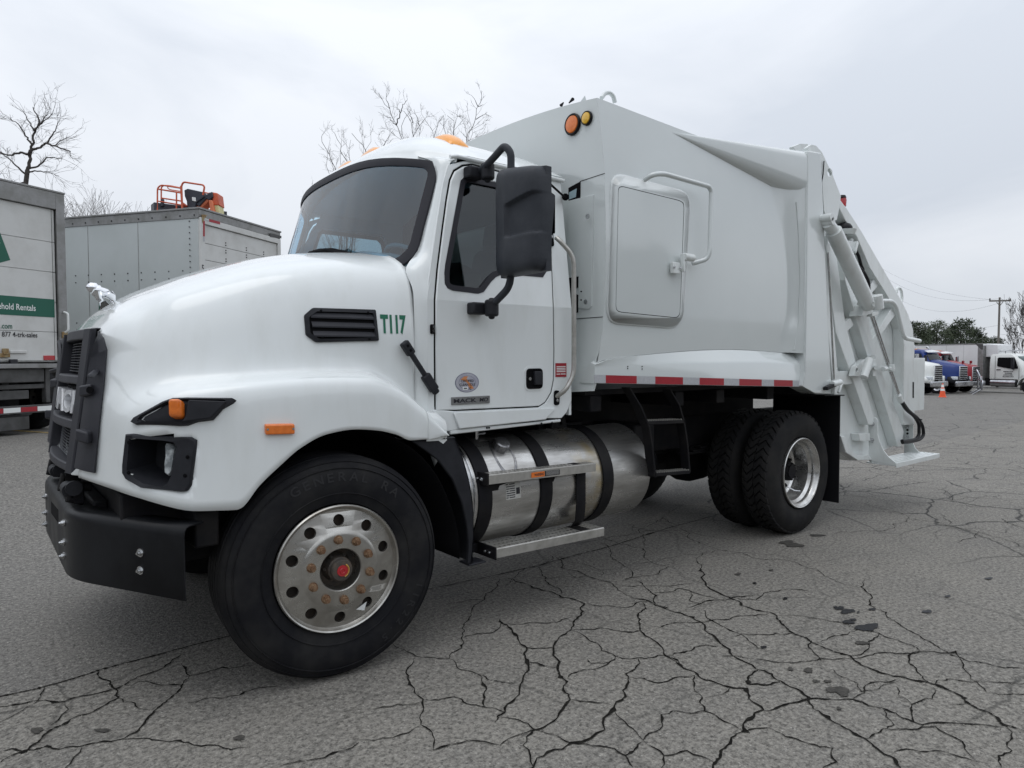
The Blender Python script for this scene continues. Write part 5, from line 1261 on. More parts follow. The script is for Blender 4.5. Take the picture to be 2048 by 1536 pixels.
for q in ((1176,433), (1172,604), (1163,583), (1163,600)):
    b1 = MB(); p = PX(*q, 1.70); b1.tube([p, p+Vector((-.006, 0, 0))], .016 if q[0] > 1165 else .005, 12); b1.build('panel_lock', STEEL if q[0] > 1165 else DARK, BD)
for (px, py), r_, m_ in (((1147,249.5), .068, AMB2), ((1175.5,237), .044, YEL)):
    p = PX(px, py, fx(2.97)); lw = MB(); lw.lathe([(r_,.0),(r_,-.014),(r_*.93,-.020),(r_*.80,-.016)], 36, tuple(p), 'x'); LW = lw.build('marker_grommet', HOSE, BD, smooth=40)
    l2 = MB(); l2.lathe([(r_*.81,-.012),(r_*.75,-.021),(r_*.3,-.025),(0,-.0255)], 36, tuple(p), 'x'); l2.build('marker_lens', m_, LW, smooth=50)
# roof fittings
re_ = MB(); pl = [PY(a, b, .10) for a, b in [(1203,196),(1212,186),(1219,186),(1226,192),(1230,206)]]; re_.tube(spl(pl, 14), .014, 8); re_.build('lifting_eye', BODW, BD, smooth=50)
gs = MB(); gs.prism([(1158,207),(1170,191),(1173,202)], lambda a, b: tuple(PY(a, b, .16)), lambda a, b: tuple(PY(a, b, .19))); gs.build('roof_gusset', BODW, BD, smooth=0)
an = MB(); an.tube([PY(1122,211,.4), PY(1127,205,.4)], [.012,.004], 6); an.tube([PY(1138,206,.3), PY(1146,198,.3)], [.004,.012], 6); an.build('roof_bolt', BLKS, BD)
# skirt with ledge
skm = MB(); rows = []
for x in np.linspace(1.668, 4.10, 26):
    e = 1; x = x; zb0 = zbot(x); zt_ = xi(x, [1.64,2.4,3.3,4.1], [1.450,1.470,1.472,1.455]); bz = 1.350-.036*(x-1.63); yo = -.016-.066*sst(1.6, 3.0, x)
    rows.append([(x, .02, zb0+.010), (x, -.022, zb0-.003), (x, yo*.86, zt_+.008), (x, yo, zt_-.012), (x, yo-.002, bz), (x, yo+.02, bz-.003), (x, .12, bz)])
skm.grid(rows); skm.add([rows[0][i] for i in range(7)], [tuple(range(7))]); SK = skm.build('body_skirt', BODW, BD, smooth=40)
skf = MB(); skf.prism([(.0,1.30),(.30,1.28),(.30,1.46),(-.012,1.452),(-.014,1.352)], lambda u, v: (fx(v)-.004, u, v), lambda u, v: (fx(v)+.01, u, v)); skf.build('front_corner_plate', BODW, BD, smooth=0)
un = MB(); un.box((1.72, .12, 1.265), (4.0, 2.2, 1.30)); un.build('body_floor', BLKS, BD, smooth=0)
XB = [1188,1211.5,1273.5,1310.5,1366,1399,1448,1478.5,1523.5,1548,1585.5,1604.5]; ybx = lambda x: -.016-.066*sst(1.6, 3.0, x)-.005
xw = []
for a in XB:
    x = PY(a, 765, -.05).x
    for _ in range(8): x = PY(a, 765, ybx(x)).x
    xw.append(x)
for i in range(11):
    x0, x1 = xw[i], xw[i+1]; bz = lambda x: 1.352-.036*(x-1.63); t_ = MB(); t_.grid([[(x, ybx(x), bz(x)+.0), (x, ybx(x), bz(x)+.049)] for x in np.linspace(x0, x1, 4)]); t_.build('reflective_strip', TAPR if i % 2 else TAPS, BD, smooth=0)
sh = MB()
for a, b in ((1263,733),(1263,737),(1290,733),(1290,738)): p = PY(a, b, -.06); sh.tube([(p.x, ybx(p.x)+.004, p.z), (p.x, ybx(p.x)+.001, p.z)], .004, 6)
sh.build('skirt_hole', DARK, BD, kind='stuff')
# corner weld post at the body front edge, hatch, handle
def bside(px, py, off):
    h = BBV.ray_cast(CAM, ray(px, py).normalized()); p = h[0] if h[0] else PY(px, py, -.05); return p+Vector((0, -off, 0))
HF = [(1221,385),(1222,366),(1229,352),(1243,350),(1360,381),(1372,388),(1377,402),(1378,420),(1366,625),(1360,643),(1348,654),(1335,655),(1232,647),(1219,641),(1214,626),(1213,610)]
HD = [(1234,380),(1236,374),(1243,373),(1357,401),(1365,406),(1366,415),(1361,560),(1358,628),(1354,635),(1347,636),(1238,625),(1231,622),(1229,613)]
def rpx(p, r): return rounded(p, r, 3)
hf = MB(); o1 = [bside(a, b, .0) for a, b in rpx(HF, 6)]; o2 = [bside(a, b, .009) for a, b in rpx(HF, 6)]; c_ = sum(o2, Vector())/len(o2)
i1 = [bside(1297+(a-1297)*.985, 503+(b-503)*.990, .0100) for a, b in rpx(HF, 6)]
hf.grid([[tuple(p) for p in o1], [tuple(p) for p in o2], [tuple(p) for p in i1]], closev=True)
# face out to the door line
hd_o = [bside(a, b, .022) for a, b in rpx(HD, 4)]; HFi = [(1297+(a-1297)*.985, 503+(b-503)*.990) for a, b in rpx(HF, 6)]
hf.prism(HFi, lambda a, b: tuple(bside(a, b, .0100)), lambda a, b: tuple(bside(a, b, .006)), holes=[rpx(HD, 4)])
hf.build('hatch_frame', BODW, BD, smooth=50)
wbd = MB(); wbd.tube([p+Vector((0, -.002, 0)) for p in o1]+[o1[0]+Vector((0, -.002, 0))], .0055, 6); wbd.build('weld_bead', BODW, BD, smooth=60)
hdm = MB(); HD2 = [(1297+(a-1297)*.985, 503+(b-503)*.989) for a, b in rpx(HD, 4)]; hdm.prism(HD2, lambda a, b: tuple(bside(a, b, .0096)), lambda a, b: tuple(bside(a, b, .006))); HDO = hdm.build('hatch_door', BODW, BD, smooth=60)
gp_ = MB(); gp_.prism(rpx(HD, 4), lambda a, b: tuple(bside(a, b, .008)), lambda a, b: tuple(bside(a, b, .005))); gp_.build('hatch_gap', DARK, BD, smooth=0)
hbr = MB(); pts = [bside(1284,361,.02), bside(1284,355,.085), bside(1300,354,.105), bside(1392,379,.105), bside(1397,388,.105), bside(1394,508,.105), bside(1391,522,.09), bside(1377,528,.03)]
hbr.tube(round3(pts, .06, 5), .0165, 12); hbr.build('hatch_bar', BODW, BD, smooth=60)
hg = MB(); p = bside(1342,537,.022); hg.obox(p+Vector((0,-.012,0)), (.075,0,0), (0,.024,0), (0,0,.075)); q = bside(1353,524,.022); hg.obox(q+Vector((0,-.03,-.01)), (.016,0,0), (0,.03,0), (0,0,.12)); q2 = bside(1362,517,.022); hg.tube([q2+Vector((-.05,-.04,.0)), q2+Vector((.05,-.04,.0))], .026, 14); HG_ = hg.build('hatch_latch', TGW, BD, bevel=.004, smooth=40)
hb_ = MB()
for a, b in ((1336,536),(1348,538),(1356,518),(1374,519)): bolt(hb_, bside(a, b, .050 if b > 530 else .06), (0,-1,0), .010, .006)
hb_.build('latch_bolt', STEEL, BD, kind='stuff')
# gusset cone at the upper rear
gm_ = MB(); apex = Vector((2.40, -.004, 3.02)); rows = []
sec = [(-.0,3.168),(-.060,3.174),(-.100,3.162),(-.120,3.135),(-.125,3.10),(-.125,3.02),(-.125,2.93),(-.118,2.885),(-.098,2.845),(-.065,2.812),(-.02,2.785)]
for t in np.linspace(0, 1, 14):
    row = []
    for y, z in sec:
        P = Vector((4.0, y, z)); row.append(tuple(apex*(1-t)+P*t))
    rows.append(row)
gm_.grid(rows); gm_.pair('side_gusset', BODW, BD, smooth=50)
# rear post
pm_ = MB(); pl = [(3.99,1.20),(3.955,1.285),(3.99,1.40),(3.985,3.165),(4.20,3.19),(4.445,1.19),(4.18,1.20)]
pl = [(3.975,3.165),(4.20,3.19),(4.29,2.40),(4.36,1.80),(4.445,1.192),(4.172,1.203),(3.952,1.272),(3.988,1.383)]
pm_.prism(pl, lambda u, v: (u, -.122, v), lambda u, v: (u, .02, v)); pm_.pair('rear_post', BODW, BD, bevel=.010, seg=3, smooth=30)
wb = MB(); wb.tube([(3.982, -.122, 3.15), (3.990, -.122, 2.2), (3.988, -.122, 1.40)], .006, 6); wb.tube([bside(a, b, .001) for a, b in [(1592,404),(1597,470),(1600,560),(1597,640),(1588,700)]], .0055, 6); wb.build('weld_bead', BODW, BD, smooth=60)
# ================================================================== tailgate with hopper
TG = empty('tailgate', parent=T)
def ty_(px, py, y): p = PY(px, py, y); return (p.x, p.z)
YB = .060                                             # recessed web plate
PLATE = [(1600,300),(1628,292),(1640,302),(1662,345),(1681,392),(1693,418),(1722,462),(1804,604),(1816,628),(1825,655),(1829,690),(1829,860),(1822,885),(1800,893),(1770,905),(1745,921),(1715,922),(1692,911),(1684,885),(1682,870),(1680,790),(1640,780),(1640,500)]
pw = [ty_(a, b, 0) for a, b in PLATE]
web = MB(); web.prism(pw, lambda u, v: (u, YB, v), lambda u, v: (u, YB+.02, v)); web.build('side_plate', TGW, TG, smooth=0)
web2 = MB(); web2.prism(pw, lambda u, v: (u, 2*YC-YB, v), lambda u, v: (u, 2*YC-YB-.02, v)); web2.build('side_plate', TGW, TG, smooth=0)
# hopper shell closing the back
hs_ = MB(); back_px = [(1640,302),(1662,345),(1681,392),(1693,418),(1722,462),(1804,604),(1816,628),(1825,655),(1829,690)]
rows = []
for a, b in back_px: x, z = ty_(a, b, 0); rows.append([(x-.03, y, z) for y in (YB+.01, YC, 2*YC-YB-.01)])
hs_.grid(rows); hs_.build('hopper_back', TGW, TG, smooth=30, solid=.01)
hb2 = MB(); rows = []
for a, b in [(1745,921),(1715,922),(1692,911),(1684,885),(1682,860)]: x, z = ty_(a, b, 0); rows.append([(x, y, z) for y in (YB+.01, 2*YC-YB-.01)])
hb2.grid(rows); hb2.build('hopper_floor', TGW, TG, smooth=40, solid=.01)
def raised(name, px, y0, y1, m_=TGW, bev=.006, r=0):
    pl = [ty_(a, b, y0) for a, b in px]
    if r: pl = rounded(pl, r, 3)
    q = MB(); q.prism(pl, lambda u, v: (u, y0, v), lambda u, v: (u, y1, v)); return q.build(name, m_, TG, bevel=bev, seg=2, smooth=30)
# perimeter flange along the slanted back and down the rear edge
fo = [(1681,400),(1694,417),(1723,462),(1804,603),(1817,629),(1826,657),(1829,690),(1829,850)]
fi = [(1679,417),(1690,440),(1712,470),(1739,534),(1772,587),(1795,627),(1806,657),(1808,690),(1807,850)]
raised('edge_flange', fo+fi[::-1], -.045, YB)
raised('front_flange', [(1642,500),(1652,500),(1669,665),(1680,790),(1668,790)], -.045, YB)
raised('diagonal_beam', [(1656,470),(1672,500),(1690,640),(1717,744),(1733,781),(1749,836),(1749,850),(1737,850),(1703,752),(1672,665),(1658,560)], -.035, YB)
raised('diagonal_beam', [(1690,470),(1712,540),(1738,640),(1752,709),(1770,760),(1808,862),(1803,892),(1796,893),(1755,763),(1735,712),(1716,650),(1690,560)], -.035, YB)
raised('cross_brace', [(1679,652),(1702,636),(1708,650),(1687,670)], -.020, YB); raised('cross_brace', [(1737,578),(1754,549),(1764,562),(1739,592)], -.020, YB)
raised('cross_brace', [(1742,684),(1786,612),(1793,627),(1747,692)], -.020, YB); raised('cross_brace', [(1668,744),(1702,741),(1707,768),(1679,770)], -.020, YB); raised('cross_brace', [(1718,868),(1740,866),(1742,882),(1720,882)], -.020, YB)
raised('lower_lip', [(1682,872),(1692,905),(1716,921),(1745,920),(1738,910),(1718,912),(1700,900),(1690,872)], -.020, YB)
# hinge ear at the top with a hole
ear = MB(); EP = [(1612,296),(1622,289),(1632,291),(1644,304),(1664,346),(1682,392),(1679,416),(1674,440),(1656,446),(1648,420),(1643,330)]
hc_ = [(1660+5.0*math.cos(a), 345+9*math.sin(a)) for a in np.linspace(0, 2*PI, 16, endpoint=False)]
ear.prism([ty_(a, b, -.06) for a, b in EP], lambda u, v: (u, -.06, v), lambda u, v: (u, -.035, v), holes=[[ty_(a, b, -.06) for a, b in hc_]]); ear.build('hinge_ear', TGW, TG, bevel=.004, smooth=20)
e2 = MB(); e2.prism([ty_(a, b, .25) for a, b in [(1586,293),(1600,287),(1616,288),(1626,300),(1590,302)]], lambda u, v: (u, .25, v), lambda u, v: (u, .29, v)); e2.build('hinge_ear', TGW, TG, bevel=.004, smooth=20)
ck_ = MB(); ck_.tube([PY(1648,322,-.07), PY(1646,350,-.07), PY(1643,365,-.07)], .005, 6); ck_.build('safety_cable', BLKS, TG)
# lift cylinder
cy = MB(); a_, b_ = PY(1667,462,-.16), PY(1729,594,-.16); cy.tube([a_, b_], .066, 24); cy.build('lift_cylinder', TGW, TG, smooth=40)
cr_ = MB(); cr_.tube([b_+(b_-a_).normalized()*-.002, b_+(b_-a_).normalized()*.05], .064, 20); cr_.tube([PY(1729,594,-.16), PY(1738,612,-.15)], .060, 14); cr_.build('cylinder_head', TGW, TG, smooth=40)
ce = MB(); d_ = (b_-a_).normalized(); c0 = PY(1653,440,-.16)
for k, q in enumerate((PY(1652,436,-.16), PY(1655,444,-.16))): ce.tube([q+Vector((0,-.05,0)), q+Vector((0,.08,0))], .034, 14)
ce.tube([PY(1655,446,-.16), PY(1668,464,-.16)], .05, 12); ce.build('cylinder_eye', TGW, TG, bevel=.004, smooth=40)
jt = MB(); q = PY(1743,605,-.16); jt.tube([q+Vector((-.02,-.05,.06)), q+Vector((.02,-.05,-.06))], .05, 14); jt.tube([PY(1718,600,-.1), PY(1734,606,-.16)], .045, 12)
jt.prism([ty_(a, b, -.15) for a, b in rounded([(1736,592),(1744,588),(1751,594),(1753,610),(1745,620),(1737,614)], 5, 3)], lambda u, v: (u, -.21, v), lambda u, v: (u, -.17, v)); jt.prism([ty_(a, b, -.10) for a, b in [(1720,632),(1724,610),(1742,618),(1738,628)]], lambda u, v: (u, -.12, v), lambda u, v: (u, .0, v)); jt.build('cylinder_pivot', TGW, TG, bevel=.005, smooth=40)
jb = MB()
for a, b in ((1743,596),(1746,604),(1746,612)): bolt(jb, PY(a, b, -.21), (0,-1,0), .012, .008)
jb.build('pivot_bolt', TGW, TG, kind='stuff')
# control rods, clamp and hoses
for dx in (0, 5):
    rd = MB(); rd.tube([PY(1742+dx,632,-.10), PY(1778+dx*.8,738,-.10), PY(1797+dx*.5,790,-.10)], .0085 if dx else .011, 8); rd.build('control_rod', STEEL, TG, smooth=50)
cpm_ = MB(); cpm_.obox(PY(1745,628,-.10), (.13,0,.02), (0,.05,0), (0,0,.035)); cpm_.build('rod_clamp', TGW, TG, bevel=.004); cpm_ = MB(); cpm_.obox(PY(1779,737,-.10), (.11,0,-.0), (0,.06,0), (.0,0,.03)); cpm_.tube([PY(1766,738,-.10), PY(1772,737,-.10)], .024, 10); cpm_.obox(PY(1783,736,-.12), (.02,0,0), (0,.05,0), (0,0,.07)); cpm_.build('rod_clamp', TGW, TG, bevel=.004); cpm_ = MB(); cpm_.tube([PY(1797,790,-.10), PY(1802,804,-.10)], .026, 10); cpm_.build('rod_fitting', TGW, TG, bevel=.004, smooth=40)
for pts in ([(1801,801),(1812,818),(1831,836),(1838,852),(1838,868),(1830,879),(1815,882),(1804,882)], [(1804,803),(1816,820),(1838,840),(1846,856),(1847,868),(1836,880),(1818,884),(1805,885)]):
    hm = MB(); hm.tube(spl([PY(a, b, -.10) for a, b in pts], 30), .017, 8); hm.build('hydraulic_hose', HOSE, TG, smooth=60)
ht = MB(); ht.obox(PY(1838,839,-.11), (.03,0,0), (0,.05,0), (0,0,.012)); ht.build('hose_tie', HOSE, TG)
for pts in ([(1711,500),(1717,512),(1722,530),(1726,540),(1724,545)], [(1713,530),(1724,540),(1732,552),(1738,570),(1738,580)], [(1708,500),(1706,510),(1703,516)]):
    hm = MB(); hm.tube(spl([PY(a, b, -.03) for a, b in pts], 24), .0145, 8); hm.build('hydraulic_hose', HOSE, TG, smooth=60)
vb_ = MB(); q = PY(1697,492,-.02); vb_.obox(q, (.16,0,0), (0,.06,0), (0,0,.08)); vb_.obox(PY(1709,495,-.05), (.05,0,.10), (0,.05,0), (.02,0,-.02)); vb_.tube([PY(1700,478,-.02), PY(1700,500,-.02)], .028, 10); vb_.tube([PY(1703,500,-.02), PY(1704,512,-.02)], .02, 8); vb_.build('hydraulic_valve', TGW, TG, bevel=.006, smooth=40)
# work lamp in its ring tray, red lamp on the back edge
wt = MB(); c = PY(1690,466,-.02); wt.lathe([(.02,-.01),(.078,-.02),(.098,.025),(.092,.025),(.072,-.012),(.02,-.004)], 28, tuple(c), 'z'); WT = wt.build('lamp_tray', TGW, TG, smooth=40)
wl_ = MB(); c = PY(1688,458,-.02); rows = []
wl_.lathe([(0,-.04),(.060,-.035),(.070,-.01),(.070,.015),(.052,.042),(.02,.055),(0,.056)], 24, tuple(c), 'z'); wl_.obox(c+Vector((.04,0,.03)), (.04,0,0), (0,.07,0), (0,0,.04)); wl_.build('work_lamp', HOSE, TG, bevel=.01, smooth=50)
rl_ = MB(); c = PY(1684,401,.06); rl_.lathe([(0,-.06),(.036,-.055),(.040,0),(.034,.03),(0,.035)], 18, tuple(c), 'z'); rl_.build('rear_beacon', REDL, TG, smooth=50)
rb2 = MB(); c = PY(1683,394,.06); rb2.lathe([(0,.015),(.034,.012),(.042,-.008),(.02,-.02)], 18, tuple(c), 'z'); rb2.build('beacon_cap', HOSE, TG, smooth=50)
le = MB(); le.tube(spl([PY(a, b, .0) for a, b in [(1793,586),(1794,577),(1799,576),(1803,584),(1804,598),(1801,607)]], 16), .014, 8); le.build('lifting_eye', TGW, TG, smooth=50)
gh = MB(); gh.tube(round3([PY(1752,604,-.06), PY(1756,602,-.16), PY(1783,602,-.16), PY(1792,612,-.16), PY(1806,670,-.16), PY(1812,677,-.16), PY(1839,682,-.16)], .10, 5), .021, 12); gh.build('grab_handle', TGW, TG, smooth=60)
# latch mechanism in the middle
lk = MB(); lk.prism([ty_(a, b, -.06) for a, b in [(1701,752),(1706,733),(1722,719),(1735,718),(1742,733),(1722,754)]], lambda u, v: (u, -.09, v), lambda u, v: (u, -.04, v), holes=[[ty_(1707+2.4*math.cos(t), 740+4*math.sin(t), -.06) for t in np.linspace(0, 2*PI, 10, endpoint=False)]]); lk.build('latch_plate', TGW, TG, bevel=.004)
l2 = MB(); l2.tube([PY(1739,718,-.16), PY(1727,755,-.16)], .036, 14); l2.build('latch_tube', TGW, TG, bevel=.003, smooth=40)
l3 = MB()
for a, b in ((1746,714),(1752,735)): l3.tube([PY(a, b, -.05), PY(a, b, -.12)], .022, 10)
l3.prism([ty_(a, b, -.06) for a, b in [(1742,716),(1748,714),(1752,734),(1750,752),(1744,752),(1742,733)]], lambda u, v: (u, -.07, v), lambda u, v: (u, -.045, v)); l3.build('latch_pin', TGW, TG, smooth=40)
# thin lock rod down the post and its turnbuckle
rd = MB(); rd.tube([PY(1655,490,-.13), PY(1661,600,-.13), PY(1668,762,-.13)], .008, 8); rd.build('lock_rod', STEEL, TG, smooth=50)
r2 = MB(); r2.tube([PY(1655,489,-.13), PY(1656,505,-.13)], .018, 8); r2.build('rod_eye', TGW, TG, smooth=40); r2 = MB(); r2.tube([PY(1664,768,-.15), PY(1680,764,-.15)], .028, 10); r2.obox(PY(1668,776,-.14), (.03,0,0), (0,.03,0), (0,0,.10)); r2.tube([PY(1684,764,-.13), PY(1677,786,-.13)], .014, 8); r2.build('turnbuckle', TGW, TG, bevel=.004, smooth=40)
r3 = MB(); r3.obox(PY(1660,773,-.15), (.16,0,.03), (0,.04,0), (0,0,.030)); r3.build('lock_handle', HOSE, TG, bevel=.004)
# riding step: two hanger plates and a ribbed tread
def yzplate(name, x, px):
    q = MB(); pl = [(PX(a, b, x).y, PX(a, b, x).z) for a, b in px]; q.prism(pl, lambda u, v: (x, u, v), lambda u, v: (x+.012, u, v)); return q.build(name, TGW, TG, bevel=.002, smooth=0)
arc1 = [(1755,868),(1760,886),(1767,901),(1777,914),(1791,925)]
yzplate('step_hanger', 5.45, [(1736,838),(1740,834),(1751,835),(1755,840)]+arc1+[(1791,932),(1738,922)])
arc2 = [(1826,886),(1830,896),(1838,904),(1846,909)]
yzplate('step_hanger', 6.40, [(1807,834),(1823,835),(1826,840)]+arc2+[(1845,912),(1808,907)])
hbm = MB()
for x, q in ((5.45,(1745,848)),(5.45,(1744,880)),(6.40,(1814.5,853)),(6.40,(1814,874))): bolt(hbm, PX(*q, x)+Vector((-.002,0,0)), (-1,0,0), .022, .014)
hbm.build('step_bolt', STEEL, TG, kind='stuff')
hh2 = MB()
for q in ((1815,838),(1815,845),(1815,860),(1815,867)): p = PX(*q, 6.4); hh2.tube([p+Vector((-.003,0,0)), p+Vector((.0,0,0))], .012, 10)
hh2.build('hanger_hole', DARK, TG, kind='stuff')
sp_ = MB(); zt_ = .512
sp_.box((5.452, -.245, zt_-.045), (6.50, -.238, zt_)); sp_.box((5.452, -.238, zt_-.03), (6.50, .03, zt_-.018)); sp_.box((6.49,-.238,zt_-.045), (6.50,.03,zt_)); sp_.build('riding_step', TGW, TG, bevel=.003, smooth=0)
for k in range(6):
    y0 = -.228+k*.042; s_ = MB(); s_.box((5.47, y0, zt_-.018), (6.48, y0+.026, zt_)); s_.build('step_rib', TGW, TG, bevel=.003, smooth=0)
# panel standing out behind the rear edge, plus its dark slot
rp2 = MB(); rp2.box((6.42, .10, .92), (7.02, .125, 1.50)); rp2.build('rear_guard', TGW, TG, bevel=.004, smooth=0)
rs = MB(); p = [PY(a, b, -.046) for a, b in [(1825,764),(1828,764),(1828,796),(1825,796)]]; rs.add([tuple(q) for q in p], [(0,1,2,3)]); rs.build('edge_slot', BLKS, TG, smooth=0)
# ================================================================== BACKGROUND
def frame(o, d):
    """local x along d (horizontal), local y to its left; returns root matrix angle"""
    return math.atan2(d[1], d[0])
TRW = mat('trailer_white', (.56, .57, .555), .5, c2=(.38, .385, .37), nscale=1.6, nlo=.42, nhi=.7, bump=.03, bscale=3)
TRD = mat('trailer_door_white', (.62, .625, .61), .5, c2=(.52, .52, .50), nscale=2.4, nlo=.45, nhi=.72)
ALU = mat('trailer_aluminium', (.30, .30, .30), .5, metal=.6, c2=(.22, .22, .21), nscale=5)
FRP = mat('trailer_panel', (.50, .535, .535), .35, c2=(.46, .495, .49), nscale=.7, coat=.3)
SGRN = mat('sign_green', (.008, .105, .068), .45)
GREYM = mat('dull_grey_steel', (.085, .085, .085), .65, c2=(.045, .045, .044), nscale=4)
RUSTY = mat('rust_stain', (.22, .13, .05), .8, c2=(.34, .28, .16), nscale=18)
def place(root, pts, z=0):
    M = root.matrix_world; return [M @ Vector(p) for p in pts]
def lt_pts(o, az, pxs):
    """picture points on the rear face plane of a box -> local (x, z)"""
    d = Vector((math.sin(az), math.cos(az), 0)); n = Vector((math.cos(az), -math.sin(az), 0)); r = []
    for a, b in pxs: p = PP(a, b, o, n); r.append(((p-Vector(o)).dot(d), p.z-o[2]))
    return r
# ---------------- rental box truck, far left
az1 = R(38.691+22.0); O1 = PD(133, 724, 10.7); g1 = gz(O1.x, O1.y+.6); O1g = Vector((O1.x, O1.y, g1))
BT = empty('rental_box_truck', O1g, PI/2-az1, label='dirty white rental box truck with green band lettered Household Rentals on its rear door', cat='box truck')
fz = O1.z-g1; rz_ = PD(133, 393, 10.7).z-g1; W_ = 2.55
L1 = lambda pxs: [(x, z) for x, z in lt_pts(O1g, az1, pxs)]
b_ = MB(); b_.box((-W_, .02, fz), (0, 6.5, rz_)); b_.build('cargo_box', TRW, BT, bevel=.01)
dr = MB(); (dx1, dz1), (dx0, dz0) = L1([(116, 722)])[0], L1([(116, 415)])[0]
# roll-up door sections
seam = [fz+.02]+[L1([(60, y_)])[0][1] for y_ in (664, 628, 560, 500, 441)]+[rz_-.30]
seam = [fz+.02, fz+.46, fz+.92, fz+1.38, fz+1.84, rz_-.26]
for i in range(5):
    p_ = MB(); p_.box((-W_+.13, -.004+.0, seam[i]+.003), (-.14, .018, seam[i+1]-.003)); p_.build('door_panel', TRD, BT, bevel=.004)
fm_ = MB(); fm_.box((-.135, -.05, fz-.02), (0, .018, rz_)); fm_.box((-W_, -.05, fz-.02), (-W_+.125, .018, rz_)); fm_.box((-W_+.125, -.05, rz_-.255), (-.135, .018, rz_)); fm_.box((-W_, -.06, fz-.09), (0, .018, fz-.022)); fm_.box((-W_-.01,-.06,rz_+.0),(.01,.5,rz_+.03)); fm_.build('door_frame', ALU, BT, bevel=.006)
sl = MB(); sl.box((-.143,-.012,fz+.02), (-.137,-.004,rz_-.26)); sl.box((-.185,-.0075,fz+.02), (-.181,-.0045,rz_-.26)); sl.build('door_seal', DARK, BT, smooth=0)
def flat(name, pts, off, m_, par=BT): q = MB(); q.prism(pts, lambda u, v: (u, off, v), lambda u, v: (u, off+.003, v)); return q.build(name, m_, par, smooth=0)
s0 = L1([(108, 599), (108, 635)]); zA, zB = s0[0][1], s0[1][1]; xr = s0[0][0]
flat('green_band', [(-W_+.2, zB), (xr, zB), (xr, zA), (-W_+.2, zA)], -.008, SGRN)
def word(name, s, pl, pr, zc, h, m_, off=-.010, bold=.01):
    xa = L1([(pl, 600)])[0][0]; xb = L1([(pr, 600)])[0][0]; q = text_mb(s, lambda u, v: (xa+u, off, zc-h/2+v), fit=(xb-xa, h), bold=bold); return q.build(name, m_, BT, smooth=0, fix=False)
zt1 = L1([(36, 614)])[0][1]; word('band_lettering', 'Household Rentals', -37, 70, zt1, .090, WHT)
zt2 = L1([(8, 652)])[0][1]; word('web_lettering', '.com', -1, 22, zt2-.01, .055, SGRN)
zt3 = L1([(36, 665)])[0][1]; word('phone_lettering', '877 4-trk-sales', 1, 72, zt3-.03, .075, INK)
flat('green_diamond', L1([(-130, 540), (-60, 400), (-10, 440), (20, 520), (-60, 541)]), -.008, SGRN)
q = L1([(-22, 492)])[0]; word('diamond_lettering', 'HOUSE', -40, 2, L1([(0, 480)])[0][1], .11, WHT, -.012); word('diamond_lettering', 'KEY', -22, 1, L1([(0, 494)])[0][1], .10, WHT, -.012)
pz_ = L1([(98, 715)])[0]; q = MB(); q.box((pz_[0]-.09, -.016, pz_[1]-.04), (pz_[0]+.08, -.004, pz_[1]+.03)); q.build('door_reflector', REDL, BT, bevel=.004)
pz_ = L1([(36, 704)])[0]; q = MB(); q.box((pz_[0]-.13, -.03, pz_[1]-.02), (pz_[0]+.11, -.004, pz_[1]+.025)); q.build('door_handle', TRD, BT, bevel=.008)
pz_ = L1([(6, 708)])[0]; q = MB(); q.box((pz_[0]-.09, -.05, pz_[1]-.05), (pz_[0]+.07, -.004, pz_[1]+.01)); q.box((pz_[0]-.03, -.06, pz_[1]-.01), (pz_[0]+.05, -.02, pz_[1]+.08)); q.build('door_latch', RUSTY, BT, bevel=.008)
pz_ = L1([(24, 724)])[0]; q = MB(); q.box((pz_[0]-.05, -.055, pz_[1]-.05), (pz_[0]+.05, -.004, pz_[1]+.04)); q.build('latch_keeper', INK, BT, bevel=.005)
q = MB(); pA = L1([(133, 625), (133, 662)]); q.tube(round3([(-.06,-.055,pA[0][1]),(-.04,-.12,pA[0][1]-.02),(-.04,-.12,pA[1][1]),(-.06,-.055,pA[1][1]-.03)], .04, 4), .016, 8); q.build('grab_handle', WHT, BT, smooth=50)
q = MB(); z0 = L1([(133, 668)])[0][1]; q.box((-.10,-.075,z0-.07), (-.02,-.05,z0+.03)); q.build('corner_bracket', RUSTY, BT, bevel=.006)
q = MB(); z0 = L1([(133, 694)])[0][1]; q.box((-.115,-.075,z0-.11), (-.015,-.05,z0+.09)); q.build('tail_lamp', REDL, BT, bevel=.015)
# under-ride frame, chassis and rear wheels
q = MB(); q.box((-W_+.1, .0, fz-.30), (-.35, .08, fz-.10)); q.box((-W_+.2, .05, fz-.40), (-.30, .12, fz-.33)); q.box((-W_+.2,.05,fz-.55),(-.55,.15,fz-.42)); q.box((-.32, .02, fz-.62), (-.25, .12, fz-.06)); q.box((-W_+.25, .02, fz-.62), (-W_+.32, .12, fz-.06)); q.box((-1.75,.1,fz-.45),(-1.65,6,fz-.15)); q.box((-.9,.1,fz-.45),(-.8,6,fz-.15)); q.build('rear_frame', GREYM, BT, bevel=.01, kind='stuff')
q = MB(); q.box((-2.1,.45,.35),(-.45,5.5,fz-.12)); q.build('chassis', BLKS, BT)
q = MB(); q.box((-W_+.25, -.06, fz-.76), (-.24, .02, fz-.64)); UR = q.build('underride_bar', GREYM, BT, bevel=.008)
for k in range(9):
    x1 = -.27-.24*k; q = MB(); q.box((max(-W_+.27, x1-.235), -.064, fz-.735), (x1, -.0605, fz-.665)); q.build('reflective_strip', TAPR if k % 2 else WHT, BT, smooth=0)
q = MB(); q.box((-1.9, -.02, fz-1.0), (-.6, .5, fz-.80)); q.obox((-.7, .5, fz-.95), (.9, 0, .35), (0, .1, 0), (0, 0, .08)); q.build('tow_frame', GREYM, BT, bevel=.01)
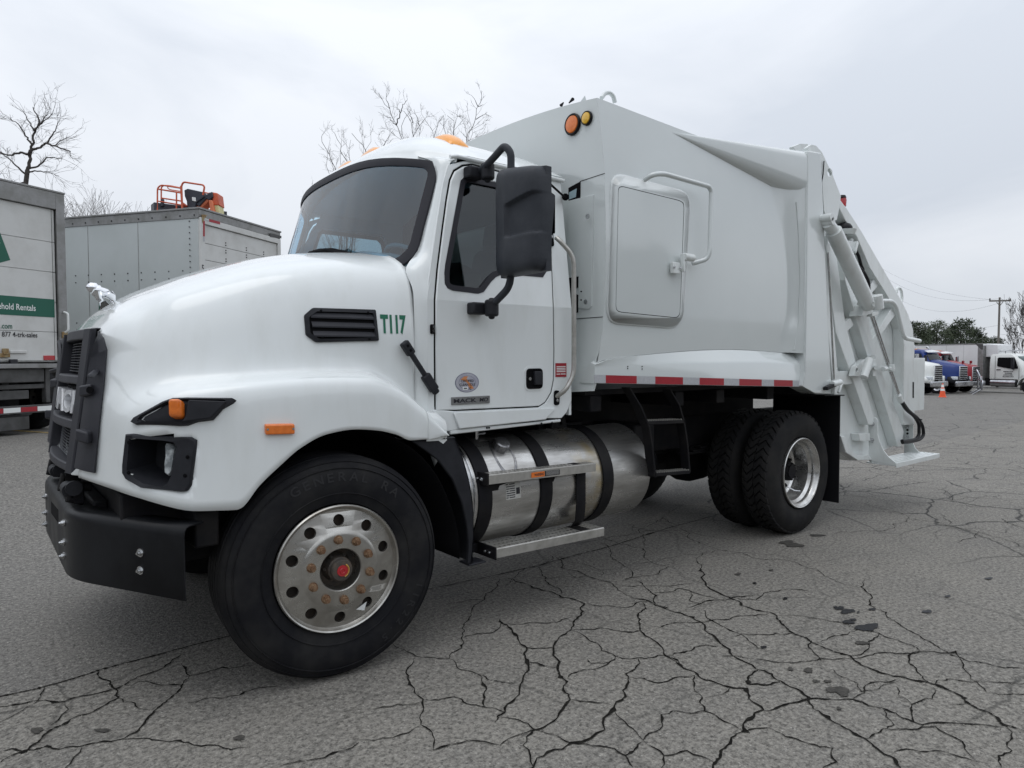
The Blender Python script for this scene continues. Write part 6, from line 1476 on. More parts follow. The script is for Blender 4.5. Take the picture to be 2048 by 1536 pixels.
def mini_wheel(name, par, c, r, w, face, hubm, tyrem=RUB):
    e = empty(name, c, 0, parent=par); s = -1 if face < 0 else 1
    t_ = MB(); t_.lathe([(r*.58, s*0), (r*.62, s*.012), (r*.80, s*.02), (r*.95, s*.005), (r, -s*.03), (r, -s*(w-.04)), (r*.93, -s*w), (r*.58, -s*w)], 28); t_.build('tyre', tyrem, e, smooth=40)
    h_ = MB(); h_.lathe([(r*.58, s*.004), (r*.55, s*.0), (r*.50, -s*.03), (r*.38, -s*.05), (r*.30, -s*.02), (0, -s*.02)], 24); h_.build('rim', hubm, e, smooth=40)
    k_ = MB(); k_.lathe([(r*.18, -s*.015), (r*.15, s*.03), (0, s*.035)], 14)
    for j in range(8): k_.tube([(r*.27*math.cos(j*PI/4), -s*.03, r*.27*math.sin(j*PI/4)), (r*.27*math.cos(j*PI/4), s*.0, r*.27*math.sin(j*PI/4))], .022, 6)
    k_.build('hub', BLKS, e, smooth=40); return e
WRIM = mat('white_rim', (.42, .42, .40), .5, c2=(.30, .30, .28), nscale=8)
for x, f_ in ((.08, 1), (-W_-.08, -1)):
    e = mini_wheel('rear_wheel', BT, (x, .75, .50), .50, .26, 1, WRIM); e.rotation_euler = (0, 0, -PI/2 if f_ > 0 else PI/2)
# truck cab ahead of the box
q = MB(); q.box((-2.35, 6.6, .6), (-.2, 8.4, 2.5)); q.box((-2.3, 8.4, .6), (-.25, 9.2, 1.7)); q.build('cab', TRD, BT, bevel=.12, seg=3)
for x, f_ in ((-.1, 1), (-W_+.1, -1)):
    e = mini_wheel('front_wheel', BT, (x, 8.3, .50), .50, .26, 1, WRIM); e.rotation_euler = (0, 0, -PI/2 if f_ > 0 else PI/2)
# ---------------- tall trailer behind the hood
az2 = R(38.691+16.0); C2 = PD(398, 418, 13.0); g2 = gz(C2.x, C2.y); O2 = Vector((C2.x, C2.y, g2)); H2 = C2.z-g2
TR = empty('storage_trailer', O2, PI/2-az2, label='tall grey white trailer with riveted sides behind the truck hood, marked 5 beside its door', cat='trailer')
L2 = lambda pxs: lt_pts(O2, az2, pxs)
q = MB(); q.box((0, .03, 1.15), (2.55, 12.5, H2-.02)); q.build('trailer_box', FRP, TR, bevel=.01)
q = MB(); q.box((-.012, .0, H2-.17), (.0, 12.5, H2+.0)); q.box((-.03,-.03,H2),(2.58,12.5,H2+.035)); q.box((-.01, -.012, H2-.14), (2.56, .028, H2-.003)); q.build('top_rail', ALU, TR, bevel=.005)
xh = L2([(407, 470)])[0][0]; hz = [L2([(407, 448)])[0][1], L2([(407, 485.5)])[0][1], L2([(407, 519)])[0][1]]
q = MB(); q.box((0.002, -.03, 1.1), (xh, .026, H2-.15)); q.box((2.55-xh, -.03, 1.1), (2.548, .026, H2-.15)); q.box((xh, -.035, hz[0]), (2.55-xh, .026, H2-.15)); q.build('door_frame', TRD, TR, bevel=.005)
dz = (hz[0]-hz[2])/2*1.0; zz_ = hz[0]-.005; zs_ = [zz_]
zs_ = [hz[0]-.006, hz[1], hz[2]]+[hz[2]-.31*k for k in range(1, 8)]
for i in range(len(zs_)-1):
    q = MB(); q.box((xh+.004, .006, zs_[i+1]+.004), (2.546-xh, .026, zs_[i]-.004)); q.build('door_panel', TRD, TR, bevel=.003)
q = MB(); q.box((xh, .024, 1.2), (2.55-xh, .028, hz[0])); q.build('door_gap', DARK, TR, smooth=0)
q = MB()
for x in (.74, 1.38, 1.96):
    for zc in zs_[1:4]:
        for dz_ in (-.10, -.05, .05, .10): q.tube([(x, .006, zc+dz_), (x, -.006, zc+dz_)], .012, 6)
q.build('hinge_rivet', BLKS, TR, kind='stuff')
def flat2(name, pts, off, m_): q = MB(); q.prism(pts, lambda u, v: (u, off, v), lambda u, v: (u, off+.003, v)); return q.build(name, m_, TR, smooth=0)
flat2('reflective_strip', L2([(415,438),(437,444),(437,449),(415,443.5)]), -.039, TAPR); flat2('reflective_strip', L2([(407,438.5),(414,440.2),(414,443),(407,441)]), -.039, TAPS)
flat2('reflective_strip', L2([(403.4,441),(406.8,442),(406.8,473),(403.4,473)]), -.034, TAPR); flat2('reflective_strip', L2([(403.4,473.5),(406.8,473.5),(406.8,483),(403.4,483)]), -.034, TAPS)
flat2('maker_plate', L2([(537,466),(560,472),(560,477),(537,474)]), -.039, GREYM)
q = L2([(401,543),(405,530)]); tm_ = text_mb('5', lambda u, v: (q[0][0]+u, -.033, q[0][1]+v), fit=(abs(q[1][0]-q[0][0]), q[1][1]-q[0][1]), bold=.02); tm_.build('unit_number', INK, TR, smooth=0, fix=False)
tm_ = text_mb('3', lambda u, v: (q[0][0]+u, -.033, q[0][1]-.17+v), fit=(abs(q[1][0]-q[0][0]), q[1][1]-q[0][1]), bold=.02); tm_.build('unit_number', INK, TR, smooth=0, fix=False)
flat2('rust_stain', L2([(400,429),(412,430),(406,437),(402,447)]), -.0365, RUSTY)
q = MB()
for k in range(40):
    y = .1+k*.33; q.tube([(-.012, y, H2-.11), (-.018, y, H2-.11)], .016, 6)
    for zr in (H2-1.16, H2-1.30, H2-2.12, H2-2.25): q.tube([(0, y+.3, zr), (-.006, y+.3, zr)], .014, 6)
for k in range(26): q.tube([(-.010, .22, H2-.22-k*.11), (-.016, .22, H2-.22-k*.11)], .013, 6)
q.build('side_rivet', BLKS, TR, kind='stuff')
q = MB()
for y in (1.45, 2.7, 3.95, 5.2, 6.45): q.box((-.003, y-.006, 1.2), (.001, y+.006, H2-.17))
q.build('side_seam', ALU, TR, smooth=0)
q = MB()
for y in (9.2, 10.5): 
    for x in (.05, 2.5): q.lathe([(0,-.14),(.5,-.14),(.52,0),(.5,.14),(0,.14)], 24, (x, y-8.2, .52), 'x')
q.build('trailer_wheels', RUB, TR, smooth=40, kind='stuff')
q = MB(); q.box((.5,.2,.7),(2.05,12,1.15)); q.build('trailer_chassis', GREYM, TR)
# ---------------- boom lift
ORG_ = mat('lift_orange', (.62, .115, .045), .45, c2=(.50, .09, .04), nscale=6); ORGW = mat('lift_orange_worn', (.66, .18, .08), .5); CRM = mat('lift_cream', (.62, .58, .30), .5); BLU = mat('lift_dark', (.03, .036, .05), .5)
LB = PD(380, 430, 20); LG = Vector((LB.x, LB.y, gz(LB.x, LB.y)))
BL = empty('boom_lift', LG, 0, label='orange boom lift basket raised above the tall trailer', cat='boom lift')
def lp(px, py, D=20): return PD(px, py, D)-LG
rl_ = MB()
F, Bk = 19.6, 20.9
def tb(pts, r=.022):
    rl_ = MB(); rl_.tube(round3([lp(*p) for p in pts], .12, 4), r, 8); rl_.build('basket_rail', ORG_, BL, smooth=60)
tb([(314.5,425,F),(315,376,F),(322,370,F),(362,376.5,F)]); tb([(322.5,425,Bk),(322.5,371,Bk),(338,371,Bk),(362,376,Bk)]); tb([(315,378,F),(363,386,F)]); tb([(322,396,Bk),(362,402,Bk)]); tb([(315,402,F),(363,410,F)],.018); tb([(324,404,Bk),(372,412,Bk)],.018)
tb([(335.5,371.5,F),(335.5,377,F),(341,379.5,F),(363,383,F)],.014); tb([(353,384,F),(353,425,F)]); tb([(365,425,F),(363,371,F),(367,364,F),(406,370,F),(409,374,F),(406,390,F)], .026); tb([(362,372,F),(365,425,F)], .03)
tb([(409,385,Bk),(436,391,Bk),(444,394,Bk),(445,440,Bk)]); tb([(436,410,Bk),(438,398,Bk),(444,396,Bk)],.016); tb([(438,412,Bk),(444,416,Bk)],.02)
q = MB(); q.box(tuple(lp(316,426,F)-Vector((.1,0,.05))), tuple(lp(443,426,Bk)+Vector((.1,.2,.02)))); q.build('basket_floor', BLU, BL, bevel=.01)
def px_block(name, px, D, th, m_):
    q = MB(); f0 = [lp(a, b, D) for a, b in px]; dv = _fw*th; q.add([tuple(p) for p in f0]+[tuple(p+dv) for p in f0], []); n = len(px); q.f = [list(range(n)), list(range(2*n-1, n-1, -1))]+[[i, (i+1) % n, (i+1) % n+n, i+n] for i in range(n)]; q.mi = [0]*len(q.f); return q.build(name, m_, BL, bevel=.02)
px_block('control_console', [(368,380),(375,377),(407,384),(408,394),(392,405),(390,416),(374,416),(373,402),(369,392)], 19.8, .45, BLU)
px_block('console_label', [(383.5,394),(391,395),(392,403),(384,401.5)], 19.78, .02, WHT)
px_block('tool_tray', [(362,402),(373,411),(362,411)], 19.7, .2, ORG_)
px_block('boom_arm', [(391,411),(412,390),(418,384),(424,386),(424,396),(408,411),(400,420),(392,416)], 19.9, .35, ORGW)
px_block('boom_cover', [(390,408),(416,386),(424,383),(426,394),(418,400),(412,397),(398,413)], 19.85, .25, BLU)
px_block('boom_head', [(424,384),(435,386),(438,410),(425,410)], 19.9, .4, ORG_); px_block('boom_section', [(425,410),(437,410),(441,440),(433,440)], 19.92, .36, CRM)
px_block('boom_link', [(417,400),(424,400),(432,440),(422,440)], 19.8, .12, ORGW)
px_block('side_pad', [(321,398),(326,397),(326,412),(320,414)], 19.6, .1, BLU)
q = MB(); q.tube([lp(436,435), Vector((.7, .3, 3.4)), Vector((.2, .5, 1.4))], .16, 10); q.build('main_boom', ORG_, BL); q = MB(); q.box((-.9,-1.0,.45), (.9,1.4,1.5)); q.build('turntable', ORG_, BL, bevel=.06)
q = MB()
for x in (-.95, .75):
    for y in (-1.1, .9): q.lathe([(0,-.15),(.40,-.15),(.42,0),(.40,.15),(0,.15)], 18, (x+.1, y+.15, .42), 'x')
q.build('lift_wheels', RUB, BL, smooth=40)
# ---------------- parked tractors and box truck on the right
RED = mat('truck_red', (.26, .008, .016), .35, coat=.25, spec=.3); BLUE = mat('truck_blue', (.006, .030, .17), .35, coat=.25, spec=.3); WHC = mat('truck_white', (.72, .74, .72), .3, coat=.5); FCH = mat('worn_chrome', (.55, .56, .58), .22, metal=.95, c2=(.38, .38, .40), nscale=5); VIS = mat('white_visor', (.74, .75, .76), .35)
FWG = glass('far_window', (.30, .36, .36), .05); LAMPM = mat('far_headlamp', (.62, .66, .70), .2, coat=.5)
def tractor(name, loc, az, paint, label, mirrors=False, rack=False, dark=False):
    """daycab tractor, nose towards local +x; origin on the ground under the bumper"""
    d = Vector((math.sin(az), math.cos(az), 0)); rt = empty(name, loc, math.atan2(d.y, d.x), label=label, cat='truck', group='semi tractors parked in a row')
    hw = 1.15
    hm = MB(); st = [(-.15,.62,1.02,1.80),(-.30,.78,.98,1.90),(-.75,.92,.95,2.00),(-1.3,1.00,1.0,2.12),(-1.75,1.03,1.05,2.22)]; rows = []
    for x, w, zb, zt in st: rows.append([(x,-w-.06,zb),(x,-w,zb+.42),(x,-w*.92,zt-.18),(x,-w*.72,zt-.03),(x,0,zt),(x,w*.72,zt-.03),(x,w*.92,zt-.18),(x,w,zb+.42),(x,w+.06,zb)])
    P = np.array(rows); xs = np.linspace(0, 4, 17); P = np.stack([np.stack([pchip(range(5), P[:, j, k], xs) for k in range(3)], 1) for j in range(9)], 1); hm.grid(P); hm.add([tuple(p) for p in P[0]], [tuple(range(9))]); hm.build('hood', paint, rt, smooth=45)
    for s in (-1, 1):
        fm = MB(); rows = []
        for a in np.linspace(R(10), R(165), 14): rows.append([(-1.22+.62*math.cos(a), s*.80, .52+.64*math.sin(a)), (-1.22+.66*math.cos(a), s*1.12, .52+.70*math.sin(a)), (-1.22+.64*math.cos(a), s*1.18, .52+.62*math.sin(a))])
        fm.grid(rows)
        fm.add([(-.12, s*.62, .72), (-.16, s*1.10, .72), (-.60, s*1.17, .78), (-.60, s*1.15, 1.12), (-.16, s*.95, 1.15), (-.12, s*.62, 1.15)], [(0,1,4,5),(1,2,3,4)])
        fm.build('fender', BLKP if dark else paint, rt, smooth=45, solid=.03)
    gm_ = MB(); gm_.box((-.17,-.56,.92), (-.11,.56,1.80)); GG = gm_.build('grille', FCH, rt, bevel=.03)
    for k in range(7):
        q = MB(); q.box((-.108,-.48,.98+.115*k), (-.098,.48,1.05+.115*k)); q.build('grille_slot', DARK, GG)
    bmn_ = MB(); bmn_.box((-.14,-1.20,.50), (0,1.20,.84)); bmn_.build('bumper', FCH, rt, bevel=.06, seg=3)
    for s in (-1, 1):
        q = MB(); q.obox((-.30, s*.98, 1.03), (.34,0,0), (-.12*s*-1*-1, .22, 0), (0,0,.22)); q.build('headlamp', LAMPM, rt, bevel=.05, seg=3)
    parts0 = set(rt.children)
    cm = MB(); rows = []
    secs = [(1.0,-2.15,-4.0,1.06),(1.9,-2.13,-4.0,1.06),(2.15,-2.22,-4.0,1.05),(2.62,-2.42,-4.0,.98),(2.82,-2.62,-4.0,.90),(2.92,-3.0,-3.9,.70)]
    for z, xf, xb, w in secs: rows.append([(xf,-w*.85,z),(xf-.12,-w,z),(xb,-w,z),(xb,w,z),(xf-.12,w,z),(xf,w*.85,z)])
    cm.grid(rows, closev=True); cm.add(rows[-1], [tuple(range(6))]); cm.build('cab', paint, rt, bevel=.04, seg=2, smooth=40)
    wm = MB(); wm.grid([[(-2.195+.0,-.84,2.16),(-2.12,0,2.18),(-2.195,.84,2.16)], [(-2.385,-.80,2.60),(-2.33,0,2.62),(-2.385,.80,2.60)]]); wm.build('windscreen', FWG, rt, smooth=60)
    bk = MB(); bk.grid([[(-2.205,-.84,2.15),(-2.13,0,2.17),(-2.205,.84,2.15)], [(-2.395,-.80,2.61),(-2.34,0,2.63),(-2.395,.80,2.61)]]); bk.build('windscreen_back', DARK, rt)
    vm_ = MB(); vm_.grid([[(-2.26,-.92,2.68),(-2.18,0,2.70),(-2.26,.92,2.68)], [(-2.48,-.90,2.80),(-2.42,0,2.84),(-2.48,.90,2.80)]]); vm_.build('sun_visor', VIS, rt, smooth=60, solid=.02)
    for s in (-1, 1):
        q = MB(); q.prism([(-2.46,2.10),(-3.3,2.08),(-3.3,2.62),(-2.66,2.62)], lambda u, v: (u, s*(1.085-(v-1.9)*.09), v), lambda u, v: (u, s*(1.06-(v-1.9)*.09), v)); q.build('door_window', FWG, rt)
        q = MB(); q.tube([(-3.95, s*.95, 1.2), (-3.95, s*.95, 3.05), (-4.02, s*.95, 3.15), (-4.12, s*.95, 3.2)], .075, 10); q.build('exhaust_stack', FCH, rt, smooth=50)
        q = MB(); q.box((-2.30, s*1.18, 1.95), (-2.18, s*1.42, 2.5)); q.tube([(-2.25, s*1.0, 2.45), (-2.25, s*1.3, 2.48)], .02, 6); q.build('side_mirror', FCH if not dark else BLKP, rt, bevel=.03)
        q = MB(); q.tube([(-2.5, s*.93, .62), (-3.6, s*.93, .62)], .30, 18); q.build('fuel_tank', FCH, rt, smooth=40)
        e = mini_wheel('wheel', rt, (-1.22, s*1.12, .50), .50, .28, s, FCH)
        for xx in (-5.0, -6.3): mini_wheel('wheel', rt, (xx, s*1.12, .50), .50, .5, s, FCH)
    for c_ in rt.children:
        if c_ not in parts0 and not c_.name.startswith('wheel'): c_.location.x += .40
    q = MB(); q.box((-7.0,-.45,.65), (-.3,.45,.95)); q.box((-2.2,-.75,.5),(-.4,.75,1.0)); q.build('chassis', BLKS, rt)
    q = MB()
    for y in (-.7,-.35,0,.35,.7): q.obox((-2.72,y,2.90), (.16,0,0), (0,.10,0), (0,0,.07))
    q.build('roof_lamp', AMB, rt, bevel=.02)
    if mirrors:
        for s in (-1, .25):
            q = MB(); q.tube([(-.75, s*.85, 1.8), (-.55, s*.95, 2.02)], .02, 6); q.obox((-.55, s*.97, 2.10), (.08,0,0), (0,.24,0), (0,0,.2)); q.build('hood_mirror', RED, rt, bevel=.03)
    if rack:
        q = MB(); q.tube(round3([(-4.2,-.9,1.9),(-4.2,-.9,3.05),(-4.2,.9,3.05),(-4.2,.9,1.9)], .1, 4), .03, 6); q.tube([(-4.2,-.9,2.8),(-4.2,.9,2.8)], .02, 6); q.build('headache_rack', BLKS, rt)
    return rt
def gpos(px, D, off=0):
    p = PD(px, 770, D); return Vector((p.x, p.y, gz(p.x, p.y)))
tractor('semi_tractor', gpos(1881, 41.0), R(181), WHC, 'white semi tractor nosing out behind the rear step, beside the traffic cone')
tractor('semi_tractor', gpos(1931, 43.5), R(184), BLUE, 'blue semi tractor with chrome bumper between white and red tractors', dark=True)
tractor('semi_tractor', gpos(1956, 46.0), R(184), RED, 'red semi tractor with hood mirrors in front of white box trailer', mirrors=True, rack=True)
# white refrigerated box truck
azr = R(190); d = Vector((math.sin(azr), math.cos(azr), 0)); pz0 = PD(1984, 770, 49.0); ro = Vector((pz0.x, pz0.y, gz(pz0.x, pz0.y)))
RT = empty('reefer_box_truck', ro, math.atan2(d.y, d.x), label='white refrigerated box truck with lettered door, last and longest of the row', cat='box truck')
RBX = mat('reefer_box_white', (.78, .79, .79), .4, c2=(.70, .71, .71), nscale=.8); 
def rz(py): return PD(1984, py, 49.0).z-ro.z
zb_, zt_ = rz(762), rz(688)
q = MB(); q.box((-9.0,-1.28,zb_), (0,1.28,zt_)); q.build('cargo_box', RBX, RT, bevel=.03)
q = MB(); q.box((-.35,-1.285,zb_+.05), (.012,1.285,zt_-.12)); q.box((-9,-1.29,zt_-.06),(.0,-1.27,zt_+.03)); q.box((-9,-1.30,zb_-.12),(0,-1.25,zb_+.0)); q.build('box_trim', ALU, RT, bevel=.02)
q = MB()
for k in range(6): q.box((-1.3-k*1.22,-1.2835,zb_+.05), (-1.29-k*1.22,-1.279,zt_-.08))
q.build('box_seam', ALU, RT, smooth=0)
q = MB(); q.prism([(.0,zt_-.95),(.75,zt_-.90),(.85,zt_-.6),(.78,zt_-.06),(.0,zt_+.02)], lambda u, v: (u,-.95,v), lambda u, v: (u,.95,v)); q.build('reefer_unit', VIS, RT, bevel=.05)
q = MB(); q.prism([(-.55,zt_+.04),(-.1,zt_-.42),(.0,zt_-.40),(.0,zt_-.02)], lambda u, v: (u,-1.292,v), lambda u, v: (u,-1.284,v)); q.build('corner_cap', GREYM, RT)
cbx = .10
q = MB(); secs = [(1.0,2.35,.25,1.10),(1.75,2.35,.25,1.12),(2.1,2.22,.25,1.10),(2.62,1.85,.25,1.02),(2.78,1.6,.35,.92)]; rows = []
for z, xf, xb, w in secs: rows.append([(cbx+xf,-w*.85,z),(cbx+xf-.12,-w,z),(cbx+xb,-w,z),(cbx+xb,w,z),(cbx+xf-.12,w,z),(cbx+xf,w*.85,z)])
q.grid(rows, closev=True); q.add(rows[-1], [tuple(range(6))]); q.build('cab', WHC, RT, bevel=.05, smooth=40)
q = MB(); q.prism(rounded([(cbx+.75,1.88),(cbx+1.55,1.72),(cbx+2.08,1.72),(cbx+1.80,2.50),(cbx+.75,2.50)], .1, 3), lambda u, v: (u,-1.160+max(0,(v-1.75)*.11),v), lambda u, v: (u,-1.08+max(0,(v-1.75)*.11),v)); q.build('door_window', DARK, RT)
q = MB(); q.grid([[(cbx+2.27,-.90,1.88),(cbx+2.36,0,1.9),(cbx+2.27,.90,1.88)], [(cbx+1.90,-.85,2.58),(cbx+2.0,0,2.6),(cbx+1.90,.85,2.58)]]); q.build('windscreen', FWG, RT, smooth=60)
q = MB(); st = [(2.2,1.05,1.06,1.80),(2.8,1.02,1.02,1.74),(3.3,.95,1.0,1.62),(3.6,.80,.95,1.40)]; rows = []
for x, w, zb2, zt2 in st: rows.append([(cbx+x,-w-.05,zb2),(cbx+x,-w,zb2+.3),(cbx+x,-w*.9,zt2-.12),(cbx+x,-w*.65,zt2),(cbx+x,w*.65,zt2),(cbx+x,w*.9,zt2-.12),(cbx+x,w,zb2+.3),(cbx+x,w+.05,zb2)])
P = np.array(rows); xs = np.linspace(0, 3, 13); P = np.stack([np.stack([pchip(range(4), P[:, j, k], xs) for k in range(3)], 1) for j in range(8)], 1); q.grid(P); q.add([tuple(p) for p in P[-1]], [tuple(range(8))])
for s in (-1, 1): q.grid([[(cbx+2.75+.66*math.cos(a), s*.85, .52+.66*math.sin(a)), (cbx+2.75+.72*math.cos(a), s*1.16, .52+.74*math.sin(a)), (cbx+2.75+.70*math.cos(a), s*1.19, .52+.66*math.sin(a))] for a in np.linspace(R(5), R(175), 16)])
q.build('hood', WHC, RT, smooth=45, solid=.02)
q = MB(); q.box((cbx+3.5,-1.15,.5),(cbx+3.7,1.15,.85)); q.build('bumper', WHC, RT, bevel=.05)
q = MB(); 
for s in (-1, 1): q.box((cbx+1.72,s*1.22,1.7),(cbx+1.88,s*1.42,2.45)); q.tube([(cbx+1.75,s*1.1,1.62),(cbx+1.8,s*1.3,1.72)],.03,6); q.tube([(cbx+1.75,s*1.0,2.5),(cbx+1.8,s*1.3,2.45)],.03,6)
q.build('side_mirror', BLKP, RT, bevel=.03)
q = MB(); q.box((cbx+.62,-1.132,1.0),(cbx+.635,-1.118,2.6)); q.box((cbx+2.10,-1.13,1.0),(cbx+2.115,-1.10,1.75)); q.box((cbx+.72,-1.15,1.62),(cbx+.98,-1.12,1.67)); q.build('door_line', BLKP, RT, smooth=0)
q = MB()
for k, (x0, x1) in enumerate(((1.15,1.75),(1.25,1.68),(1.15,1.75),(1.12,1.78))):
    z = 1.52-.115*k; rgx = random.Random(k+5); x = x0
    while x < x1: w_ = rgx.uniform(.03,.055); q.box((cbx+x,-1.126,z-.028), (cbx+min(x1,x+w_),-1.119,z+.030 if rgx.random() > .3 else z+.012)); x += w_+.018
q.build('door_lettering', INK, RT, smooth=0)
q = MB(); q.box((-1.55,-1.292,zb_+.16),(-.75,-1.284,zb_+.26)); q.build('box_lettering', INK, RT, smooth=0)
q = MB(); q.tube([(cbx+.35,-.95,.72),(cbx+1.9,-.95,.72)], .27, 18); q.build('fuel_tank', FCH, RT, smooth=40)
q = MB(); q.box((-8.8,-.45,.6),(cbx+3.5,.45,zb_-.1)); q.box((-6.2,-1.2,.55),(-5.0,1.2,.9)); q.box((-.2,-1.0,.5),(.45,1.0,1.05)); q.build('chassis', BLKS, RT)
for s in (-1, 1):
    mini_wheel('wheel', RT, (cbx+2.75, s*1.10, .50), .50, .28, s, WRIM); mini_wheel('wheel', RT, (-6.9, s*1.10, .50), .50, .5, s, WRIM)
q = MB(); q.tube([(cbx+.3,-.8,2.92),(cbx+2.4,-.85,3.02)], .03, 6); q.tube([(cbx+.3,.8,2.92),(cbx+2.4,.85,3.02)], .03, 6)
for x in (.5,1.1,1.7): q.tube([(cbx+x,-.8,2.75),(cbx+x,-.8,2.94)], .025, 6)
q.build('roof_rack', FCH, RT, smooth=40)
# chrome guard leaning by the red tractor
q = MB(); gpp = gpos(1944, 43); 
GU = empty('bull_bar', gpos(1950, 44.0), R(-70), label='chrome tube bull bar on the red tractor nose, left of the white box truck', cat='bull bar')
q.tube(round3([(.3,-1.0,.30),(.35,-1.0,.85),(.35,-.2,.95),(.35,-.2,.35)], .15, 4), .05, 8); q.tube(round3([(.3,-.1,.3),(.3,-.1,1.0),(.1,.1,1.55),(.1,.7,1.55),(.2,.8,1.0),(.2,.8,.3)], .15, 4), .05, 8); q.tube([(.3,-1.0,.35),(.3,1.0,.35)], .05, 8); q.tube([(.3,-.1,.95),(.2,.8,.95)], .04, 8)
for y in (-.9, .9): q.tube([(.3,y,.35),(-.2,y,0.0)], .045, 8)
q.build('guard_tube', FCH, GU, smooth=50)
# green and white truck at the edge
GRNS = mat('stripe_green', (.20, .42, .12), .4)
VG = empty('green_roof_truck', gpos(2035, 58), R(-72), label='white truck with green striped roof fairing at the far right edge', cat='truck')
vz = lambda py: PD(2035, py, 58).z-VG.location.z
q = MB(); z1, z2 = vz(722), vz(708); q.box((-6,-1.2,1.0),(2.2,1.2,z1)); q.prism([(-6,z1),(3.3,z1-.55),(2.2,z2-.30),(.4,z2),(-6,z2)], lambda u, v: (u,-1.2,v), lambda u, v: (u,1.2,v)); q.build('truck_box', WHC, VG, bevel=.06)
q = MB(); q.prism([(-5.9,z2-.22),(.4,z2-.26),(.2,z2-.03),(-5.9,z2-.03)], lambda u, v: (u,-1.215,v), lambda u, v: (u,-1.2,v)); q.prism([(1.1,z2-.5),(2.9,z2-.8),(2.5,z2-.5),(1.2,z2-.22)], lambda u, v: (u,-1.215,v), lambda u, v: (u,-1.2,v)); q.build('green_stripe', GRNS, VG, smooth=0)
q = MB(); q.box((2.2,-1.1,.6),(3.8,1.1,2.4)); q.build('truck_cab', WHC, VG, bevel=.15, seg=3); q = MB(); q.box((3.2,-1.12,1.75),(3.75,-1.08,2.3)); q.build('cab_window', DARK, VG); q = MB(); q.box((3.8,-1.0,.7),(5.3,1.0,1.7)); q.build('truck_hood', BLUE, VG, bevel=.15, seg=3)
for s in (-1, 1):
    mini_wheel('wheel', VG, (4.4, s*1.05, .5), .5, .28, s, FCH); mini_wheel('wheel', VG, (-3.5, s*1.05, .5), .5, .28, s, FCH)
# traffic cone
CO = mat('cone_orange', (.80, .10, .025), .5); cp0 = PD(1885, 790, 37.5); cpz = Vector((cp0.x, cp0.y, gz(cp0.x, cp0.y)))
CN = empty('traffic_cone', cpz, .3, label='orange traffic cone with white collars on the asphalt before the white tractor', cat='traffic cone')
q = MB(); q.lathe([(.165,.03),(.165,.03),(.035,.76),(.0,.765)], 24, (0,0,0), 'z'); q.build('cone_body', CO, CN, smooth=40); q = MB(); q.box((-.19,-.19,.0),(.19,.19,.035)); q.build('cone_base', CO, CN, bevel=.015)
for z0, z1 in ((.36,.48),(.55,.70)):
    rr_ = lambda z: .165-(.165-.035)*(z-.03)/.73+.004; q = MB(); q.lathe([(rr_(z0),z0),(rr_(z1),z1)], 24, (0,0,0), 'z'); q.build('cone_collar', WHT, CN, smooth=40)
# ---------------- utility pole and lines
WOOD = mat('pole_wood', (.17, .155, .14), .9, c2=(.11, .10, .09), nscale=9, stretch=(4,4,.6)); WIR = mat('wire_grey', (.16, .16, .17), .6)
pb = PD(1996, 700, 60); pt = PD(1999.3, 597, 60); pg = Vector((pb.x, pb.y, gz(pb.x, pb.y)))
UP = empty('utility_pole', pg, 0, label='wooden utility pole with one crossarm beyond the box trucks', cat='utility pole')
q = MB(); q.tube([(0,0,-.3), tuple(pt-pg+Vector((0,0,.1)))], [.11,.075], 12); q.build('pole', WOOD, UP, smooth=40)
ca, cb_ = PD(1979, 602, 60)-pg, PD(2022, 601.2, 60)-pg
q = MB(); q.obox((ca+cb_)/2, cb_-ca, (.06,.08,0), (0,0,.13)); q.tube([PD(1993,604,60)-pg, PD(1998,610,59.9)-pg], .03, 5); q.tube([PD(2006,604,60)-pg, PD(2001,610,59.9)-pg], .03, 5); q.build('crossarm', WOOD, UP)
q = MB()
for a in (1979.8, 1999, 2020.5): p = PD(a, 599, 60)-pg; q.tube([p-Vector((0,0,.1)), p+Vector((0,0,.1))], .055, 8)
q.build('insulator', GREYM, UP)
wl_ = []
for k, ((a, b, D0), (c, d_, D1), sag) in enumerate([((1979.8,599,60),(1750,528,95),.9), ((1999,597,60),(1750,540,90),1.5), ((2020.5,598.5,60),(1755,566,100),2.4), ((1999,650,60),(1780,628,100),1.2), ((1999,668,60.2),(2300,660,60),.5), ((1998,672,60.2),(1930,676,85),.2)]):
    p0, p1 = PD(a, b, D0), PD(c, d_, D1); pts = [p0+(p1-p0)*t-Vector((0,0,sag*4*t*(1-t))) for t in np.linspace(0, 1, 22)]; q = MB(); q.tube(pts, .008, 5)
    tag(q.build('overhead_wire', WIR, None, smooth=50), ['topmost overhead wire running left from the pole crossarm','second overhead wire running left from the pole top','lower sagging overhead wire running left from the crossarm','low overhead wire running left from the middle of the pole','overhead wire running right from the pole','short low wire left of the pole above the pine tops'][k], 'wire', 'overhead wires on the utility pole')
# ---------------- water tower
WTM = mat('tower_grey', (.42, .43, .46), .6, c2=(.30, .31, .33), nscale=.4); wp0 = PD(1959, 667, 330); wg = Vector((wp0.x, wp0.y, -1.1))
WTW = empty('water_tower', wg, 0, label='tiny grey water tower ball above the trees', cat='water tower')
q = MB(); rr_ = 5*330/FPX; q.lathe([(0,-rr_)]+[(rr_*math.cos(a), rr_*.85*math.sin(a)) for a in np.linspace(-PI/2+.1, PI/2-.1, 12)]+[(0,rr_*.85)], 20, (0,0,wp0.z-wg.z), 'z'); q.build('tank', WTM, WTW, smooth=60); q = MB(); q.tube([(0,0,0),(0,0,wp0.z-wg.z-rr_*.8)], [.7,.35], 10); q.build('stem', WTM, WTW)
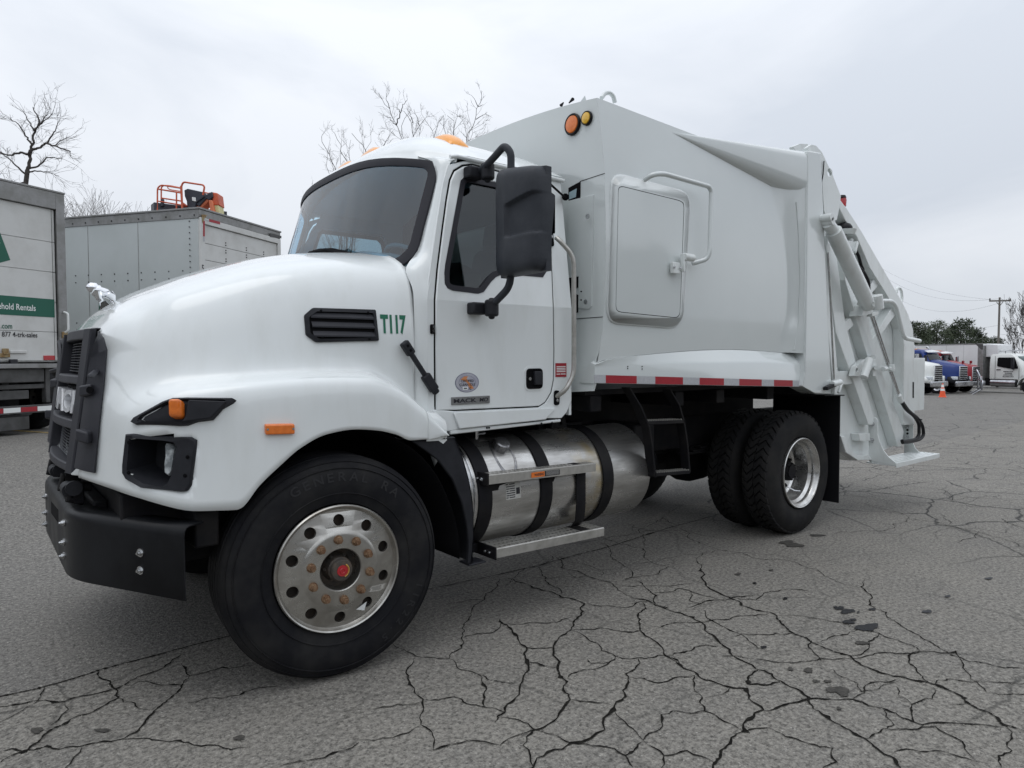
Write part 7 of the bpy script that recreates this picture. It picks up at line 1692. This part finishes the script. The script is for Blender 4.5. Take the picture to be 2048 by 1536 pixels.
# ---------------- trees
BARK = mat('bare_bark', (.075, .066, .060), .95, c2=(.13, .12, .11), nscale=7); BARKD = mat('dark_bark', (.040, .035, .032), .95, c2=(.075, .068, .062), nscale=6); TWIG = mat('twig_bark', (.10, .090, .085), .95)
PNDL = mat('pine_needles', (.030, .046, .024), .9, c2=(.060, .075, .040), nscale=.9, nlo=.35, nhi=.65)
BARKM = mat('grey_bark', (.045, .039, .036), .95, c2=(.08, .072, .066), nscale=6)
def bare_tree(name, base, height, seed, label, spread=.55, levels=6, trunk_r=None, first=.35, group=None, bark=BARK, bend=.12, nch=(2,3), lean=(0,0,0), twig_r=.006, wid=1.0):
    rt = empty(name, base, 0, label=label, cat='tree', group=group); tr = trunk_r or height*.018
    k = 1.0
    for pas in (0, 1):
        rg_ = random.Random(seed); tm, cm = MB(), MB()
        grow_tree(tm, cm, rg_, height, first, tr/k, spread, levels, bend, nch, lean, twig_r/k)
        zmx = max(v[2] for v in cm.v); k = height/zmx
    for q in (tm, cm): q.v = [(x*k*wid, y*k*wid, z*k) for x, y, z in q.v]
    tm.build('trunk', bark, rt, smooth=60, fix=False); cm.build('crown', bark, rt, smooth=60, fix=False); return rt
def grow_tree(tm, cm, rg_, height, first, tr, spread, levels, bend, nch, lean, twig_r):
    def grow(p, d, ln, r, lev):
        n = 4 if lev < 3 else 3; pts = [p]; q = p
        for i in range(n):
            d = (d+Vector((rg_.gauss(0,bend), rg_.gauss(0,bend), rg_.gauss(.03,bend*.7)))).normalized(); q = q+d*(ln/n); pts.append(q)
        r1 = max(twig_r, r*.62); rs = [r+(r1-r)*i/n for i in range(n+1)]
        (tm if lev == 0 else cm).tube(pts, rs, 7 if lev < 2 else (5 if lev < 4 else 3), cap=False)
        if lev >= levels: return
        k = rg_.randint(*nch)+(1 if lev in (0, 1) else 0)
        for c in range(k):
            a = rg_.uniform(0, 2*PI); sp_ = spread*rg_.uniform(.6,1.3); o_ = d.orthogonal().normalized(); o_.rotate(Matrix.Rotation(a, 3, d)); nd = (d*math.cos(sp_)+o_*math.sin(sp_)); nd.z += .08; nd.normalize()
            src = pts[-1] if c < 2 else pts[rg_.randint(max(1, n-2), n-1)]
            grow(src, nd, ln*rg_.uniform(.60,.86), r1*rg_.uniform(.62,.85), lev+1)
    grow(Vector((0,0,-.1)), Vector((lean[0],lean[1],1)).normalized(), height*first, tr, 0)
def tbase(px, D): p = PD(px, 740, D); return Vector((p.x, p.y, gz(p.x, p.y)))
def th(py, D, base): return PD(1024, py, D).z-base.z
def limb_tree(base, D, limbs, label, seed, group=None, bark=BARKD, r0=.05, twig=.008, ntw=5, tl=.9, trunk=None, jd=.6):
    """tree from its main limbs as they stand; fine twigs grow from the limbs"""
    rg_ = random.Random(seed); rt = empty('bare_tree', base, 0, label=label, cat='tree', group=group); tm, cm = MB(), MB()
    q = [PD(a, b_, D)-base for a, b_ in trunk]; q = [Vector((0, 0, -.2))]+q; n = len(q); tm.tube([Vector(p) for p in spl(q, 14)], [r0*2.6-(r0*1.4)*i/13 for i in range(14)], 9, cap=False); tm.build('trunk', bark, rt, smooth=60, fix=False)
    def twigs(p, d, ln, r, lev):
        pts = [p]; q_ = p
        for _ in range(3): d = (d+Vector((rg_.gauss(0,.16), rg_.gauss(0,.16), rg_.gauss(.05,.12)))).normalized(); q_ = q_+d*ln/3; pts.append(q_)
        cm.tube(pts, [r, r*.85, r*.7, r*.5], 3, cap=False)
        if lev > 0:
            for _ in range(rg_.randint(2, 3)):
                o_ = d.orthogonal().normalized(); o_.rotate(Matrix.Rotation(rg_.uniform(0, 6.28), 3, d)); a_ = rg_.uniform(.35, .85); twigs(pts[rg_.randint(1, 3)], (d*math.cos(a_)+o_*math.sin(a_)).normalized(), ln*rg_.uniform(.5, .8), max(twig*.6, r*.7), lev-1)
    for l, rr in limbs:
        dd = rg_.uniform(-jd, jd); P = [PD(a, b_, D+dd*(i/(len(l)-1)))-base for i, (a, b_) in enumerate(l)]; n = 4*(len(l)-1)+1; P = [Vector(p) for p in spl(P, n)]; P = [p+Vector((rg_.gauss(0,.03), rg_.gauss(0,.03), rg_.gauss(0,.02))) if 0 < i < n-1 else p for i, p in enumerate(P)]
        cm.tube(P, [r0*rr*(1-.72*i/(n-1)) for i in range(n)], 6, cap=False); L_ = sum((b_-a).length for a, b_ in zip(P, P[1:]))
        for k in range(int(ntw*L_)):
            i = rg_.randint(max(1, n//4), n-1); d = (P[i]-P[i-1]).normalized(); o_ = d.orthogonal().normalized(); o_.rotate(Matrix.Rotation(rg_.uniform(0, 6.28), 3, d)); a_ = rg_.uniform(.3, .9); twigs(P[i], (d*math.cos(a_)+o_*math.sin(a_)).normalized(), tl*rg_.uniform(.35, 1), twig, 2 if rg_.random() < .6 else 1)
    cm.build('crown', bark, rt, smooth=60, fix=False); return rt
b = tbase(50, 38)
limb_tree(b, 38, [([(55,340),(60,321),(58,309),(64,298),(73,297),(93,287),(109,292),(141,303)], 1.0), ([(60,315),(62,298),(66,285),(68,262),(78,248),(66,214)], .9), ([(58,309),(40,304),(20,311),(-8,299)], .8), ([(54,350),(36,335),(18,318),(0,306)], .6), ([(56,338),(78,331),(100,314),(126,318)], .6), ([(54,345),(76,342),(102,346),(118,352)], .5), ([(52,366),(40,367),(26,376)], .7), ([(68,262),(88,243),(106,226)], .5), ([(64,289),(50,270),(36,250),(20,236)], .6), ([(93,287),(108,266),(116,242)], .5), ([(78,248),(92,232),(98,218)], .4), ([(68,262),(56,240),(46,222)], .5), ([(109,292),(122,282),(142,272)], .35)],
    'tall dark bare tree with crooked limbs rising behind the rental box truck', 21, bark=BARKM, r0=.095, twig=.0095, ntw=4.8, tl=1.05, trunk=[(51,520),(50,400),(51,371),(55,340)])
Z = lambda x, y: (620+x*.1855, 170+y*.1855)
CT = [((690, [[(280,915),(220,790),(180,720),(140,640),(125,555)],[(180,720),(200,690),(205,650)],[(280,915),(295,850),(300,800)],[(420,850),(370,780),(330,660),(265,515)],[(330,660),(345,560)],[(440,830),(430,700),(440,590)],[(430,800),(400,700),(385,600)],[(220,790),(150,770)],[(605,770),(590,700),(530,620),(450,520)],[(590,700),(640,650),(655,520)],[(575,690),(560,560)]]), 'young bare tree whose top shows over the cab roof, leftmost of three', 31),
      ((790, [[(785,700),(790,630),(830,590),(860,540)],[(790,630),(740,560)],[(1040,660),(980,570),(930,430),(860,290),(800,190),(740,90)],[(860,250),(830,160),(830,90)],[(930,430),(970,290),(1010,220),(1050,160)],[(970,290),(940,250)],[(930,430),(850,350),(810,330)],[(1000,610),(900,530),(840,480)],[(1105,650),(1105,540),(1100,410),(1060,350),(1015,285)],[(1105,540),(1180,440),(1250,350)],[(1180,440),(1140,330),(1120,260)],[(1170,630),(1180,500),(1200,430)],[(1100,410),(1085,300),(1085,250)],[(1040,660),(1000,560),(990,460),(1020,360)],[(1330,600),(1335,510),(1390,400),(1440,330)],[(1335,510),(1270,390),(1200,310)]]), 'bare tree with upright branches behind the middle of the cab roof', 33),
      ((925, [[(1560,520),(1550,470),(1560,390),(1480,330)],[(1560,470),(1630,420),(1650,370)],[(1470,520),(1430,440),(1440,330)],[(1550,470),(1590,340)],[(1690,620),(1720,500),(1790,370),(1810,230),(1855,120),(1845,60)],[(1810,230),(1740,110)],[(1790,370),(1910,290)],[(1720,500),(1860,420)],[(1690,560),(1670,450),(1640,370)],[(1680,625),(1780,570),(1860,510)],[(1810,230),(1870,210)],[(1740,460),(1700,380),(1700,300)]]), 'bare tree behind the amber roof lamp beside the compactor body', 35)]
for (px, ls), lb, sd_ in CT:
    b = tbase(px, 24); tip_ = (px, 560); limbs = []
    for l in ls:
        lz = [Z(*q) for q in l]
        if lz[0][1] > 255: lz = [tip_, (tip_[0]*.5+lz[0][0]*.5, (tip_[1]+lz[0][1])/2)]+lz
        limbs.append((lz, 1.0 if len(l) > 3 else .62))
    rgx = random.Random(sd_)
    for k in range(11): u_ = rgx.uniform(-1, 1); limbs.append(([tip_, (px+u_*34, 510), (px+u_*52, 455), (px+u_*58, 400)], .5))
    limb_tree(b, 24, limbs, lb, sd_, group='bare trees behind the cab', bark=BARKM, r0=.024, twig=.0050, ntw=2.6, tl=.45, trunk=[(px, 700), (px, 640), tip_], jd=.8)
b = tbase(-30, 44); bare_tree('bare_tree', b, th(230, 44, b), 5, 'bare tree cut by the left edge behind the rental truck', .50, 6, .26, .40, bark=BARK, bend=.15, twig_r=.012)
for i, (px, D, py, sd_, lb) in enumerate([(150,70,380,8,'small pale bare tree just right of the rental truck roof corner'), (110,78,372,9,'distant bare tree partly behind the rental truck roof corner'), (245,75,368,11,'hazy bare tree above the tall trailer, left of the boom lift'), (300,82,372,12,'distant bare tree directly behind the boom lift basket'), (210,85,392,14,'low hazy bare tree above the left end of the trailer roof')]):
    b = tbase(px, D); bare_tree('bare_tree', b, th(py, D, b), sd_, lb, .42, 6, .16, .30, group='distant bare trees', bark=TWIG, nch=(2,3), twig_r=.012)
b = tbase(2044, 54); bare_tree('bare_tree', b, th(600, 54, b), 44, 'dark bare tree leaning over the trucks at the right edge', .50, 6, .20, .34, bark=BARKD, nch=(2,3), twig_r=.018, lean=(.02,-.05,0), wid=.5)
b = tbase(2085, 56); bare_tree('bare_tree', b, th(575, 56, b), 45, 'bare tree mostly cut off by the right edge', .55, 6, .26, .34, bark=BARKD, nch=(2,3), twig_r=.018, wid=.6)
def pine(base, h, w, seed, label):
    rg_ = random.Random(seed); rt = empty('pine_tree', base, rg_.uniform(0,6), label=label, cat='tree', group='pines behind the parked trucks'); t_ = MB(); t_.tube([(0,0,-.2),(0,0,h*.92)], [.22,.04], 7); t_.build('trunk', BARKD, rt, smooth=50); c_ = MB()
    for i in range(240):
        z = h*(.15+.85*rg_.random()**.9); env = w*(1-.70*(z/h)**1.6); a = rg_.uniform(0,2*PI); r_ = env*math.sqrt(rg_.random())*1.05; cx, cy = r_*math.cos(a), r_*math.sin(a); s_ = rg_.uniform(.35,.75)
        for j in range(16):
            d = Vector((rg_.gauss(0,1), rg_.gauss(0,1), rg_.gauss(.25,.7))).normalized(); c0 = Vector((cx,cy,z))+d*s_*rg_.uniform(.15,.8); u = d.orthogonal().normalized()*s_*.10; c_.add([tuple(c0-u), tuple(c0+u), tuple(c0+d*s_*.55)], [(0,1,2)])
    c_.build('crown', PNDL, rt, smooth=0, fix=False); return rt
for i, (px, D, py, w, sd_, lb) in enumerate([(1834,92,650,2.6,1,'dark pine nearest the tailgate, leftmost of the pine row'), (1872,95,646,3.0,2,'dark pine above the blue tractor roof'), (1900,104,660,2.8,3,'shorter dark pine between two taller pines'), (1920,96,645,3.3,4,'tallest dark pine in the row, above the white box truck'), (1945,100,662,2.6,5,'dark pine right of the tallest pine, near the water tower'), (1968,110,678,2.6,6,'low dark pine beside the pole, left of it'), (1990,112,680,2.6,7,'low dark pine at the foot of the utility pole'), (1852,110,668,3.0,8,'low pine in the gap between the first two pines')]):
    b = tbase(px, D); pine(b, th(py, D, b), w, sd_, lb)
